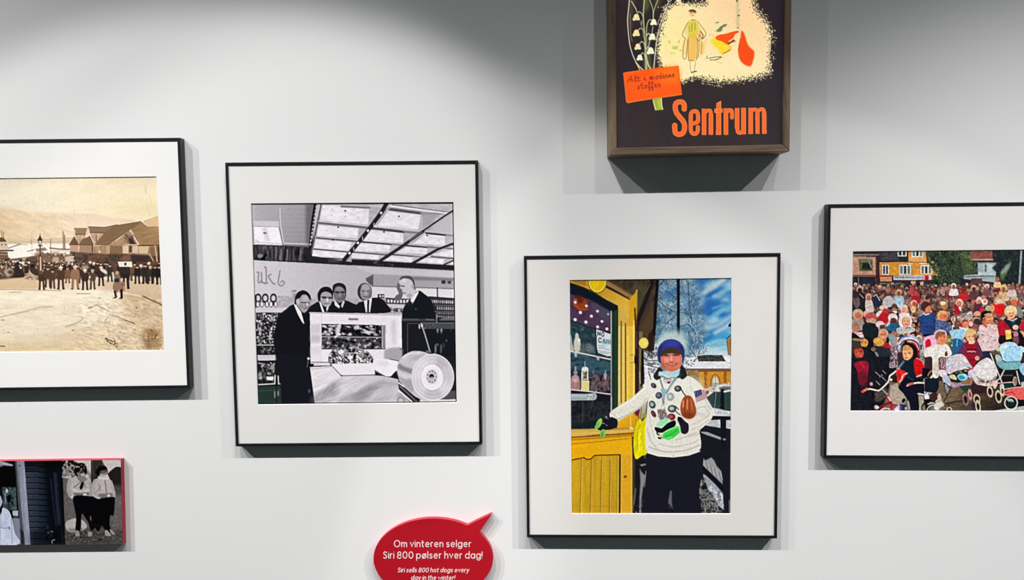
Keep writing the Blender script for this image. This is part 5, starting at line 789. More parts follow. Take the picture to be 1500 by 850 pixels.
def paint_crowd():
    p = Painter(1236, 358, 1606, 612, (48, 42, 46), 4)
    A = lambda x, y: (1240+x/11.485, 360+y/11.485)
    B = lambda x, y: (1370+x/11.485, 360+y/11.485)
    C = lambda x, y: (1240+x/11.485, 430+y/11.485)
    D_ = lambda x, y: (1370+x/11.485, 430+y/11.485)
    E_ = lambda x, y: (1240+x/11.485, 490+y/11.485)
    F = lambda x, y: (1370+x/11.485, 490+y/11.485)
    G_ = lambda x, y: (1240+x/11.485, 540+y/11.485)
    H = lambda x, y: (1370+x/11.485, 540+y/11.485)
    # houses
    p.P(R4(1240, 362, 1290, 376), (56, 52, 58)); p.L([A(100, 155), A(540, 155)], 1.6, (150, 128, 116)); p.P([A(90, 180), A(520, 190), A(530, 490), A(90, 490)], (186, 140, 118)); p.M([A(90, 180), A(520, 190), A(530, 490), A(90, 490)], .05, 12, 2)
    p.P([A(200, 225), A(440, 230), A(440, 430), A(215, 430)], (108, 100, 70)); p.P([A(235, 250), A(420, 255), A(425, 415), A(240, 415)], (62, 66, 52)); p.P([A(270, 290), A(380, 290), A(410, 390), A(255, 390)], (34, 42, 34), 1, .5); p.P([A(240, 250), A(420, 255), A(415, 290), A(245, 285)], (120, 128, 112), .8, .6); p.L([A(385, 290), A(420, 370)], 1.3, (180, 172, 150), .8); p.L([A(262, 300), A(250, 380)], 1, (140, 136, 110), .7); p.L([A(150, 200), A(430, 205)], .8, (150, 112, 96))
    p.P([A(90, 490), A(540, 490), A(545, 525), A(90, 525)], (120, 78, 62)); p.P([A(90, 525), A(545, 525), A(560, 760), A(90, 760)], (34, 36, 46)); p.P([A(260, 560), A(440, 560), A(460, 700), A(280, 720)], (36, 46, 72), .8, 2); p.L([A(200, 540), A(205, 700)], 1.4, (120, 124, 130), .8); p.P([A(480, 540), A(540, 540), A(550, 720), A(500, 720)], (124, 106, 94)); p.L([A(130, 560), A(140, 700)], 1.4, (60, 64, 70), .8)
    p.P([A(540, 105), A(870, 100), A(1030, 180), A(1030, 280), A(545, 265)], (62, 62, 68)); p.M([A(540, 105), A(870, 100), A(1030, 280), A(545, 265)], .2, 6, 1.2); p.P([A(870, 180), A(1020, 180), A(1030, 270), A(900, 280)], (36, 42, 44), .9, 1); p.P(R4(1283, 376, 1290, 420), (58, 34, 34), .9, .6); p.L([A(550, 262), A(1030, 268)], 1.4, (40, 38, 40))
    p.P([A(555, 280), A(1040, 275), A(1040, 105), A(1350, 100), A(1350, 290), A(1480, 300), A(1490, 500), A(560, 500)], (206, 140, 66)); p.M([A(555, 280), A(1480, 280), A(1490, 500), A(560, 500)], .06, 2, 14)
    p.P([A(740, 290), A(870, 290), A(870, 490), A(740, 490)], (206, 142, 40), .8, 1); p.P([A(560, 290), A(600, 290), A(600, 490), A(560, 490)], (190, 136, 108), .9, 1); p.P([A(1180, 280), A(1225, 280), A(1225, 480), A(1180, 480)], (224, 150, 56), .8, .6); p.P([A(1040, 190), A(1340, 190), A(1340, 275), A(1050, 275)], (222, 160, 92)); p.L([A(1040, 278), A(1350, 280)], 1.2, (120, 76, 52)); p.L([A(1040, 300), A(1110, 300)], 1.6, (232, 208, 190)); p.L([A(1230, 298), A(1340, 298)], 1.6, (226, 214, 200))
    def win(x0, y0, x1, y1, n):
        p.P([A(x0, y0), A(x1, y0), A(x1, y1), A(x0, y1)], (214, 212, 206))
        w = (x1-x0-16)/n
        for k in range(n): p.P([A(x0+18+k*w, y0+22), A(x0+k*w+w-2, y0+22), A(x0+k*w+w-2, y1-14), A(x0+18+k*w, y1-14)], (52, 58, 68) if n != 3 or k == 1 else (104, 112, 108))
    win(600, 320, 715, 490, 2); win(885, 320, 1085, 490, 3); win(1245, 325, 1440, 480, 3); win(860, 70, 1010, 180, 2); win(1095, 60, 1290, 190, 3)
    p.P([A(1265, 90), A(1340, 90), A(1340, 155), A(1270, 155)], (170, 150, 120), .9, 1)
    p.P([A(560, 510), A(760, 510), A(760, 600), A(570, 600)], (204, 132, 96)); p.L([A(560, 515), A(790, 515)], 1.4, (130, 62, 36)); p.P([A(545, 600), A(760, 610), A(760, 720), A(560, 720)], (52, 42, 46)); p.L([A(570, 635), A(750, 640)], 1.6, (120, 112, 110))
    p.P([A(790, 505), A(1420, 495), A(1430, 575), A(790, 578)], (198, 198, 204)); x = 815
    while x < 1290:
        w = 14+16*p.rng.random(); p.P([A(x, 522), A(x+w, 520), A(x+w, 555), A(x, 556)], (86, 86, 96) if x < 1060 else (120, 120, 122), .85, .6); x += w+10
    p.P([A(1298, 500), A(1390, 498), A(1390, 580), A(1298, 580)], (226, 120, 130)); p.P([A(1322, 506), A(1378, 504), A(1378, 580), A(1322, 580)], (186, 18, 36)); p.L([A(780, 585), A(1440, 585)], 1, (60, 40, 44))
    p.P([A(770, 590), A(1500, 588), A(1500, 760), A(770, 760)], (62, 40, 44)); p.E(*A(890, 670), 8, 4.5, (92, 104, 84), a=.9); p.E(*A(890, 690), 6, 3.5, (44, 56, 44), a=.9); p.P([A(745, 620), A(800, 620), A(800, 730), A(760, 730)], (150, 140, 136)); p.P([A(1085, 600), A(1160, 595), A(1160, 740), A(1085, 740)], (206, 160, 150)); p.P([A(1235, 610), A(1295, 600), A(1295, 740), A(1240, 740)], (190, 150, 148)); p.P([A(1165, 630), A(1235, 630), A(1235, 740), A(1165, 740)], (28, 34, 26)); p.P([A(1300, 600), A(1500, 600), A(1500, 720), A(1310, 720)], (40, 52, 52)); p.L([A(1330, 660), A(1480, 655)], 1.6, (96, 140, 130), .8)
    # centre building and trees
    p.P([B(610, 80), B(960, 80), B(960, 240), B(520, 240)], (136, 78, 70)); p.M([B(610, 80), B(960, 80), B(960, 240), B(520, 240)], .12, 2, 2); p.L([B(510, 238), B(970, 236)], 1.8, (188, 160, 140)); p.L([B(560, 256), B(970, 256)], 1.6, (70, 40, 36)); p.P([B(600, 270), B(1040, 270), B(1040, 460), B(620, 460)], (70, 80, 76)); p.P([B(715, 285), B(1030, 290), B(1030, 450), B(715, 450)], (158, 172, 178)); p.P([B(835, 320), B(860, 320), B(860, 440), B(835, 440)], (74, 78, 80)); p.P([B(870, 300), B(960, 300), B(960, 440), B(870, 440)], (196, 206, 206), .7, 1)
    p.P([B(480, 490), B(1020, 470), B(1010, 620), B(480, 560)], (158, 170, 172)); p.L([B(490, 520), B(1020, 515)], 1.6, (90, 110, 116)); p.P([B(600, 550), B(790, 550), B(790, 640), B(600, 640)], (96, 60, 58)); p.P([B(720, 450), B(1020, 450), B(1015, 490), B(720, 490)], (184, 192, 196))
    T1 = [B(-160, 60), B(620, 60), B(540, 200), B(640, 260), B(710, 340), B(620, 480), B(480, 500), B(420, 640), B(160, 700), B(20, 640), B(-60, 540), B(20, 480), B(-80, 340), B(-140, 240)]
    p.P(T1, (38, 46, 42), 1, .8); p.N(T1, [(24, 30, 34), (44, 58, 48), (62, 80, 54), (34, 40, 42)], 5, 5, .8, .8)
    p.D(T1, 260, [(96, 110, 66), (70, 92, 60), (28, 34, 38), (124, 124, 84), (48, 66, 52), (88, 100, 84)], .5, 1.5, .7, .8)
    p.D([B(-120, 200), B(40, 260), B(60, 520), B(-60, 560)], 40, [(140, 116, 66), (110, 120, 60), (180, 160, 110)], .5, 1.4)
    p.N([B(400, 90), B(620, 90), B(640, 470), B(480, 480)], [(60, 76, 50), (120, 124, 84), (84, 104, 60), (40, 50, 42)], 3, 3, .6, 1.5)
    T2 = [B(960, 60), B(1600, 60), B(1600, 660), B(1100, 640), B(1090, 480), B(1010, 430), B(960, 380), B(1040, 300), B(1000, 200)]
    p.P(T2, (32, 40, 46), 1, .8); p.N(T2, [(24, 34, 42), (40, 50, 48), (30, 38, 50), (52, 60, 52)], 6, 6, .8, .8); p.D(T2, 160, [(60, 72, 60), (80, 90, 66), (22, 28, 36), (46, 66, 72)], .5, 1.4, .7, .7)
    p.P([B(1280, 270), B(1180, 340), B(1100, 460), B(1120, 560), B(1200, 460), B(1260, 360)], (150, 170, 150), .85, 1.2); p.P([B(1110, 480), B(1200, 450), B(1160, 580), B(1100, 600)], (84, 110, 50), .8, 1.5)
    p.P(R4(1512, 362, 1606, 430), (58, 56, 54)); p.P(R4(1525, 370, 1560, 400), (178, 150, 110)); p.P(R4(1565, 366, 1606, 404), (150, 92, 76)); p.N(R4(1506, 360, 1606, 425), [(30, 38, 38), (60, 76, 52), (40, 50, 46)], 6, 6, .7)
    p.L([(1496.5, 360), (1493, 420)], 2.8, (152, 158, 164))
    # the crowd, far rows first
    p.P([(1240, 420), (1610, 414), (1610, 612), (1240, 612)], (58, 40, 44))
    hairs = [(60, 42, 38), (90, 60, 46), (150, 110, 76), (40, 30, 34), (200, 160, 116), (110, 76, 60), (226, 204, 184)]
    skins = [(212, 148, 122), (228, 166, 140), (190, 120, 100), (236, 184, 160)]
    cols = [(40, 36, 44), (176, 26, 44), (232, 214, 214), (60, 50, 62), (192, 40, 50), (226, 206, 208), (44, 58, 88), (120, 70, 76), (28, 30, 38), (170, 120, 120), (96, 100, 120), (214, 160, 160)]
    y = 419.
    while y < 508:
        s = 2.2+(y-419)*.033; x = 1240+p.rng.random()*5
        while x < 1606:
            ri = lambda L: L[p.rng.integers(len(L))]
            dark = x < 1300 and y < 470
            sk = ri(skins); far = y < 455
            if p.rng.random() < (.45 if far else .25): sk = tuple(v*.45 for v in sk)
            person(p, x, y+p.rng.normal()*1.6, s*(.85+.3*p.rng.random()), ri(hairs), sk, ri(cols[:1]+cols[3:4]+cols[8:9]+cols[7:8]) if dark else ri(cols), 1, 2.6, p.rng.normal()*.5)
            x += s*2.5+p.rng.random()*1.6
        y += s*1.9
    p.D([(1244, 422), (1606, 416), (1606, 470), (1244, 474)], 420, [(30, 22, 28), (240, 214, 204), (150, 40, 50), (70, 50, 50), (214, 190, 190), (60, 60, 80)], .4, 1.1, 1, .75)
    p.N([(1240, 421), (1606, 415), (1606, 462), (1240, 466)], [(30, 20, 28), (70, 48, 48), (150, 100, 90), (60, 40, 44)], 3, 4, .4)
    p.D([(1244, 440), (1606, 436), (1606, 510), (1244, 512)], 260, [(24, 18, 26), (244, 222, 214), (180, 40, 50), (40, 40, 60), (232, 196, 190)], .5, 1.5, 1.2, .8)
    # back row people picked out
    for q, s, h, k, c in ((B(1045, 570), 3, (150, 100, 70), (206, 140, 110), (222, 184, 140)), (B(310, 680), 3.6, (232, 200, 200), (150, 80, 76), (226, 206, 210)), (B(480, 740), 4, (110, 50, 40), (150, 60, 50), (196, 36, 46)), (B(650, 720), 4.2, (214, 160, 130), (70, 40, 36), (96, 60, 60)), (B(1150, 720), 4.6, (226, 190, 130), (190, 130, 90), (214, 176, 140)), (B(870, 690), 3.4, (220, 180, 170), (206, 150, 140), (120, 76, 78)), (B(1290, 700), 3.6, (120, 80, 60), (190, 120, 100), (210, 190, 190)), (A(225, 740), 4.6, (190, 150, 140), (60, 40, 40), (40, 36, 42)), (A(700, 750), 4, (150, 90, 76), (200, 150, 130), (90, 60, 60)), (A(880, 790), 4.2, (200, 160, 130), (150, 96, 76), (180, 180, 188)), (A(1160, 790), 4, (160, 30, 40), (206, 120, 110), (170, 34, 50)), (A(1100, 710), 2.6, (170, 40, 50), (200, 120, 110), (190, 60, 70))):
        person(p, q[0], q[1], s, h, k, c, 1, 2.8)
    # named places of the middle rows
    p.S([C(90, -20), C(220, -10), C(330, 90), C(310, 300), C(100, 400), C(80, 200)], (36, 38, 40)); p.S([C(100, 70), C(200, 60), C(220, 200), C(150, 240)], (120, 92, 96), .8); p.E(*C(150, 30), 4, 5, (62, 40, 42)); p.L([C(220, 10), C(290, 80)], 1, (180, 172, 170))
    p.S([C(320, 110), C(420, 110), C(460, 290), C(420, 320), C(330, 300)], (204, 190, 184)); p.E(*C(370, 60), 4.6, 5.6, (214, 150, 140)); p.E(*C(372, 80), 3, 4, (160, 96, 84))
    p.S([C(450, 60), C(570, 90), C(590, 180), C(550, 240), C(460, 200)], (34, 46, 62)); p.L([C(450, 50), C(500, 20), C(560, 120)], 1.3, (190, 190, 190))
    p.S([C(620, 100), C(700, 40), C(780, 80), C(790, 200), C(700, 230), C(620, 200)], (184, 180, 184)); p.S([C(830, 90), C(900, 70), C(950, 180), C(900, 260), C(850, 200)], (176, 208, 226)); p.E(*C(890, 150), 2.6, 4, (140, 186, 220), a=.8)
    p.E(*C(190, 350), 8, 8, (196, 164, 130)); p.E(*C(200, 380), 5, 5.6, (196, 104, 84)); p.S([C(70, 450), C(260, 440), C(300, 600), C(100, 620)], (160, 140, 130)); p.E(*C(330, 340), 4.6, 4, (226, 160, 150)); p.S([C(340, 340), C(490, 350), C(510, 440), C(330, 430)], (192, 76, 70)); p.E(*C(420, 470), 7, 4.6, (186, 150, 122))
    p.S([C(270, 540), C(380, 490), C(500, 530), C(540, 640), C(500, 760), C(300, 740)], (28, 36, 42)); p.E(*C(150, 560), 6, 7, (150, 112, 92)); p.E(*C(150, 610), 4.6, 4.6, (186, 116, 100)); p.S([C(80, 670), C(250, 660), C(280, 760), C(80, 780)], (206, 170, 170)); p.D([C(80, 670), C(250, 660), C(280, 760), C(80, 780)], 20, [(120, 40, 60), (230, 210, 210)], .5, 1.2)
    p.S([C(520, 320), C(620, 260), C(700, 280), C(700, 480), C(620, 490), C(540, 420)], (186, 26, 42)); p.E(*C(620, 240), 6, 4, (220, 190, 176)); p.E(*C(650, 290), 3.4, 3.6, (180, 60, 60))
    p.E(*C(800, 240), 4.4, 5.4, (80, 54, 50)); p.E(*C(805, 280), 3.2, 3.4, (190, 120, 100)); p.S([C(740, 320), C(870, 320), C(880, 400), C(760, 400)], (38, 36, 46)); p.S([C(780, 300), C(850, 300), C(830, 340)], (226, 214, 210))
    p.E(*C(965, 260), 5.6, 6.8, (230, 206, 200)); p.E(*C(970, 285), 4.2, 4.6, (226, 150, 116)); p.S([C(900, 330), C(1040, 330), C(1060, 400), C(900, 400)], (226, 200, 200)); p.E(*C(1120, 240), 5, 6, (206, 130, 100)); p.E(*C(1120, 270), 3.4, 4.6, (226, 190, 140)); p.E(*C(1130, 160), 5, 4.6, (232, 160, 146)); p.E(*C(1140, 175), 3, 3, (176, 80, 66))
    p.E(*C(780, 410), 7, 6.6, (232, 208, 208)); p.E(*C(790, 460), 4.6, 4.4, (92, 48, 50)); p.S([C(680, 540), C(780, 500), C(890, 540), C(900, 640), C(700, 620)], (34, 92, 132)); p.L([C(680, 540), C(720, 500)], 3, (180, 200, 214)); p.E(*C(560, 520), 6, 5, (236, 196, 200)); p.E(*C(600, 560), 4, 3, (70, 60, 60))
    p.S([C(500, 340), C(560, 290), C(600, 300), C(520, 400)], (220, 210, 206)); p.E(*C(990, 470), 10, 11.5, (238, 214, 218)); p.E(*C(1000, 480), 6, 7.6, (150, 110, 80)); p.E(*C(1005, 490), 5.2, 6.4, (230, 158, 124)); p.E(*C(1000, 425), 4, 2.4, (206, 176, 126)); p.L([C(985, 520), C(1030, 515)], 1, (190, 60, 60), .8); p.E(*C(982, 470), .8, .7, (80, 50, 50)); p.E(*C(1030, 468), .8, .7, (80, 50, 50)); p.S([C(840, 600), C(960, 560), C(1120, 570), C(1140, 640), C(900, 680)], (216, 208, 206)); p.N([C(840, 600), C(960, 560), C(1120, 570), C(1140, 640), C(860, 700)], [(50, 56, 56), (224, 218, 216), (120, 126, 120)], 4, 3, .6)
    p.S([C(1220, 380), C(1290, 340), C(1400, 350), C(1480, 360), C(1500, 560), C(1440, 700), C(1300, 720), C(1240, 560)], (34, 62, 120)); p.N([C(1220, 380), C(1290, 340), C(1480, 360), C(1480, 640), C(1300, 720), C(1240, 560)], [(24, 44, 84), (44, 76, 144), (30, 56, 104)], 4, 6, .7); p.E(*C(1330, 220), 7, 7.6, (74, 44, 42)); p.S([C(1330, 250), C(1400, 200), C(1420, 270), C(1390, 320), C(1330, 310)], (222, 124, 96)); p.L([C(1290, 330), C(1330, 360), C(1380, 345)], 1.8, (236, 206, 196)); p.L([C(1230, 380), C(1290, 340)], 1.6, (120, 180, 200)); p.L([C(1440, 700), C(1300, 705)], 3, (20, 26, 48))
    p.E(*C(620, 680), 7.2, 7.4, (196, 168, 150)); p.E(*C(620, 700), 5.4, 6, (212, 130, 96)); p.E(*C(590, 690), .9, .8, (80, 40, 40)); p.E(*C(640, 690), .9, .8, (80, 40, 40)); p.L([C(590, 735), C(640, 740)], 1.2, (230, 200, 190)); p.S([C(480, 760), C(560, 750), C(620, 800), C(620, 860), C(500, 880)], (222, 168, 76)); p.S([C(700, 700), C(780, 690), C(860, 780), C(840, 850), C(760, 860)], (130, 150, 158))
    # right middle rows
    p.E(*D_(150, 200), 5.6, 6, (176, 124, 76)); p.E(*D_(130, 165), 4, 3, (226, 214, 180)); p.E(*D_(405, 160), 5.4, 6, (232, 200, 180)); p.E(*D_(400, 180), 4, 4.8, (214, 120, 86)); p.S([D_(330, 230), D_(400, 210), D_(440, 240), D_(400, 350), D_(330, 340)], (172, 24, 44)); p.S([D_(390, 230), D_(440, 230), D_(430, 300)], (236, 210, 200)); p.E(*D_(740, 110), 4, 5, (226, 196, 180)); p.E(*D_(740, 140), 2.8, 3, (200, 120, 100)); p.S([D_(650, 200), D_(760, 180), D_(760, 280), D_(660, 300)], (96, 40, 62)); p.E(*D_(640, 140), 2.6, 3, (190, 110, 96)); p.E(*D_(830, 140), 4.6, 4.6, (240, 214, 204)); p.E(*D_(835, 140), 2.2, 2.2, (200, 120, 100)); p.S([D_(760, 240), D_(820, 250), D_(790, 320), D_(750, 300)], (206, 40, 70)); p.E(*D_(700, 340), 5, 3.6, (226, 150, 130), -25); p.S([D_(780, 320), D_(900, 290), D_(900, 350), D_(780, 420)], (26, 24, 30))
    p.S([D_(980, 160), D_(1060, 150), D_(1150, 180), D_(1170, 270), D_(1130, 360), D_(1020, 350), D_(980, 260)], (218, 26, 34)); p.S([D_(1000, 180), D_(1030, 60), D_(1120, 60), D_(1170, 160), D_(1100, 170)], (206, 170, 140)); p.E(*D_(1075, 90), 4.6, 6.4, (190, 150, 116)); p.E(*D_(1075, 130), 4, 3, (226, 190, 170)); p.E(*D_(960, 250), 3.4, 5, (226, 150, 110)); p.E(*D_(890, 250), 4, 4, (206, 196, 150), a=.8)
    p.E(*D_(1330, 120), 6, 7, (196, 170, 140)); p.E(*D_(1320, 150), 4.6, 4.4, (206, 100, 70)); p.E(*D_(1400, 170), 3, 5, (170, 80, 60)); p.S([D_(1380, 240), D_(1440, 230), D_(1480, 380), D_(1400, 400)], (120, 124, 124))
    p.S([D_(10, 470), D_(100, 440), D_(220, 500), D_(280, 560), D_(240, 660), D_(60, 640), D_(0, 620)], (62, 76, 122)); p.N([D_(10, 470), D_(100, 440), D_(220, 500), D_(280, 560), D_(240, 660), D_(0, 620)], [(40, 52, 90), (120, 140, 180), (50, 70, 110), (206, 206, 220)], 4, 5, .7); p.E(*D_(120, 370), 8, 7.4, (220, 170, 110)); p.E(*D_(140, 400), 5.6, 5.4, (222, 120, 84)); p.L([D_(110, 450), D_(170, 455)], 1.2, (230, 190, 180)); p.E(*D_(150, 375), .8, .7, (90, 40, 40)); p.E(*D_(175, 390), .8, .7, (90, 40, 40))
    p.N([D_(360, 380), D_(520, 320), D_(620, 300), D_(640, 420), D_(560, 470), D_(480, 400), D_(380, 460)], [(226, 220, 220), (100, 90, 96), (230, 226, 200), (190, 150, 170)], 4, 3, .95, .5); p.E(*D_(500, 460), 6.8, 5.4, (206, 160, 140)); p.E(*D_(500, 480), 4.6, 4, (140, 80, 66)); p.E(*D_(510, 520), 4.8, 4, (224, 130, 100)); p.S([D_(400, 560), D_(480, 580), D_(600, 600), D_(560, 640), D_(440, 620)], (236, 226, 220))
    p.E(*D_(690, 450), 6, 4.4, (190, 160, 130)); p.E(*D_(700, 470), 5, 4.4, (60, 48, 46)); p.S([D_(600, 500), D_(700, 520), D_(740, 570), D_(640, 590)], (150, 70, 80)); p.E(*D_(600, 510), 3, 4, (236, 190, 170))
    p.S([D_(240, 640), D_(330, 610), D_(440, 600), D_(520, 640), D_(470, 760), D_(340, 800), D_(270, 720)], (160, 204, 228)); p.S([D_(290, 780), D_(380, 760), D_(460, 800), D_(480, 900), D_(400, 980), D_(290, 960)], (28, 92, 156)); p.L([F(370, 90), F(360, 240)], 1.8, (120, 180, 214)); p.S([F(280, 240), F(400, 200), F(380, 320), F(290, 330)], (40, 90, 130)); p.S([D_(200, 720), D_(280, 740), D_(280, 960), D_(220, 960)], (96, 96, 56)); p.D([D_(200, 700), D_(290, 740), D_(290, 960), D_(210, 960)], 30, [(140, 150, 80), (60, 50, 30), (190, 200, 150)], .5, 1.4)
    # girl in pink
    p.S([D_(740, 560), D_(800, 530), D_(960, 520), D_(1030, 540), D_(1080, 800), F(1040, 240), F(900, 280), F(790, 280), F(740, 160)], (228, 190, 190)); p.N([D_(740, 560), D_(960, 520), D_(1030, 540), D_(1060, 760), D_(1000, 900), D_(820, 960), D_(750, 840)], [(206, 140, 136), (236, 206, 206), (210, 200, 206), (232, 180, 176)], 3, 5, .75); p.E(*D_(900, 430), 7, 7.6, (206, 120, 84)); p.E(*D_(910, 415), 5.2, 6, (230, 148, 106)); p.L([D_(830, 430), D_(810, 520), D_(860, 560)], 3, (190, 90, 60)); p.S([D_(820, 360), D_(900, 330), D_(960, 370), D_(880, 370)], (214, 170, 130)); p.L([D_(885, 455), D_(930, 450)], 1.2, (180, 60, 50)); p.E(*D_(890, 400), .9, .6, (90, 40, 40)); p.E(*D_(925, 400), .9, .6, (90, 40, 40))
    for k in range(10): p.E(*D_(780+p.rng.random()*240, 600+p.rng.random()*260), 1, 1.2, (120, 90, 110), a=.7)
    p.S([F(790, 290), F(930, 290), F(950, 400), F(840, 420), F(790, 370)], (36, 48, 66))
    # boy in red and dark
    p.S([D_(1060, 480), D_(1180, 460), D_(1260, 520), D_(1240, 660), D_(1120, 720), D_(1060, 660)], (172, 26, 46)); p.S([D_(1390, 520), D_(1470, 460), D_(1560, 500), D_(1560, 660), D_(1450, 620)], (178, 36, 56)); p.S([D_(1150, 440), D_(1240, 420), D_(1380, 390), D_(1440, 460), D_(1400, 560), D_(1300, 620), D_(1220, 540)], (28, 40, 52)); p.P([D_(1260, 480), D_(1350, 460), D_(1330, 520)], (24, 96, 120), .8, 1); p.E(*D_(1270, 300), 9.4, 8.6, (228, 206, 160)); p.E(*D_(1275, 350), 6.4, 7.4, (234, 166, 126)); p.P([D_(1200, 280), D_(1320, 270), D_(1330, 310), D_(1210, 330)], (230, 208, 150), .9, .8); p.E(*D_(1255, 335), .9, .7, (80, 50, 50)); p.E(*D_(1305, 330), .9, .7, (80, 50, 50)); p.L([D_(1255, 385), D_(1310, 380)], 1.1, (150, 50, 50)); p.L([D_(1220, 430), D_(1300, 460), D_(1370, 420)], 1.6, (226, 206, 200))
    p.E(*D_(1350, 570), 4.4, 3.6, (236, 190, 176)); p.S([D_(1080, 720), D_(1180, 700), D_(1400, 640), D_(1500, 760), D_(1500, 900), D_(1100, 860)], (40, 22, 30)); p.P([D_(1175, 620), D_(1270, 610), D_(1285, 760), D_(1190, 780)], (232, 186, 84)); p.P([D_(1180, 625), D_(1265, 618), D_(1268, 660), D_(1185, 670)], (244, 214, 130)); p.E(*D_(1355, 690), 3.6, 4.4, (190, 130, 140)); p.S([D_(1310, 740), D_(1400, 730), D_(1390, 860), D_(1320, 860)], (120, 70, 80))
    # road
    p.P([(1300, 560), (1345, 556), (1400, 560), (1500, 562), (1606, 560), (1606, 612), (1290, 612)], (112, 92, 74)); p.G([(1385, 566), (1606, 556), (1606, 612), (1380, 612)], (116, 98, 74), (52, 40, 36), (1400, 566), (1440, 610)); p.M([(1385, 566), (1606, 556), (1606, 612), (1380, 612)], .15, 8, 1.6)
    p.P([(1455, 602), (1470, 599.5), (1500, 595), (1606, 590), (1606, 612), (1450, 612)], (176, 184, 180)); p.P([(1500, 545), (1606, 548), (1606, 592), (1500, 594)], (84, 60, 56))
    p.P([G_(740, 290), G_(860, 240), G_(870, 330), G_(960, 430), G_(980, 480), G_(920, 530), G_(900, 620), G_(760, 600), G_(720, 460)], (168, 154, 138)); p.P([G_(1215, 440), G_(1300, 480), G_(1290, 720), G_(1215, 720)], (160, 150, 136)); p.P([G_(1290, 150), G_(1450, 180), G_(1470, 440), G_(1500, 520), G_(1420, 480), G_(1330, 300)], (176, 166, 156))
    # left: dark man, woman with yellow
    p.S([E_(60, 60), E_(250, 60), E_(420, 60), E_(700, 300), E_(760, 420), E_(840, 560), E_(700, 760), G_(720, 300), G_(640, 560), G_(560, 720), G_(60, 730)], (25, 25, 36)); p.N([E_(60, 300), E_(500, 250), E_(740, 500), E_(640, 860), G_(420, 700), G_(60, 720)], [(18, 22, 32), (34, 32, 46), (30, 24, 30), (24, 40, 50)], 7, 9, .7, 1)
    p.S([E_(450, 180), E_(600, 220), E_(720, 230), E_(760, 330), E_(680, 380), E_(500, 330)], (34, 48, 56), .9, 1); p.E(*E_(530, 130), 7.4, 5.6, (218, 160, 76), 30); p.E(*E_(480, 170), 2, 2, (150, 100, 60)); p.E(*E_(300, 140), 5.6, 6, (216, 150, 74)); p.D([E_(220, 80), E_(350, 80), E_(350, 210), E_(240, 200)], 18, [(236, 206, 150), (190, 110, 50), (150, 90, 50)], .5, 1.4); p.E(*E_(450, 250), 3.4, 3, (130, 90, 84)); p.P([E_(470, 300), E_(510, 300), E_(550, 370), E_(520, 385)], (150, 150, 160), .9, .6); p.E(*E_(190, 90), 9, 2, (170, 140, 100), 5, .8)
    p.S([E_(70, 160), E_(120, 110), E_(210, 130), E_(260, 220), E_(200, 260), E_(120, 290), E_(90, 400), E_(60, 400)], (58, 52, 42)); p.S([E_(130, 270), E_(200, 235), E_(270, 250), E_(290, 330), E_(260, 380), E_(160, 390)], (176, 66, 48)); p.E(*E_(200, 330), 3, 3, (206, 96, 66), a=.7, soft=1.5); p.L([E_(230, 285), E_(265, 290)], 1.2, (70, 24, 28)); p.P([E_(240, 350), E_(275, 330), E_(270, 390), E_(240, 395)], (150, 130, 110), .7, .8)
    p.S([E_(130, 500), E_(220, 450), E_(350, 460), E_(370, 560), E_(330, 800), E_(220, 830), E_(180, 620)], (148, 22, 46)); p.P(smooth([E_(200, 650), E_(340, 640), E_(340, 860), E_(230, 860)], True), (92, 24, 40), .8, 2); p.L([E_(240, 480), E_(300, 560)], 2.4, (196, 40, 62), .7, 1.4)
    for a, b in (((490, 635), (560, 700)), ((610, 610), (660, 660)), ((600, 720), (660, 780)), ((500, 790), (560, 850)), ((560, 720), (600, 680))): p.L([E_(*a), E_(*b)], 1.3, (150, 152, 158), .85)
    p.E(*G_(415, 260), 3.6, 3.4, (60, 20, 28)); p.E(*G_(415, 260), 2.4, 2.6, (196, 150, 150)); p.N([G_(480, 380), G_(690, 330), G_(690, 470), G_(560, 560), G_(480, 560)], [(60, 50, 48), (96, 82, 76), (40, 34, 38)], 4, 4, .9, 1)
    # patterned child behind, pushchair hood
    p.N([E_(760, 180), E_(860, 180), E_(870, 560), E_(720, 570), E_(740, 340)], [(60, 36, 50), (206, 176, 190), (40, 30, 44), (226, 206, 214)], 2.4, 3, .95, .4, 1.4); p.E(*E_(825, 120), 3, 4, (190, 140, 130)); p.E(*E_(770, 520), 4, 3.6, (180, 160, 166), ring=1)
    p.S([E_(870, 200), E_(900, 90), E_(1000, 20), E_(1120, 20), E_(1210, 90), E_(1230, 200), E_(1200, 140), E_(1060, 90), E_(930, 150), E_(890, 300)], (186, 186, 214)); p.L([E_(900, 150), E_(1000, 75), E_(1100, 70), E_(1200, 130)], 2, (236, 230, 240), .9, .8, True); p.L([E_(900, 180), E_(960, 110), E_(1080, 90), E_(1180, 130)], 1.4, (30, 26, 40), .95, .6, True); p.L([E_(930, 50), E_(1020, 30)], 1.6, (70, 90, 190), .8); p.L([E_(1130, 120), E_(1200, 200), E_(1220, 320)], 5, (150, 30, 50), .95, 1, True); p.L([E_(1060, 110), E_(1160, 150), E_(1215, 260)], 1.6, (220, 190, 190), .9, .7, True)
    # pink hood seat behind
    p.S([E_(1290, 80), E_(1400, 20), E_(1500, 30), E_(1500, 200), E_(1380, 320), E_(1300, 220)], (236, 180, 206)); p.S([E_(1330, 110), E_(1400, 80), E_(1420, 180), E_(1380, 290), E_(1330, 220)], (216, 20, 60)); p.N([E_(1220, 60), E_(1300, 80), E_(1320, 560), E_(1240, 440)], [(40, 44, 46), (200, 206, 206), (90, 96, 96)], 3, 4, .8, .6)
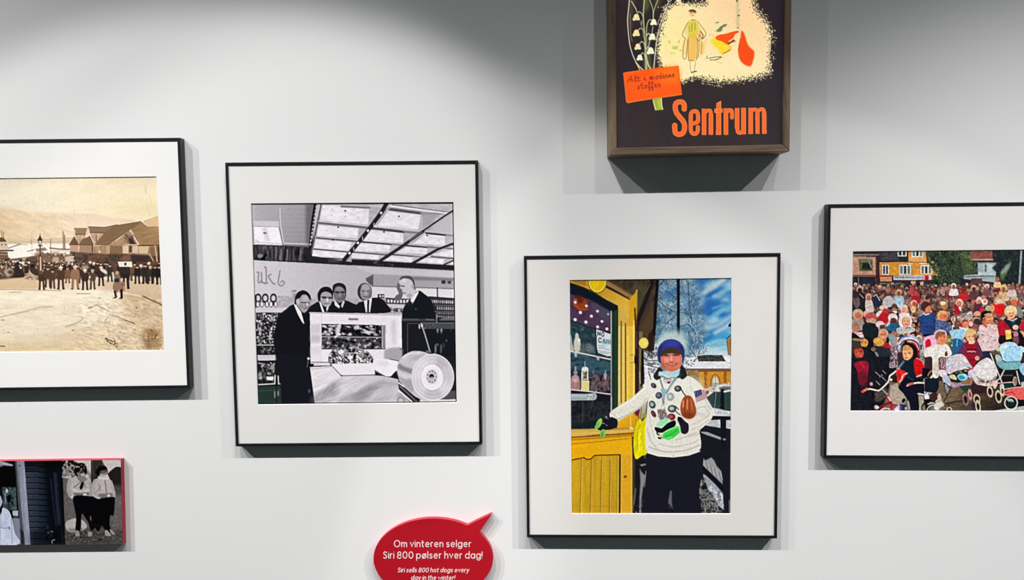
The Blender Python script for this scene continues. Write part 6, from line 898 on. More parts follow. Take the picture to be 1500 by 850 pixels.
    # boy in the middle
    p.S([E_(900, 560), E_(940, 470), E_(1060, 420), E_(1160, 400), E_(1290, 500), E_(1260, 700), E_(1200, 760), E_(1000, 740), E_(860, 640)], (20, 34, 52)); p.L([E_(880, 560), E_(960, 460)], 3, (96, 130, 150), .85, 1.2); p.S([E_(1140, 420), E_(1200, 390), E_(1290, 470), E_(1310, 560), E_(1260, 680), E_(1170, 690), E_(1140, 560)], (206, 18, 24)); p.L([E_(1170, 400), E_(1260, 440), E_(1300, 510)], 1.4, (236, 150, 150), .85, .8, True); p.L([E_(1180, 715), E_(1260, 685)], 2, (226, 180, 160)); p.P([E_(1270, 560), E_(1400, 580), E_(1400, 700), E_(1270, 760)], (20, 20, 36))
    p.S([E_(930, 200), E_(1000, 140), E_(1110, 160), E_(1190, 260), E_(1180, 380), E_(1120, 420), E_(1100, 260), E_(1020, 180), E_(950, 210), E_(940, 360)], (36, 22, 28)); p.S([E_(945, 260), E_(960, 200), E_(1040, 190), E_(1110, 250), E_(1115, 340), E_(1080, 400), E_(1020, 435), E_(965, 410), E_(945, 330)], (240, 168, 124)); p.S([E_(950, 270), E_(970, 195), E_(1040, 185), E_(1100, 240), E_(1090, 270), E_(1020, 260)], (206, 150, 84)); p.E(*E_(1030, 360), 4, 3.6, (250, 190, 150), a=.6, soft=2)
    p.E(*E_(985, 320), 1.6, .8, (110, 50, 40)); p.E(*E_(1060, 315), 1.6, .8, (110, 50, 40)); p.L([E_(985, 395), E_(1030, 395)], 1.3, (170, 60, 60)); p.E(*E_(1000, 350), .9, 1.4, (206, 110, 80))
    p.S([E_(840, 600), E_(920, 600), E_(1010, 650), E_(930, 780), E_(860, 800)], (218, 38, 40)); p.L([E_(1020, 655), E_(950, 690), E_(930, 760), E_(890, 800)], 2, (240, 190, 170), .9, .8, True); p.E(*E_(880, 680), 1.4, 4, (160, 20, 30), a=.7, soft=1); p.E(*E_(870, 580), 3, 1.8, (190, 120, 130)); p.P([E_(760, 700), E_(850, 700), E_(850, 820), E_(760, 800)], (50, 30, 34))
    p.S([G_(900, 260), G_(1000, 150), G_(1240, 160), G_(1300, 260), G_(1300, 420), G_(1210, 420), G_(1215, 725), G_(1060, 725), G_(1040, 560), G_(960, 420), G_(880, 340)], (22, 22, 42)); p.L([G_(1040, 150), G_(1120, 190)], 3, (24, 66, 70), .8, 1.4)
    # handlebars and bicycles
    p.L([E_(830, 620), E_(780, 660), E_(730, 700), E_(710, 780), G_(670, 260), G_(600, 330), G_(540, 370), G_(470, 360), G_(400, 345), G_(340, 355)], 2.3, (214, 210, 200), 1, .6, True); p.L([G_(345, 345), G_(275, 385)], 3.4, (224, 110, 90)); p.E(*G_(270, 390), 2, 2, (214, 70, 60)); p.E(*G_(750, 190), 1.8, 1.8, (230, 230, 230))
    p.L([(1370, 549), G_(1440, 130), G_(1400, 190), G_(1330, 240), G_(1200, 240), G_(1110, 255)], 2.4, (226, 218, 204), 1, .6, True); p.L([G_(1110, 250), G_(1040, 270)], 3.6, (190, 90, 84)); p.L([G_(1045, 280), G_(1015, 295)], 1.8, (190, 190, 180)); p.L([G_(1370, 120), G_(1400, 60), G_(1440, 40)], 1.6, (190, 130, 100), .9, .6, True); p.L([G_(1325, 250), G_(1320, 410)], 2, (210, 214, 216)); p.L([G_(1200, 425), G_(1320, 445), G_(1370, 410)], 1.6, (220, 216, 210))
    p.S([G_(1310, 440), G_(1370, 430), G_(1390, 510), G_(1330, 530)], (214, 210, 220)); p.P([G_(1300, 520), G_(1490, 500), G_(1500, 560), G_(1400, 560), G_(1400, 725), G_(1340, 725)], (22, 24, 30)); p.L([G_(1340, 540), G_(1270, 640), G_(1280, 725)], 2.2, (26, 28, 32), 1, .6, True); p.L([G_(1370, 600), G_(1440, 580), G_(1500, 620)], 1.6, (206, 206, 206), .9, .6, True); p.E(1366, 603, 8, 9, (206, 206, 206), ring=1.2); p.E(1366, 605, 6, 7, (110, 112, 112), a=.8)
    p.L([G_(600, 350), G_(690, 440)], 2, (150, 140, 136)); p.L([G_(690, 470), G_(760, 600), G_(740, 720)], 4, (176, 26, 46), 1, .7); p.L([G_(700, 480), G_(740, 540)], 2.2, (246, 170, 176)); p.L([G_(740, 570), G_(640, 610), G_(500, 690)], 3.6, (120, 22, 36)); p.L([G_(760, 610), G_(850, 620)], 2.6, (170, 30, 60)); p.E(*G_(500, 650), 3, 3, (170, 170, 176)); p.E(*G_(525, 655), 1.8, 1.8, (240, 236, 230)); p.L([G_(580, 700), G_(640, 670), G_(720, 680)], 1.8, (214, 200, 186), .9, .6, True); p.S([G_(800, 690), G_(860, 630), G_(930, 620), G_(940, 680), G_(860, 715)], (186, 190, 220)); p.E(*G_(960, 540), 3.6, 5.4, (24, 26, 40), 20); p.E(*G_(960, 540), 3, 4.8, (190, 190, 196), 20, ring=.9); p.S([G_(1020, 560), G_(1050, 550), G_(1070, 680), G_(1050, 690)], (150, 148, 140)); p.P([G_(900, 600), G_(1010, 620), G_(1000, 720), G_(900, 720)], (26, 26, 60), .8, 1); p.E(*G_(1000, 670), 2, 2, (150, 156, 170))
    # girl in the white jumper
    p.P([F(-180, 740), F(60, 740), F(60, 900), F(20, 980), F(-60, 980), F(-180, 960)], (22, 30, 46)); p.S([F(-160, 240), F(-60, 200), F(20, 170), F(180, 170), F(240, 230), F(280, 330), F(200, 390), F(60, 400), F(60, 700), F(-40, 720), F(-50, 560), F(-60, 380), F(-180, 380)], (234, 226, 218)); p.N([F(-60, 240), F(200, 200), F(200, 380), F(-60, 400)], [(206, 196, 190), (240, 234, 226), (228, 220, 214)], 4, 4, .7, 1); p.S([F(10, 460), F(60, 430), F(70, 640), F(20, 700), F(-30, 560)], (206, 186, 170), .8, 1)
    p.E(*D_(90, 700), 9.4, 8, (236, 196, 204)); p.S([F(20, 60), F(80, 0), F(180, 10), F(200, 90), F(140, 170), F(70, 160)], (230, 140, 96)); p.S([F(0, 40), F(40, -40), F(150, -40), F(170, 10), F(80, 20), F(30, 100)], (120, 66, 40), .8, .8); p.E(*F(100, 30), 1, .8, (70, 30, 30)); p.E(*F(150, 40), 1, .8, (70, 30, 30)); p.L([F(100, 110), F(160, 105)], 1.2, (200, 80, 60)); p.S([F(160, 320), F(190, 280), F(210, 350), F(170, 370)], (96, 36, 40))
    p.N([F(80, 400), F(200, 400), F(190, 640), F(120, 640), F(80, 520)], [(90, 30, 36), (236, 206, 206), (60, 24, 30), (214, 180, 186)], 2.4, 3, 1, .4, 1.4); p.S([F(70, 600), F(190, 620), F(180, 720), F(80, 700)], (230, 206, 214))
    # girl in the red jumper
    p.S([F(400, 260), F(500, 150), F(560, 120), F(700, 130), F(760, 220), F(790, 380), F(700, 440), F(660, 520), F(620, 620), F(560, 480), F(420, 320)], (156, 22, 44)); p.S([F(390, 280), F(440, 180), F(510, 140), F(500, 300), F(430, 330)], (96, 52, 88)); p.S([F(700, 160), F(760, 210), F(800, 370), F(730, 400), F(700, 280)], (90, 46, 78)); p.L([F(540, 250), F(700, 260)], 1.6, (60, 16, 40)); 
    for x in (550, 580, 610, 640, 670): p.E(*F(x, 285+(x % 4)*5), 1, 1, (222, 190, 176))
    p.L([F(530, 310), F(690, 310)], 1.2, (70, 20, 44)); p.L([F(580, 430), F(670, 430)], 1.4, (90, 14, 34)); p.E(*D_(600, 700), 8.4, 9.6, (214, 168, 104)); p.E(*D_(600, 740), 6, 7, (240, 176, 140)); p.S([D_(520, 700), D_(560, 620), D_(650, 620), D_(680, 700), D_(640, 680), D_(560, 680)], (230, 196, 128)); p.P([D_(650, 680), D_(690, 700), D_(690, 800), D_(660, 800)], (110, 56, 40), .8, .8); p.E(*D_(570, 730), 1, .8, (90, 50, 40)); p.E(*D_(630, 725), 1, .8, (90, 50, 40)); p.L([D_(580, 790), D_(630, 790)], 1, (210, 100, 90)); p.S([F(560, 150), F(590, 100), F(660, 110), F(640, 160)], (236, 206, 180)); p.E(*F(705, 400), 3.4, 3.4, (232, 160, 140))
    # patterned pushchair
    p.S([F(200, 420), F(300, 350), F(420, 330), F(500, 370), F(570, 480), F(620, 570), F(500, 590), F(340, 620), F(230, 670), F(180, 560)], (206, 198, 212)); p.D([F(210, 420), F(420, 330), F(520, 400), F(600, 560), F(340, 620), F(220, 660)], 70, [(170, 170, 200), (232, 206, 190), (196, 206, 214), (230, 170, 176), (150, 190, 186), (244, 236, 240)], .8, 2.2, 1, .7); p.L([F(560, 560), F(620, 580)], 1.8, (200, 40, 40))
    p.S([F(210, 690), F(340, 640), F(520, 580), F(560, 640), F(560, 720), F(440, 800), F(320, 800), F(240, 760)], (34, 36, 44)); p.S([F(230, 700), F(320, 680), F(360, 760), F(280, 750)], (222, 214, 160)); p.S([F(370, 700), F(460, 660), F(540, 690), F(530, 760), F(430, 780)], (150, 214, 232)); p.S([F(390, 710), F(460, 690), F(500, 740), F(420, 760)], (60, 150, 180)); p.D([F(340, 640), F(540, 590), F(560, 640), F(360, 690)], 14, [(206, 180, 80), (60, 110, 80), (150, 130, 70)], .6, 1.4); p.L([F(380, 810), F(500, 790), F(600, 740)], 2.4, (20, 70, 56), .9, .8, True)
    p.S([H(250, 220), H(360, 250), H(540, 190), H(620, 150), H(620, 240), H(560, 300), H(420, 290), H(340, 320), H(290, 310)], (176, 140, 170)); p.S([H(450, 230), H(560, 180), H(620, 170), H(600, 260), H(470, 270)], (160, 100, 60), .9, .8); p.S([F(560, 620), F(640, 590), F(640, 700), F(560, 730)], (214, 190, 224)); p.S([F(120, 700), F(220, 700), F(260, 850), F(160, 860)], (186, 196, 216)); p.S([H(430, 300), H(600, 280), H(580, 360), H(500, 390), H(430, 340)], (34, 66, 52))
    for L_ in ([H(150, 240), H(270, 330), H(150, 550)], [H(150, 250), H(190, 450)], [H(180, 590), H(470, 540)], [H(210, 580), H(250, 690)]): p.L(L_, 1.5, (40, 34, 44))
    p.P([H(160, 290), H(240, 340), H(200, 440)], (150, 150, 160), .9, .5); p.S([H(10, 490), H(80, 420), H(110, 540), H(150, 620), H(60, 660), H(10, 600)], (200, 184, 170)); p.S([H(-90, 440), H(0, 400), H(60, 480), H(0, 540), H(-80, 520)], (60, 40, 40)); p.S([H(0, 590), H(90, 600), H(60, 690), H(-20, 680)], (206, 206, 206)); p.E(*H(235, 700), 3.4, 4, (220, 200, 180), ring=1.2); p.E(*H(60, 480), 2.4, 2.6, (220, 170, 150))
    # white pram
    p.S([F(640, 760), F(620, 620), F(700, 500), F(820, 410), F(900, 400), F(980, 470), F(1030, 580), F(1040, 680), F(1000, 770), F(880, 790), F(740, 780)], (222, 214, 214)); p.L([F(650, 640), F(720, 520), F(840, 420)], 1.4, (190, 176, 178), .8, .8, True); p.L([F(740, 660), F(800, 610), F(900, 580), F(1000, 570)], 1.2, (170, 160, 164), .8, .8, True); p.L([F(800, 680), F(860, 660), F(920, 660)], 1, (176, 170, 170), .8); p.S([F(700, 700), F(800, 760), F(940, 770), F(1030, 700), F(1000, 780), F(860, 800), F(740, 780)], (120, 110, 116), .8, .8); p.N([F(660, 560), F(840, 430), F(980, 480), F(1020, 680), F(720, 740)], [(206, 198, 200), (240, 234, 234), (226, 218, 218)], 6, 4, .6, 1)
    p.S([H(630, 180), H(740, 220), H(880, 240), H(1010, 200), H(960, 290), H(840, 310), H(720, 280)], (222, 190, 184)); p.D([H(640, 190), H(990, 220), H(940, 300), H(720, 280)], 24, [(190, 150, 146), (240, 220, 210)], .5, 1.4); p.S([H(620, 240), H(700, 270), H(860, 300), H(900, 320), H(880, 400), H(620, 420)], (58, 36, 38)); p.S([H(960, 250), H(1040, 200), H(1050, 260), H(1000, 340)], (230, 190, 180))
    # blue pram
    p.S([F(1080, 260), F(1100, 180), F(1200, 130), F(1330, 140), F(1400, 200), F(1460, 200), F(1470, 300), F(1430, 450), F(1300, 470), F(1150, 440), F(1110, 340)], (184, 222, 238)); p.S([F(1170, 380), F(1180, 270), F(1240, 220), F(1420, 200), F(1440, 280), F(1400, 440), F(1200, 450)], (164, 212, 236)); p.L([F(1175, 400), F(1180, 280), F(1240, 215), F(1360, 205)], 1.2, (120, 170, 196), .8, .7, True); p.E(*F(1160, 200), 5, 3, (230, 224, 240), -20, .8, 1.4)
    p.S([F(1030, 440), F(1110, 440), F(1180, 470), F(1420, 460), F(1430, 560), F(1300, 600), F(1150, 590), F(1050, 520)], (118, 172, 182)); p.L([F(1110, 420), F(1180, 470), F(1420, 455)], 1.6, (70, 120, 136)); p.S([F(1010, 360), F(1080, 350), F(1120, 430), F(1040, 460)], (176, 190, 176)); p.S([F(960, 300), F(1040, 270), F(1060, 330), F(990, 350)], (90, 80, 46)); p.E(*F(1060, 250), 3, 3, (206, 206, 150))
    p.P([F(1050, 560), F(1140, 600), F(1430, 590), F(1430, 860), F(1050, 860)], (34, 26, 34)); p.S([F(1420, 520), F(1520, 480), F(1600, 560), F(1600, 700), F(1500, 700), F(1430, 620)], (150, 196, 220)); p.P([F(1420, 620), F(1500, 720), F(1500, 860), F(1440, 860)], (24, 40, 56)); p.L([F(1140, 690), F(1300, 690)], 1.4, (110, 104, 106), .8)
    for L_ in ([F(930, 320), F(990, 480), H(1080, 130), H(1120, 230)], [F(1160, 600), F(1090, 740), H(1010, 220)], [F(1370, 620), H(1420, 260)]): p.L(L_, 1.8, (208, 200, 196))
    p.L([H(1020, 250), H(1300, 230)], 1.6, (210, 180, 170)); p.E(*H(1340, 215), 3.2, 7, (176, 160, 140)); p.E(*H(1350, 215), 2, 5, (130, 112, 100)); p.P([H(1160, 270), H(1300, 260), H(1300, 330), H(1170, 330)], (16, 56, 44)); p.P([H(1450, 230), H(1500, 220), H(1500, 310), H(1440, 310)], (190, 184, 176)); p.S([H(1090, 280), H(1140, 260), H(1160, 340), H(1130, 400), H(1090, 350)], (206, 206, 212))
    # wheels
    for q, a, b, c in ((H(510, 520), 3.6, 7.4, (150, 110, 110)), (H(585, 440), 2, 6, (206, 150, 144)), (H(700, 520), 4.2, 6.4, (216, 184, 150)), (H(720, 640), 3, 7.6, (206, 190, 166)), (H(920, 390), 3.6, 7, (206, 190, 164)), (H(1065, 475), 4, 8, (206, 192, 166)), (H(1130, 380), 2.4, 6, (214, 190, 170))):
        p.E(q[0], q[1], a, b, (40, 26, 30), -8, .85); p.E(q[0], q[1], a, b, c, -8, ring=1.7)
    p.P([H(620, 560), H(660, 560), H(670, 715), H(620, 715)], (40, 38, 66), .7, 1)
    p.S([H(1160, 430), H(1230, 350), H(1380, 330), H(1560, 320), H(1620, 400), H(1560, 530), H(1400, 520), H(1300, 470), H(1200, 460)], (228, 96, 88)); p.L([H(1190, 420), H(1290, 400), H(1340, 440)], 2, (190, 50, 60), .9, 1); p.L([H(1160, 350), H(1300, 325), H(1500, 310)], 1.4, (232, 190, 184)); p.P([H(1380, 520), H(1560, 530), H(1560, 600), H(1390, 640)], (24, 26, 30)); p.E(*H(1275, 580), 9.2, 9.4, (30, 34, 34)); p.S([H(1200, 520), H(1280, 510), H(1320, 560), H(1260, 570)], (170, 176, 176)); p.E(*H(1275, 600), 6, 4, (20, 50, 46), a=.7); p.E(*H(1275, 580), 9.2, 9.4, (218, 208, 206), ring=1.8)
    p.P([H(620, 720), H(1000, 718), H(1100, 700), H(1500, 640), H(1500, 760), H(620, 760)], (176, 184, 180), 0)
    # out towards the right edge
    for k in range(26):
        x = 1506+p.rng.random()*98; y = 470+p.rng.random()*60
        person(p, x, y, 6+2*p.rng.random(), hairs[p.rng.integers(7)], skins[p.rng.integers(4)], cols[p.rng.integers(12)], 1, 3.4)
    p.P([(1508, 560), (1606, 556), (1606, 590), (1508, 596)], (92, 76, 66))
    for x, y in ((1525, 580), (1548, 586), (1572, 578), (1590, 586)): p.E(x, y, 6, 7.5, (206, 192, 170), ring=1.6)
    for x, c in ((1520, (170, 40, 60)), (1545, (196, 206, 220)), (1575, (220, 196, 120)), (1598, (90, 120, 160))): p.S([(x-10, 548), (x, 538), (x+11, 546), (x+9, 564), (x-8, 566)], c)
    p.M(R4(1236, 358, 1606, 612), .09, 3, 2.4); p.M(R4(1236, 358, 1606, 612), .08, 1.3, 1.3)
    return p

def paint_sign():
    p = Painter(896, -112, 1156, 222, (44, 32, 36), 7)
    K = lambda x, y: (900+x/9.44, y/9.44)
    V = lambda x, y: (990+x/6.8, y/6.8)
    T = lambda x, y: (905+x/10.62, 85+y/10.62)
    N_ = lambda x, y: (970+x/8.824, 130+y/8.824)
    p.N(R4(896, -112, 1156, 222), [(42, 30, 34), (48, 36, 34), (36, 32, 38), (50, 34, 42)], 40, 40, .5); p.P(R4(1128, -112, 1156, 222), (28, 24, 36), .5, 10)
    # lily-of-the-valley leaves and stems
    p.P([(921, 0), (925, -40), (930, 0), (926, 40), (920, 36)], (88, 92, 58), .55, 2.5); p.P([(940, -30), (950, -30), (952, 10), (944, 22)], (96, 112, 56), .7, 3); p.P([(958, -30), (970, -30), (968, 6), (960, 18)], (86, 96, 50), .6, 3); p.P([(943, 90), (950, 40), (954, 90), (956, 102), (943, 102)], (120, 130, 70), .5, 2)
    Wt = (222, 214, 188); Gn = (176, 182, 132)
    for L_, w, c in (([(926, -60), (922, 0), (920, 20), (919.4, 34), (922, 62), (926, 78), (931, 90), (938, 104)], 1.3, Wt), ([(923, 20), (924, 50), (926, 60)], 1.6, (110, 100, 74)), ([(925, 2), (931, 12), (933, 18)], 1.1, Wt),
                     ([(948, -40), (944, 0), (942.4, 22), (943.6, 45), (945, 70), (945.6, 90), (946, 104)], 1.8, Gn), ([(950, -4), (956, 12), (957, 28)], 1.2, Gn), ([(966, -6), (959, 12), (957.2, 20)], 1.2, Gn), ([(957, 20), (957, 28)], 1.4, Gn), ([(979, 4), (972, 22), (966, 40), (962, 60), (960, 76), (957.5, 102)], 1.5, (222, 214, 192)), ([(979, 4), (984, -14), (990, -40)], 1.3, (150, 170, 150)), ([(968.6, 20), (965, 30), (962, 37)], 1.6, (150, 130, 110)),
                     ([(934, 20), (936, 17), (940, 20), (942.4, 26)], 1.3, Gn), ([(935, 44), (938, 41.6), (942, 43), (944, 48)], 1.3, (200, 186, 150)), ([(937, 64), (940, 61), (943.4, 64), (945, 70)], 1.3, (200, 186, 150)), ([(938, 82), (941, 77.5), (944, 80), (945.6, 88)], 1.3, (200, 186, 150)), ([(955, 29), (951, 29.4), (948, 36), (946.6, 50), (946, 80)], 1.4, Gn), ([(952, 51), (949.6, 49), (947.4, 52)], 1.3, Wt), ([(951, 70), (948.8, 69), (947, 72)], 1.2, Wt), ([(956.4, 39), (955, 48)], 1.1, (190, 190, 176)), ([(952.4, 58), (950, 68)], 1.1, (190, 190, 176)), ([(937.6, 31), (941, 44), (943, 56)], 1, (130, 128, 96)), ([(940.5, 30), (939.5, 36)], 1, Gn),
                     ([(946, 80), (950, 96), (956, 104)], 2, (206, 206, 160)), ([(947, 86), (947.4, 104)], 2, (170, 176, 110)), ([(932, 92), (938, 99), (944, 104)], 2, (206, 196, 150)), ([(960, 82), (963, 80.6)], 1.2, Wt)):
        p.L(L_, w, c, .95, .7, True)
    for x, y, r_, b in ((932.2, 25.5, 4.6, 1), (932.2, 48.5, 4.6, 1), (934.4, 68.6, 4.2, 1), (937.2, 84.6, 4, 0), (957.6, 32.6, 4.2, 0), (955.6, 54, 4.6, 0), (953, 74.6, 4.8, 0), (994, 2, 4.4, 1)):
        c = (238, 214, 156) if b else (250, 236, 196)
        p.E(x, y-.6, r_*.86, r_, c); p.S([(x-r_*.9, y), (x+r_*.8, y), (x+r_*1.05, y+r_*.75), (x+r_*.45, y+r_*.95), (x, y+r_*.75), (x-r_*.55, y+r_*1.05), (x-r_*1.15, y+r_*.85)], c); p.E(x-r_*.2, y-r_*.3, r_*.4, r_*.5, (252, 244, 214), a=.6, soft=1.5)
    p.E(980.5, 0, 2.6, 2, (180, 190, 180), ring=1)
    # cream patch with spattered rim
    B0 = [(974, 14), (979, 10), (988, 5.5), (1006, 4.5), (1022, 5.5), (1032, 3), (1038, -3), (1046, -30), (1060, -44), (1080, -50), (1096, -40), (1102, -12), (1104, 2), (1108, 12), (1113, 21), (1121, 30), (1127, 40), (1130, 50), (1129.4, 66), (1128.6, 84), (1128, 98), (1126, 108), (1118, 111), (1108, 113), (1096, 116), (1080, 119), (1066, 119.5), (1054, 121.5), (1044, 119), (1032, 117), (1022, 114), (1010, 116), (998, 121), (986, 116), (975, 107), (968, 97), (965, 88), (962.6, 78), (964, 66), (966, 52), (969, 38), (972, 26)]
    S_ = np.array(smooth(B0, True)); cx, cy = S_.mean(0); keep = p.a.copy()
    p.P(S_, (253, 236, 170)); p.G([tuple(q) for q in S_], (254, 232, 162), (250, 202, 150), (990, 70), (1110, 10), 1); p.G([tuple(q) for q in S_], (254, 237, 182), (254, 232, 178), (1000, 120), (1060, 100), .5); p.P([(1000, 84), (1120, 80), (1122, 108), (1040, 116), (990, 112)], (254, 236, 180), .8, 9); p.P([(976, 30), (1000, 20), (1004, 80), (972, 84)], (254, 232, 158), .8, 7); p.P([(1030, 0), (1100, -40), (1124, 50), (1090, 50)], (250, 206, 154), .5, 12)
    b, m = p.mask(S_, .4); full = np.zeros(p.a.shape[:2], np.float32); full[b[0]:b[1], b[2]:b[3]] = m; p.a = (p.a*full[..., None]+keep*(1-full[..., None])).astype(np.float32)
    for k in range(2600):
        i = p.rng.integers(len(S_)); q = S_[i]; nx, ny = q[0]-cx, q[1]-cy; l = math.hypot(nx, ny); nx /= l; ny /= l
        if 62 < q[1] < 100 and q[0] < 975: sp = 1.6
        else: sp = 2.9
        d = p.rng.normal()*sp; x, y = q[0]+nx*d+p.rng.normal(), q[1]+ny*d+p.rng.normal(); r_ = .3+.6*p.rng.random()
        if d > 0: p.E(x, y, r_, r_*(.5+p.rng.random()*.6), (232, 206, 164) if p.rng.random() < .75 else (40, 28, 30), p.rng.random()*180, .95, .4)
        else: p.E(x, y, r_, r_*(.5+p.rng.random()*.6), (46, 30, 26) if p.rng.random() < .8 else (250, 230, 176), p.rng.random()*180, .9, .4)
    # sprigs
    for x, y, a, b, r_ in ((980.5, 61.5, 1.4, 2.6, -30), (994.5, 61, 1.2, 3, 35), (989, 69.8, 4.6, 2.6, -5), (997, 74, 1.6, 1.4, 0), (985, 78, 3, .8, 0)): p.E(x, y, a, b, (196, 196, 96), r_, .85, 1)
    for x, y, a, b, r_ in ((1054, 44, 4.4, 2.6, -20), (1061, 37.5, 4.2, 2, -25), (1056, 41, 3.4, 2.4, -50), (1050.5, 33, 2.6, 1, -20)): p.E(x, y, a, b, (112, 132, 86), r_, .9, .9)
    p.L([(1048, 46), (1062, 36)], .7, (80, 96, 60), .8)
    p.L([(1080, -30), (1080.5, 22), (1081, 40)], 6, (196, 190, 136), .45, 2); p.L([(1080, -30), (1081, 40)], 1.2, (160, 170, 130), .4, 1); p.E(1082, 22.6, 1.8, 1.2, (90, 92, 84)); p.E(1079.5, 1, 1.2, 2.2, (120, 90, 60)); p.E(1081, 41, 1.6, 1, (150, 140, 110)); p.E(1083, 15, 1, 1, (150, 150, 120), a=.7)
    # cloths
    p.S([(1044, 57), (1050, 54), (1058, 58), (1066, 66), (1071, 69.5), (1064, 75), (1058, 80), (1051, 72), (1042, 62)], (250, 218, 42), .95, 1.2)
    p.S([(1048, 54.5), (1053, 51), (1062, 49.5), (1072, 46.6), (1080.5, 45), (1082.6, 47.4), (1077, 50), (1074, 56), (1068, 60), (1065.4, 64.6), (1058, 61), (1050, 58)], (250, 84, 12))
    p.L([(1056, 60), (1064, 65), (1071, 69), (1064, 76), (1058, 80)], 1, (240, 160, 20), .8, .8); p.L([(1067, 64), (1075, 59)], 2.6, (110, 40, 18), .95, 1); p.L([(1058, 79), (1066, 76), (1071, 71)], 1.6, (246, 180, 40), .9)
    p.S([(1086, 46), (1089, 47), (1092, 54), (1095, 64), (1099, 70), (1105, 75.5), (1105, 82), (1103, 91), (1100, 97), (1094, 96.6), (1087, 92), (1083, 85), (1081.6, 76), (1082.6, 66), (1085, 58)], (250, 76, 8), 1, 1); p.L([(1084.4, 56), (1083, 66), (1081.6, 74)], 1, (140, 60, 30), .8)
    for L_, c in (([(1038, 85.5), (1046, 84), (1056, 83)], (60, 44, 34)), ([(1040, 88), (1050, 87.4), (1056, 83.5)], (90, 70, 50)), ([(1046, 88), (1058, 84)], (150, 120, 70)), ([(1036, 82), (1035, 86)], (90, 70, 50)), ([(1060, 78), (1070, 73)], (130, 100, 40)), ([(1050, 91), (1058, 92.4)], (220, 200, 130)), ([(1038, 52), (1043, 50.6), (1046, 54)], (214, 190, 120)), ([(1032, 62), (1036, 57)], (220, 196, 130)), ([(1074, 62), (1078, 60)], (150, 100, 60))): p.L(L_, 1, c, .85, .7, True)
    # woman in a coat
    p.S([(1008, 33), (1013, 29.6), (1020, 30), (1023, 36), (1022.6, 50), (1021, 56), (1009, 56), (1008, 44)], (216, 206, 70), .9, 1.2); p.S([(1008.6, 52), (1022, 52), (1021.4, 72), (1020.6, 87), (1009, 88), (1008, 70)], (242, 190, 86), .9, 1.2); p.S([(1023, 38), (1028, 46), (1029, 52), (1026, 56), (1023, 50)], (244, 186, 100), .7, 1.2); p.P([(1025, 62), (1032, 62), (1031, 80), (1026, 80)], (244, 190, 76), .8, 2); p.S([(1001, 60), (1005, 60), (1007, 78), (1001, 80)], (240, 196, 110), .5, 1.5); p.S([(1003, 40), (1008, 36), (1008, 46), (1003, 52)], (214, 206, 110), .5, 1.2)
    Br = (132, 88, 40)
    for L_, w in (([(1008, 33), (1003, 42), (999.4, 50), (1001, 54), (1004, 56)], .9), ([(1022, 31), (1027, 38), (1033, 46), (1034, 51)], .8), ([(1034, 51), (1029, 57), (1024, 50)], 1), ([(1004, 56), (1001, 68), (1000.4, 84), (1004, 86), (1006, 76), (1007, 58)], .9), ([(1024, 52), (1024, 70), (1023, 84)], .8), ([(1008.6, 56), (1008, 76), (1008.6, 88)], .8), ([(1021.6, 57), (1021.6, 76), (1020.4, 88)], .8), ([(1014, 34), (1013, 46)], .8), ([(1018, 34), (1018, 44)], .7), ([(1008.6, 88.6), (1016, 88.6)], 1), ([(1011, 90), (1011, 98), (1012, 104)], .6), ([(1019, 90), (1017.6, 98), (1017, 104)], .6), ([(1026, 46), (1030, 52), (1028, 57)], 1.6), ([(1020, 56), (1023, 60), (1026, 58)], .8), ([(1010, 46), (1010, 38)], .6), ([(1028, 60), (1027, 80)], .6)):
        p.L(L_, w, Br, .85, .6, True)
    p.L([(1012.6, 106), (1016, 105.4)], 1.5, (60, 44, 36)); p.L([(1017, 105), (1020, 104.4)], 1.5, (60, 44, 36)); p.E(1014, 19.6, 5, 5.2, (251, 208, 150)); p.P(smooth([(1009, 17), (1010, 14.6), (1015, 13.6), (1019, 15.6), (1020, 19), (1016, 17.4)], True), (104, 66, 40)); p.E(1012.6, 18.6, 1, .6, (60, 30, 30)); p.E(1016.4, 18.6, 1, .6, (60, 30, 30)); p.E(1014.6, 22.6, 1.2, .6, (226, 80, 60)); p.E(1012, 20.8, 1.6, 1, (250, 160, 120), a=.6); p.L([(1013, 29), (1018, 29.6)], 1, (130, 110, 60)); p.E(1011.6, 113.6, 1, 1.6, (30, 20, 20))
    # card and stem end
    p.P([T(540, 640), T(680, 615), T(690, 740), T(705, 805), T(580, 815), T(560, 740)], (150, 178, 62)); p.P([T(620, 650), T(660, 640), T(670, 780), T(630, 790)], (206, 206, 60), .7, 1.4); p.L([T(550, 660), T(570, 740), T(590, 808)], 1.2, (226, 222, 170)); p.L([T(676, 620), T(682, 730), T(698, 800)], 1.4, (226, 222, 180))
    p.P([T(84, 232), T(130, 218), T(330, 190), T(660, 150), T(945, 120), T(955, 190), T(978, 400), T(1000, 570), T(820, 600), T(520, 640), T(340, 665), T(155, 706), T(125, 660), T(115, 480)], (255, 88, 4)); p.G([T(500, 180), T(940, 125), T(970, 380), T(700, 420)], (255, 104, 4), (255, 124, 10), T(500, 300), T(940, 150), .8, 4)
    p.L([T(90, 240), T(110, 440), T(135, 690)], 1.1, (255, 128, 70), .8, .8); p.L([T(150, 695), T(520, 635), T(990, 568)], 1.2, (255, 120, 60), .9, .8); p.L([T(90, 236), T(330, 200)], 1.1, (255, 124, 60), .8, .8)
    # handwriting 'Alt i moderne / stoffer'
    ink = (140, 24, 40)
    def wr(strokes, ox, oy, s, ang):
        c, d = math.cos(math.radians(ang)), math.sin(math.radians(ang))
        for L_ in strokes: p.L([(ox+(x*c+y*d)*s, oy+(x*d-y*c)*s) for x, y in L_], .95, ink, .9, .6, True)
    A_ = [[(0, 0), (1.6, 2.4), (2.6, 3.4), (2.7, 1.5), (2.8, 0)], [(.8, 1.3), (3, 1.5)]]
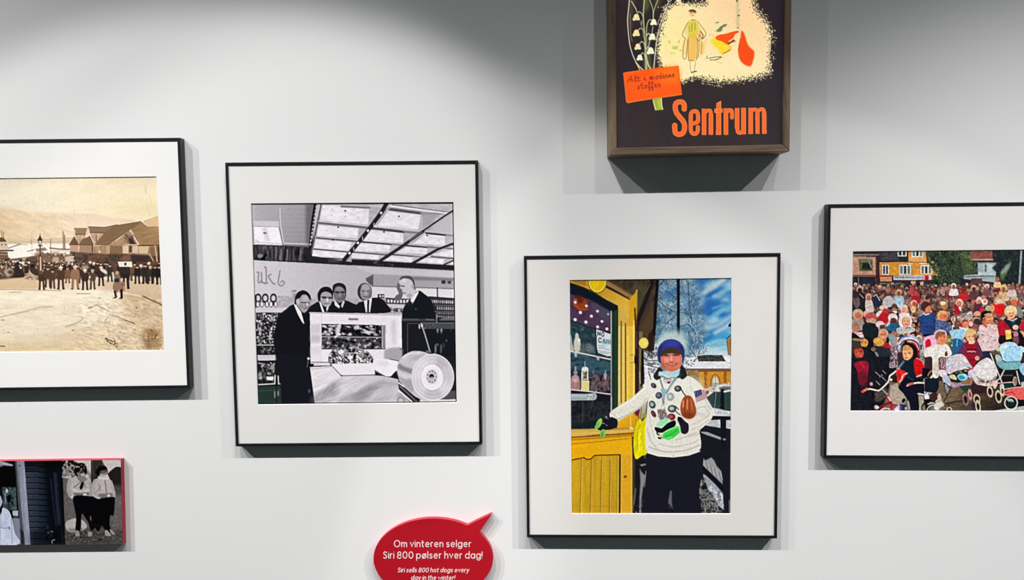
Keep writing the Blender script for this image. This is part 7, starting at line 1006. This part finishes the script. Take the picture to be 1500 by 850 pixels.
    def sh(L_, dx): return [[(x+dx, y) for x, y in l] for l in L_]
    l_ = [[(0, .2), (1.2, 2), (1.2, 3.4), (.7, 3), (.7, .6), (1.2, 0), (1.8, .4)]]; t_ = [[(.4, 3), (.4, .4), (.9, 0), (1.4, .4)], [(-.2, 2), (1.2, 2.1)]]
    i_ = [[(0, .4), (.5, 1.8), (.5, .4), (1, 0), (1.4, .4)], [(.6, 2.9), (.7, 3)]]; m_ = [[(0, 0), (.2, 1.8), (.3, .4), (.9, 1.8), (1.1, 0), (1.3, .8), (1.9, 1.8), (2.1, .2), (2.6, .2)]]
    o_ = [[(1, 1.7), (.3, 1.4), (.2, .5), (.8, 0), (1.3, .7), (1, 1.7), (1.7, 1.5)]]; d_ = [[(1.1, 1.5), (.4, 1.6), (.1, .6), (.6, 0), (1.2, .7), (1.5, 3.2), (1.2, .5), (1.8, .1)]]
    e_ = [[(0, .6), (.9, 1.1), (.8, 1.8), (.3, 1.6), (.2, .4), (.7, 0), (1.3, .4)]]; r_ = [[(0, 0), (.3, 1.6), (.8, 1.7), (1, 1.3), (.9, .2), (1.3, .1)]]; n_ = [[(0, 0), (.2, 1.7), (.4, .6), (1, 1.7), (1.1, .2), (1.6, .2)]]
    s_ = [[(0, .1), (.8, 1.8), (1, .7), (.6, 0), (.1, .1)]]; f_ = [[(0, .2), (1.1, 2.4), (1.1, 3.4), (.6, 3), (.5, 0), (.4, -1.4), (.8, -1), (.8, .2), (1.4, .3)]]
    x = 0; W = 1.35
    for gl, adv in ((A_, 3.6), (l_, 1.9), (t_, 3.2), (i_, 3.), (m_, 3), (o_, 1.8), (d_, 2), (e_, 1.5), (r_, 1.6), (n_, 1.8), (e_, 1)): wr(sh(gl, x), 919, 121, 2.55 if x == 0 else 2.5, -7); x += adv*1.14
    x = 0
    for gl, adv in ((s_, 1.8), (t_, 1.7), (o_, 1.9), (f_, 1.5), (f_, 1.8), (e_, 1.7), (r_, 1)): wr(sh(gl, x), 934, 130.6, 2.6, -6); x += adv*1.12
    # 'Sentrum'
    O = (255, 102, 34)
    def ltr(L_, w):
        L_ = [N_(*q) for q in L_]
        p.L(L_, w+.7, (120, 30, 10), .6, 1.2); p.L(L_, w, (255, 146, 84), 1, .7); p.L(L_, w-1.5, O, 1, 1)
    def cap(L_, w):      # square-ended stem
        (xa, ya), (xb, yb) = N_(*L_[0]), N_(*L_[1])
        p.P([(xa-w/2, ya), (xa+w/2, ya), (xb+w/2, yb), (xb-w/2, yb)], (255, 146, 84), 1, .35); p.P([(xa-w/2+.7, ya+.6), (xa+w/2-.7, ya+.6), (xb+w/2-.7, yb-.6), (xb-w/2+.7, yb-.6)], O, 1, .5)
    ltr(smooth([(284, 262), (284, 210), (262, 176), (222, 170), (180, 188), (168, 240), (184, 310), (230, 370), (276, 430), (290, 490), (280, 550), (252, 582), (210, 590), (172, 570), (162, 520), (162, 474)], False), 7.4); 
    p.P([N_(248, 262), N_(320, 262), N_(320, 300), N_(248, 300)], (40, 30, 34), 0)
    ltr(smooth([(372, 452), (420, 444), (460, 420), (462, 340), (446, 298), (414, 290), (382, 306), (370, 350), (370, 520), (384, 568), (414, 584), (446, 570), (460, 530), (460, 496)], False), 5.8)
    p.P([N_(392, 424), N_(484, 424), N_(484, 448), N_(392, 452)], O)
    cap([(544, 262), (544, 600)], 6.8); cap([(632, 320), (632, 598)], 6.8); ltr(smooth([(560, 300), (592, 282), (622, 288), (632, 330)], False), 5.2); p.L([N_(544, 280), N_(544, 580)], 4.6, O, 1, .6); p.L([N_(632, 320), N_(632, 580)], 4.4, O, 1, .6)
    p.P([N_(702, 192), N_(764, 158), N_(764, 600), N_(698, 600)], (255, 146, 84), 1, .35); p.P([N_(710, 200), N_(756, 176), N_(756, 592), N_(706, 592)], O, 1, .4); p.P([N_(676, 262), N_(784, 260), N_(784, 312), N_(676, 314)], (255, 140, 76), 1, .35); p.P([N_(684, 270), N_(776, 268), N_(776, 304), N_(684, 306)], (255, 112, 34), 1, .4)
    cap([(826, 256), (826, 598)], 6.8); ltr(smooth([(838, 300), (866, 278), (894, 282), (902, 320), (902, 372)], False), 5.4); p.L([N_(826, 276), N_(826, 580)], 4.6, O, 1, .6)
    cap([(970, 254), (970, 520)], 6.8); cap([(1054, 250), (1054, 590)], 6.8); ltr(smooth([(970, 510), (978, 556), (1004, 570), (1040, 556)], False), 5.6); p.L([N_(970, 274), N_(970, 520)], 4.6, O, 1, .6); p.L([N_(1054, 270), N_(1054, 572)], 4.6, O, 1, .6)
    cap([(1146, 250), (1148, 588)], 6.6); cap([(1234, 310), (1236, 586)], 6.2); cap([(1320, 300), (1324, 584)], 6.4); ltr(smooth([(1156, 292), (1190, 268), (1222, 276), (1234, 320)], False), 5); ltr(smooth([(1244, 290), (1276, 264), (1308, 270), (1322, 312)], False), 5)
    for xa in (1147, 1235, 1322): p.L([N_(xa, 300), N_(xa+1, 568)], 4.2, O, 1, .6)
    p.M(R4(896, -112, 1156, 222), .03, 1.3, 1.3)
    return p

# ------------------------------------------------------------------ room
def slab(name, x0, x1, y0, y1, z0, z1, m):
    v = [(x, y, z) for z in (z0, z1) for y in (y0, y1) for x in (x0, x1)]
    o = mesh(name, v, [(0, 2, 3, 1), (4, 5, 7, 6), (0, 1, 5, 4), (2, 6, 7, 3), (0, 4, 6, 2), (1, 3, 7, 5)], m); o['kind'] = 'structure'; return o
slab('wall_back', -3.4, 3.4, 0, .12, -.1, 4.1, M_WALL)
slab('floor', -3.4, 3.4, -3.2, .12, -.2, -.1+.1, M_FLOOR)

# ------------------------------------------------------------------ framed photographs
def framed(label, outer, opening, painter, depth, group='black framed photographs hung on the wall', rail=.0055, gain=1., plabel=None, card=0, crisp=.32, black=.004):
    yf = -depth; q = xz(outer, yf); cx = sum(p[0] for p in q)/4; zb = min(p[1] for p in q)
    t = thing('framed_photograph', label, 'picture', (cx, 0, zb), group)
    qi = inset(q, rail)
    for i in range(4):
        j = (i+1) % 4
        r = prism('frame_rail', [q[i], q[j], qi[j], qi[i]], -.0006, yf, M_BLACK, t, .0006); fixn(r)
    qb = inset(q, rail*.8)
    fixn(prism('backing_board', qb, -.002, yf+.006, M_BACK, t))
    # window mat with bevelled opening
    ym = yf+.0022; yb = ym+.0014; W = xz(opening, ym); Wb = inset(W, .0008)
    qm = inset(q, rail*.9); v = [(x, ym, z) for x, z in qm]+[(x, ym, z) for x, z in W]; f = [(i, (i+1) % 4, 4+(i+1) % 4, 4+i) for i in range(4)]
    fixn(mesh('mat_board', v, f, M_MATS[card], t))
    v = [(x, ym, z) for x, z in W]+[(x, yb, z) for x, z in Wb]
    fixn(mesh('mat_bevel', v, f, M_BEVEL, t))
    e = 1.2; (a, b, c, d) = opening
    print_sheet('print', painter, [(a[0]-e, a[1]-e), (b[0]+e, b[1]-e), (c[0]+e, c[1]+e), (d[0]-e, d[1]+e)], yb+.0004, M_PRINT, t, gain=gain, label=plabel, crisp=crisp, black=black)
    return t
framed('black framed sepia photograph of a harbour square crowd beside warehouses, far left on the wall',
       [(-159, 206), (263.5, 201.8), (278, 568.6), (-146, 574)], [(-105, 262.2), (229.2, 258.6), (240.4, 513.8), (-97, 517.5)], paint_harbour(), .0192, gain=1.03, plabel='sepia print of a harbour square')
framed('black framed black-and-white photograph of five men in suits around a packing machine',
       [(329.6, 238.2), (700, 234.9), (706.2, 651.4), (345.2, 654.4)], [(367.3, 298), (664.6, 296), (669.4, 590.2), (377.4, 593.4)], paint_grocery(), .0192, gain=1.04, plabel='black-and-white print with a black keyline', card=1)
framed('black framed colour photograph of a woman in blue hat beside a yellow kiosk',
       [(767.4, 375.1), (1143.6, 370.7), (1138.4, 789.3), (771.9, 787.8)], [(834.2, 410.4), (1072, 407.2), (1070.6, 753.3), (837.2, 752.9)], paint_kiosk(), .0192, gain=1.12, plabel='colour print of a woman at a kiosk', card=2)
framed('black framed colour photograph of a street crowd with children and prams, cut off at right',
       [(1213, 299.2), (1634, 294.6), (1638, 674), (1206.6, 671.4)], [(1249.3, 368.3), (1600, 364.6), (1603, 602.8), (1245.6, 602.6)], paint_crowd(), .0192, gain=1.22, crisp=.4, black=.006, plabel='colour print of a crowd with prams', card=3)

# ------------------------------------------------------------------ lit sign box
yf = -.057; out = xz([(891.8, -113), (1161.2, -118), (1156.8, 221.8), (893.6, 227)], yf)
sg = thing('lightbox_sign', 'dark wooden lightbox sign with a lit cream and black poster, highest on the wall', 'sign', (sum(p[0] for p in out)/4, 0, min(p[1] for p in out)))
qi = inset(out, .0128); qs = inset(out, .008)
for i in range(4):
    j = (i+1) % 4; mm = M_WOODH if i % 2 == 0 else M_WOODV
    r = prism('trim_rail', [out[i], out[j], qi[j], qi[i]], yf+.012, yf, mm, sg, .0014); fixn(r)
    r = prism('side_panel', [out[i], out[j], qs[j], qs[i]], -.0005, yf+.0115, mm, sg, .0006); fixn(r)
qb = inset(out, .0075); fixn(prism('back_board', qb, -.003, -.008, M_BACK, sg))
print_sheet('poster_panel', paint_sign(), [(899, -104), (1153.4, -109), (1149.6, 214.6), (899.6, 219)], yf+.006, M_LIT, sg, crisp=.35, label='backlit poster with a woman, lilies of the valley and orange lettering')

# ------------------------------------------------------------------ frameless photo board
yf = -.0125; face = [(-62, 676.4), (177, 673.6), (180.2, 797.4), (-58, 799.6)]; q = xz(face, yf)
bd = thing('photo_board', 'frameless red-edged board with two black-and-white photographs, lower left on the wall', 'picture', (sum(p[0] for p in q)/4, 0, min(p[1] for p in q)))
r = prism('board', q, -.0005, yf, M_REDEDGE, bd, .0004); fixn(r)
print_sheet('print', paint_girls(), [(-62, 676.6), (176.6, 673.9), (179.8, 797.2), (-58, 799.4)], yf-.0004, M_PRINT, bd, gain=1.05, crisp=.4, black=.013, label='black-and-white print pair of a shop front and two girls')

# ------------------------------------------------------------------ speech bubble sign
yf = -.0125
def bub():
    cx, cy, a, b = 634.6, 818.4, 87.6, 58.4; pts = []
    t0 = math.atan2(-(770.8-cy)/b, (683.4-cx)/a); t1 = math.atan2(-(780.6-cy)/b, (701.8-cx)/a)
    n = 96; t = t0
    for k in range(n+1):
        t = t0+(2*math.pi-(t0-t1))*k/n; pts.append((cx+a*math.cos(t), cy-b*math.sin(t)))
    pts += [(705, 776), (712.5, 765), (719, 755.6), (720.4, 753.2), (717, 754.6), (708, 758.8), (697, 764), (688, 768.6)]
    return pts
ring = xz(bub(), yf); zb = min(p[1] for p in ring)
sb = thing('speech_bubble_sign', 'red speech bubble sign with white lettering about 800 sausages, below the frames', 'sign', (sum(p[0] for p in ring)/len(ring), 0, zb))
n = len(ring)
r = prism('edge_band', ring, -.0005, yf+.0006, M_REDEDGE, sb); fixn(r); r['label'] = 'bright red edge of the bubble'
r = prism('panel', ring, yf+.0005, yf, M_RED, sb, 0.); fixn(r)

# single-stroke round letters, cap height 1
def arc(cx, cy, rx, ry, a0, a1, n=12): return [(cx+rx*math.cos(math.radians(a0+(a1-a0)*k/n)), cy+ry*math.sin(math.radians(a0+(a1-a0)*k/n))) for k in range(n+1)]
H_ = .34                                                       # half x-height
def ring_(x): return arc(x, H_, .31, H_, 0, 360, 20)
G = {
 'O': ([arc(.5, .5, .48, .5, 0, 360, 26)], 1.0), '0': ([arc(.36, .5, .34, .5, 0, 360, 24)], .72), '8': ([arc(.32, .74, .25, .25, 0, 360, 18), arc(.32, .25, .31, .26, 0, 360, 20)], .64),
 'S': ([[(.56, .86)]+arc(.32, .76, .23, .24, 50, 210, 9)+[(.26, .56), (.42, .48)]+arc(.3, .25, .27, .25, 40, -150, 10)], .62),
 'a': ([ring_(.33), [(.66, 0), (.66, .68)]], .66), 'd': ([ring_(.33), [(.66, 0), (.66, 1.04)]], .66), 'e': ([[(.04, .36), (.62, .36)]+arc(.33, H_, .3, H_, 8, 310, 18)], .64),
 'g': ([ring_(.33), [(.66, .68), (.66, -.02)]+arc(.35, -.02, .31, .27, 0, -155, 9)], .66), 'h': ([[(0, 0), (0, 1.04)], [(0, .38)]+arc(.27, .4, .26, .28, 150, 0, 8)+[(.53, 0)]], .54),
 'i': ([[(0, 0), (0, .68)], [(0, .93), (0, .96)]], 0.), 'k': ([[(0, 0), (0, 1.04)], [(.45, .68), (.03, .3)], [(.16, .42), (.48, 0)]], .48), 'l': ([[(0, 0), (0, 1.04)]], 0.),
 'm': ([[(0, 0), (0, .68)], [(0, .42)]+arc(.22, .43, .21, .25, 150, 0, 8)+[(.43, 0)], [(.43, .42)]+arc(.65, .43, .21, .25, 150, 0, 8)+[(.86, 0)]], .86),
 'n': ([[(0, 0), (0, .68)], [(0, .4)]+arc(.26, .41, .25, .27, 150, 0, 8)+[(.51, 0)]], .51), 'o': ([ring_(.33)], .66), 'ø': ([ring_(.33), [(.06, -.04), (.6, .72)]], .66),
 'p': ([[(0, -.32), (0, .68)], ring_(.33)], .66), 'r': ([[(0, 0), (0, .68)], [(0, .42)]+arc(.22, .42, .2, .26, 150, 70, 5)], .3),
 's': ([arc(.24, .5, .19, .18, 35, 210, 8)+[(.2, .37), (.3, .33)]+arc(.23, .18, .21, .18, 40, -150, 8)], .46), 't': ([[(.14, .95), (.14, .16)]+arc(.28, .16, .14, .16, 180, 290, 5), [(0, .68), (.34, .68)]], .36),
 'v': ([[(0, .68), (.27, 0), (.54, .68)]], .54), 'w': ([[(0, .68), (.2, 0), (.41, .62), (.62, 0), (.82, .68)]], .82), 'y': ([[(0, .68), (.28, .02)], [(.56, .68), (.16, -.3), (.02, -.3)]], .56),
 '!': ([[(0, .32), (0, 1.0)], [(0, .0), (0, .03)]], 0.)}
def lettering(text, x0, x1, base, cap, wid, slant=0.):
    gap = .3; adv = []; x = 0
    for ch in text:
        if ch == ' ': x += .32; continue
        adv.append((ch, x)); x += G[ch][1]+gap
    k = (x1-x0)/((x-gap)*cap); V_, F_ = [], []
    y = yf-.0003
    lev = [0]
    def put(px, py): V_.append(tuple(unp(px, py, y-lev[0]*.00002))); return len(V_)-1
    for ch, gx in adv:
        for L_ in G[ch][0]:
            P_ = [(x0+(gx+a)*cap*k+slant*b*cap, base-b*cap) for a, b in L_]
            lev[0] = (lev[0]+1) % 9
            c = [put(px+wid/2*math.cos(t*math.pi/5), py+wid/2*math.sin(t*math.pi/5)) for px, py in P_[:1]+P_[-1:] for t in range(10)]
            F_.append(tuple(c[:10])[::-1]); F_.append(tuple(c[10:])[::-1])
            pl = []; pr = []; lev[0] = (lev[0]+1) % 9
            for i, (px, py) in enumerate(P_):
                a = P_[max(i-1, 0)]; b = P_[min(i+1, len(P_)-1)]; dx, dy = b[0]-a[0], b[1]-a[1]; l = math.hypot(dx, dy) or 1
                pl.append(put(px-dy/l*wid/2, py+dx/l*wid/2)); pr.append(put(px+dy/l*wid/2, py-dx/l*wid/2))
            for i in range(len(P_)-1): F_.append((pl[i], pl[i+1], pr[i+1], pr[i]))
    o = mesh('lettering', V_, F_, M_INK, sb); fixn(o); o['label'] = 'white lettering'; return o
lettering('Om vinteren selger', 577.4, 689.8, 801.3, 9.2, 1.35)
lettering('Siri 800 pølser hver dag!', 561.4, 706.2, 818.1, 9.4, 1.35)
lettering('Siri sells 800 hot dogs every', 582.4, 686.4, 838.4, 6.1, 1.0, .2)
lettering('day in the winter!', 602.2, 665.6, 849.6, 6.1, 1.0, .2)
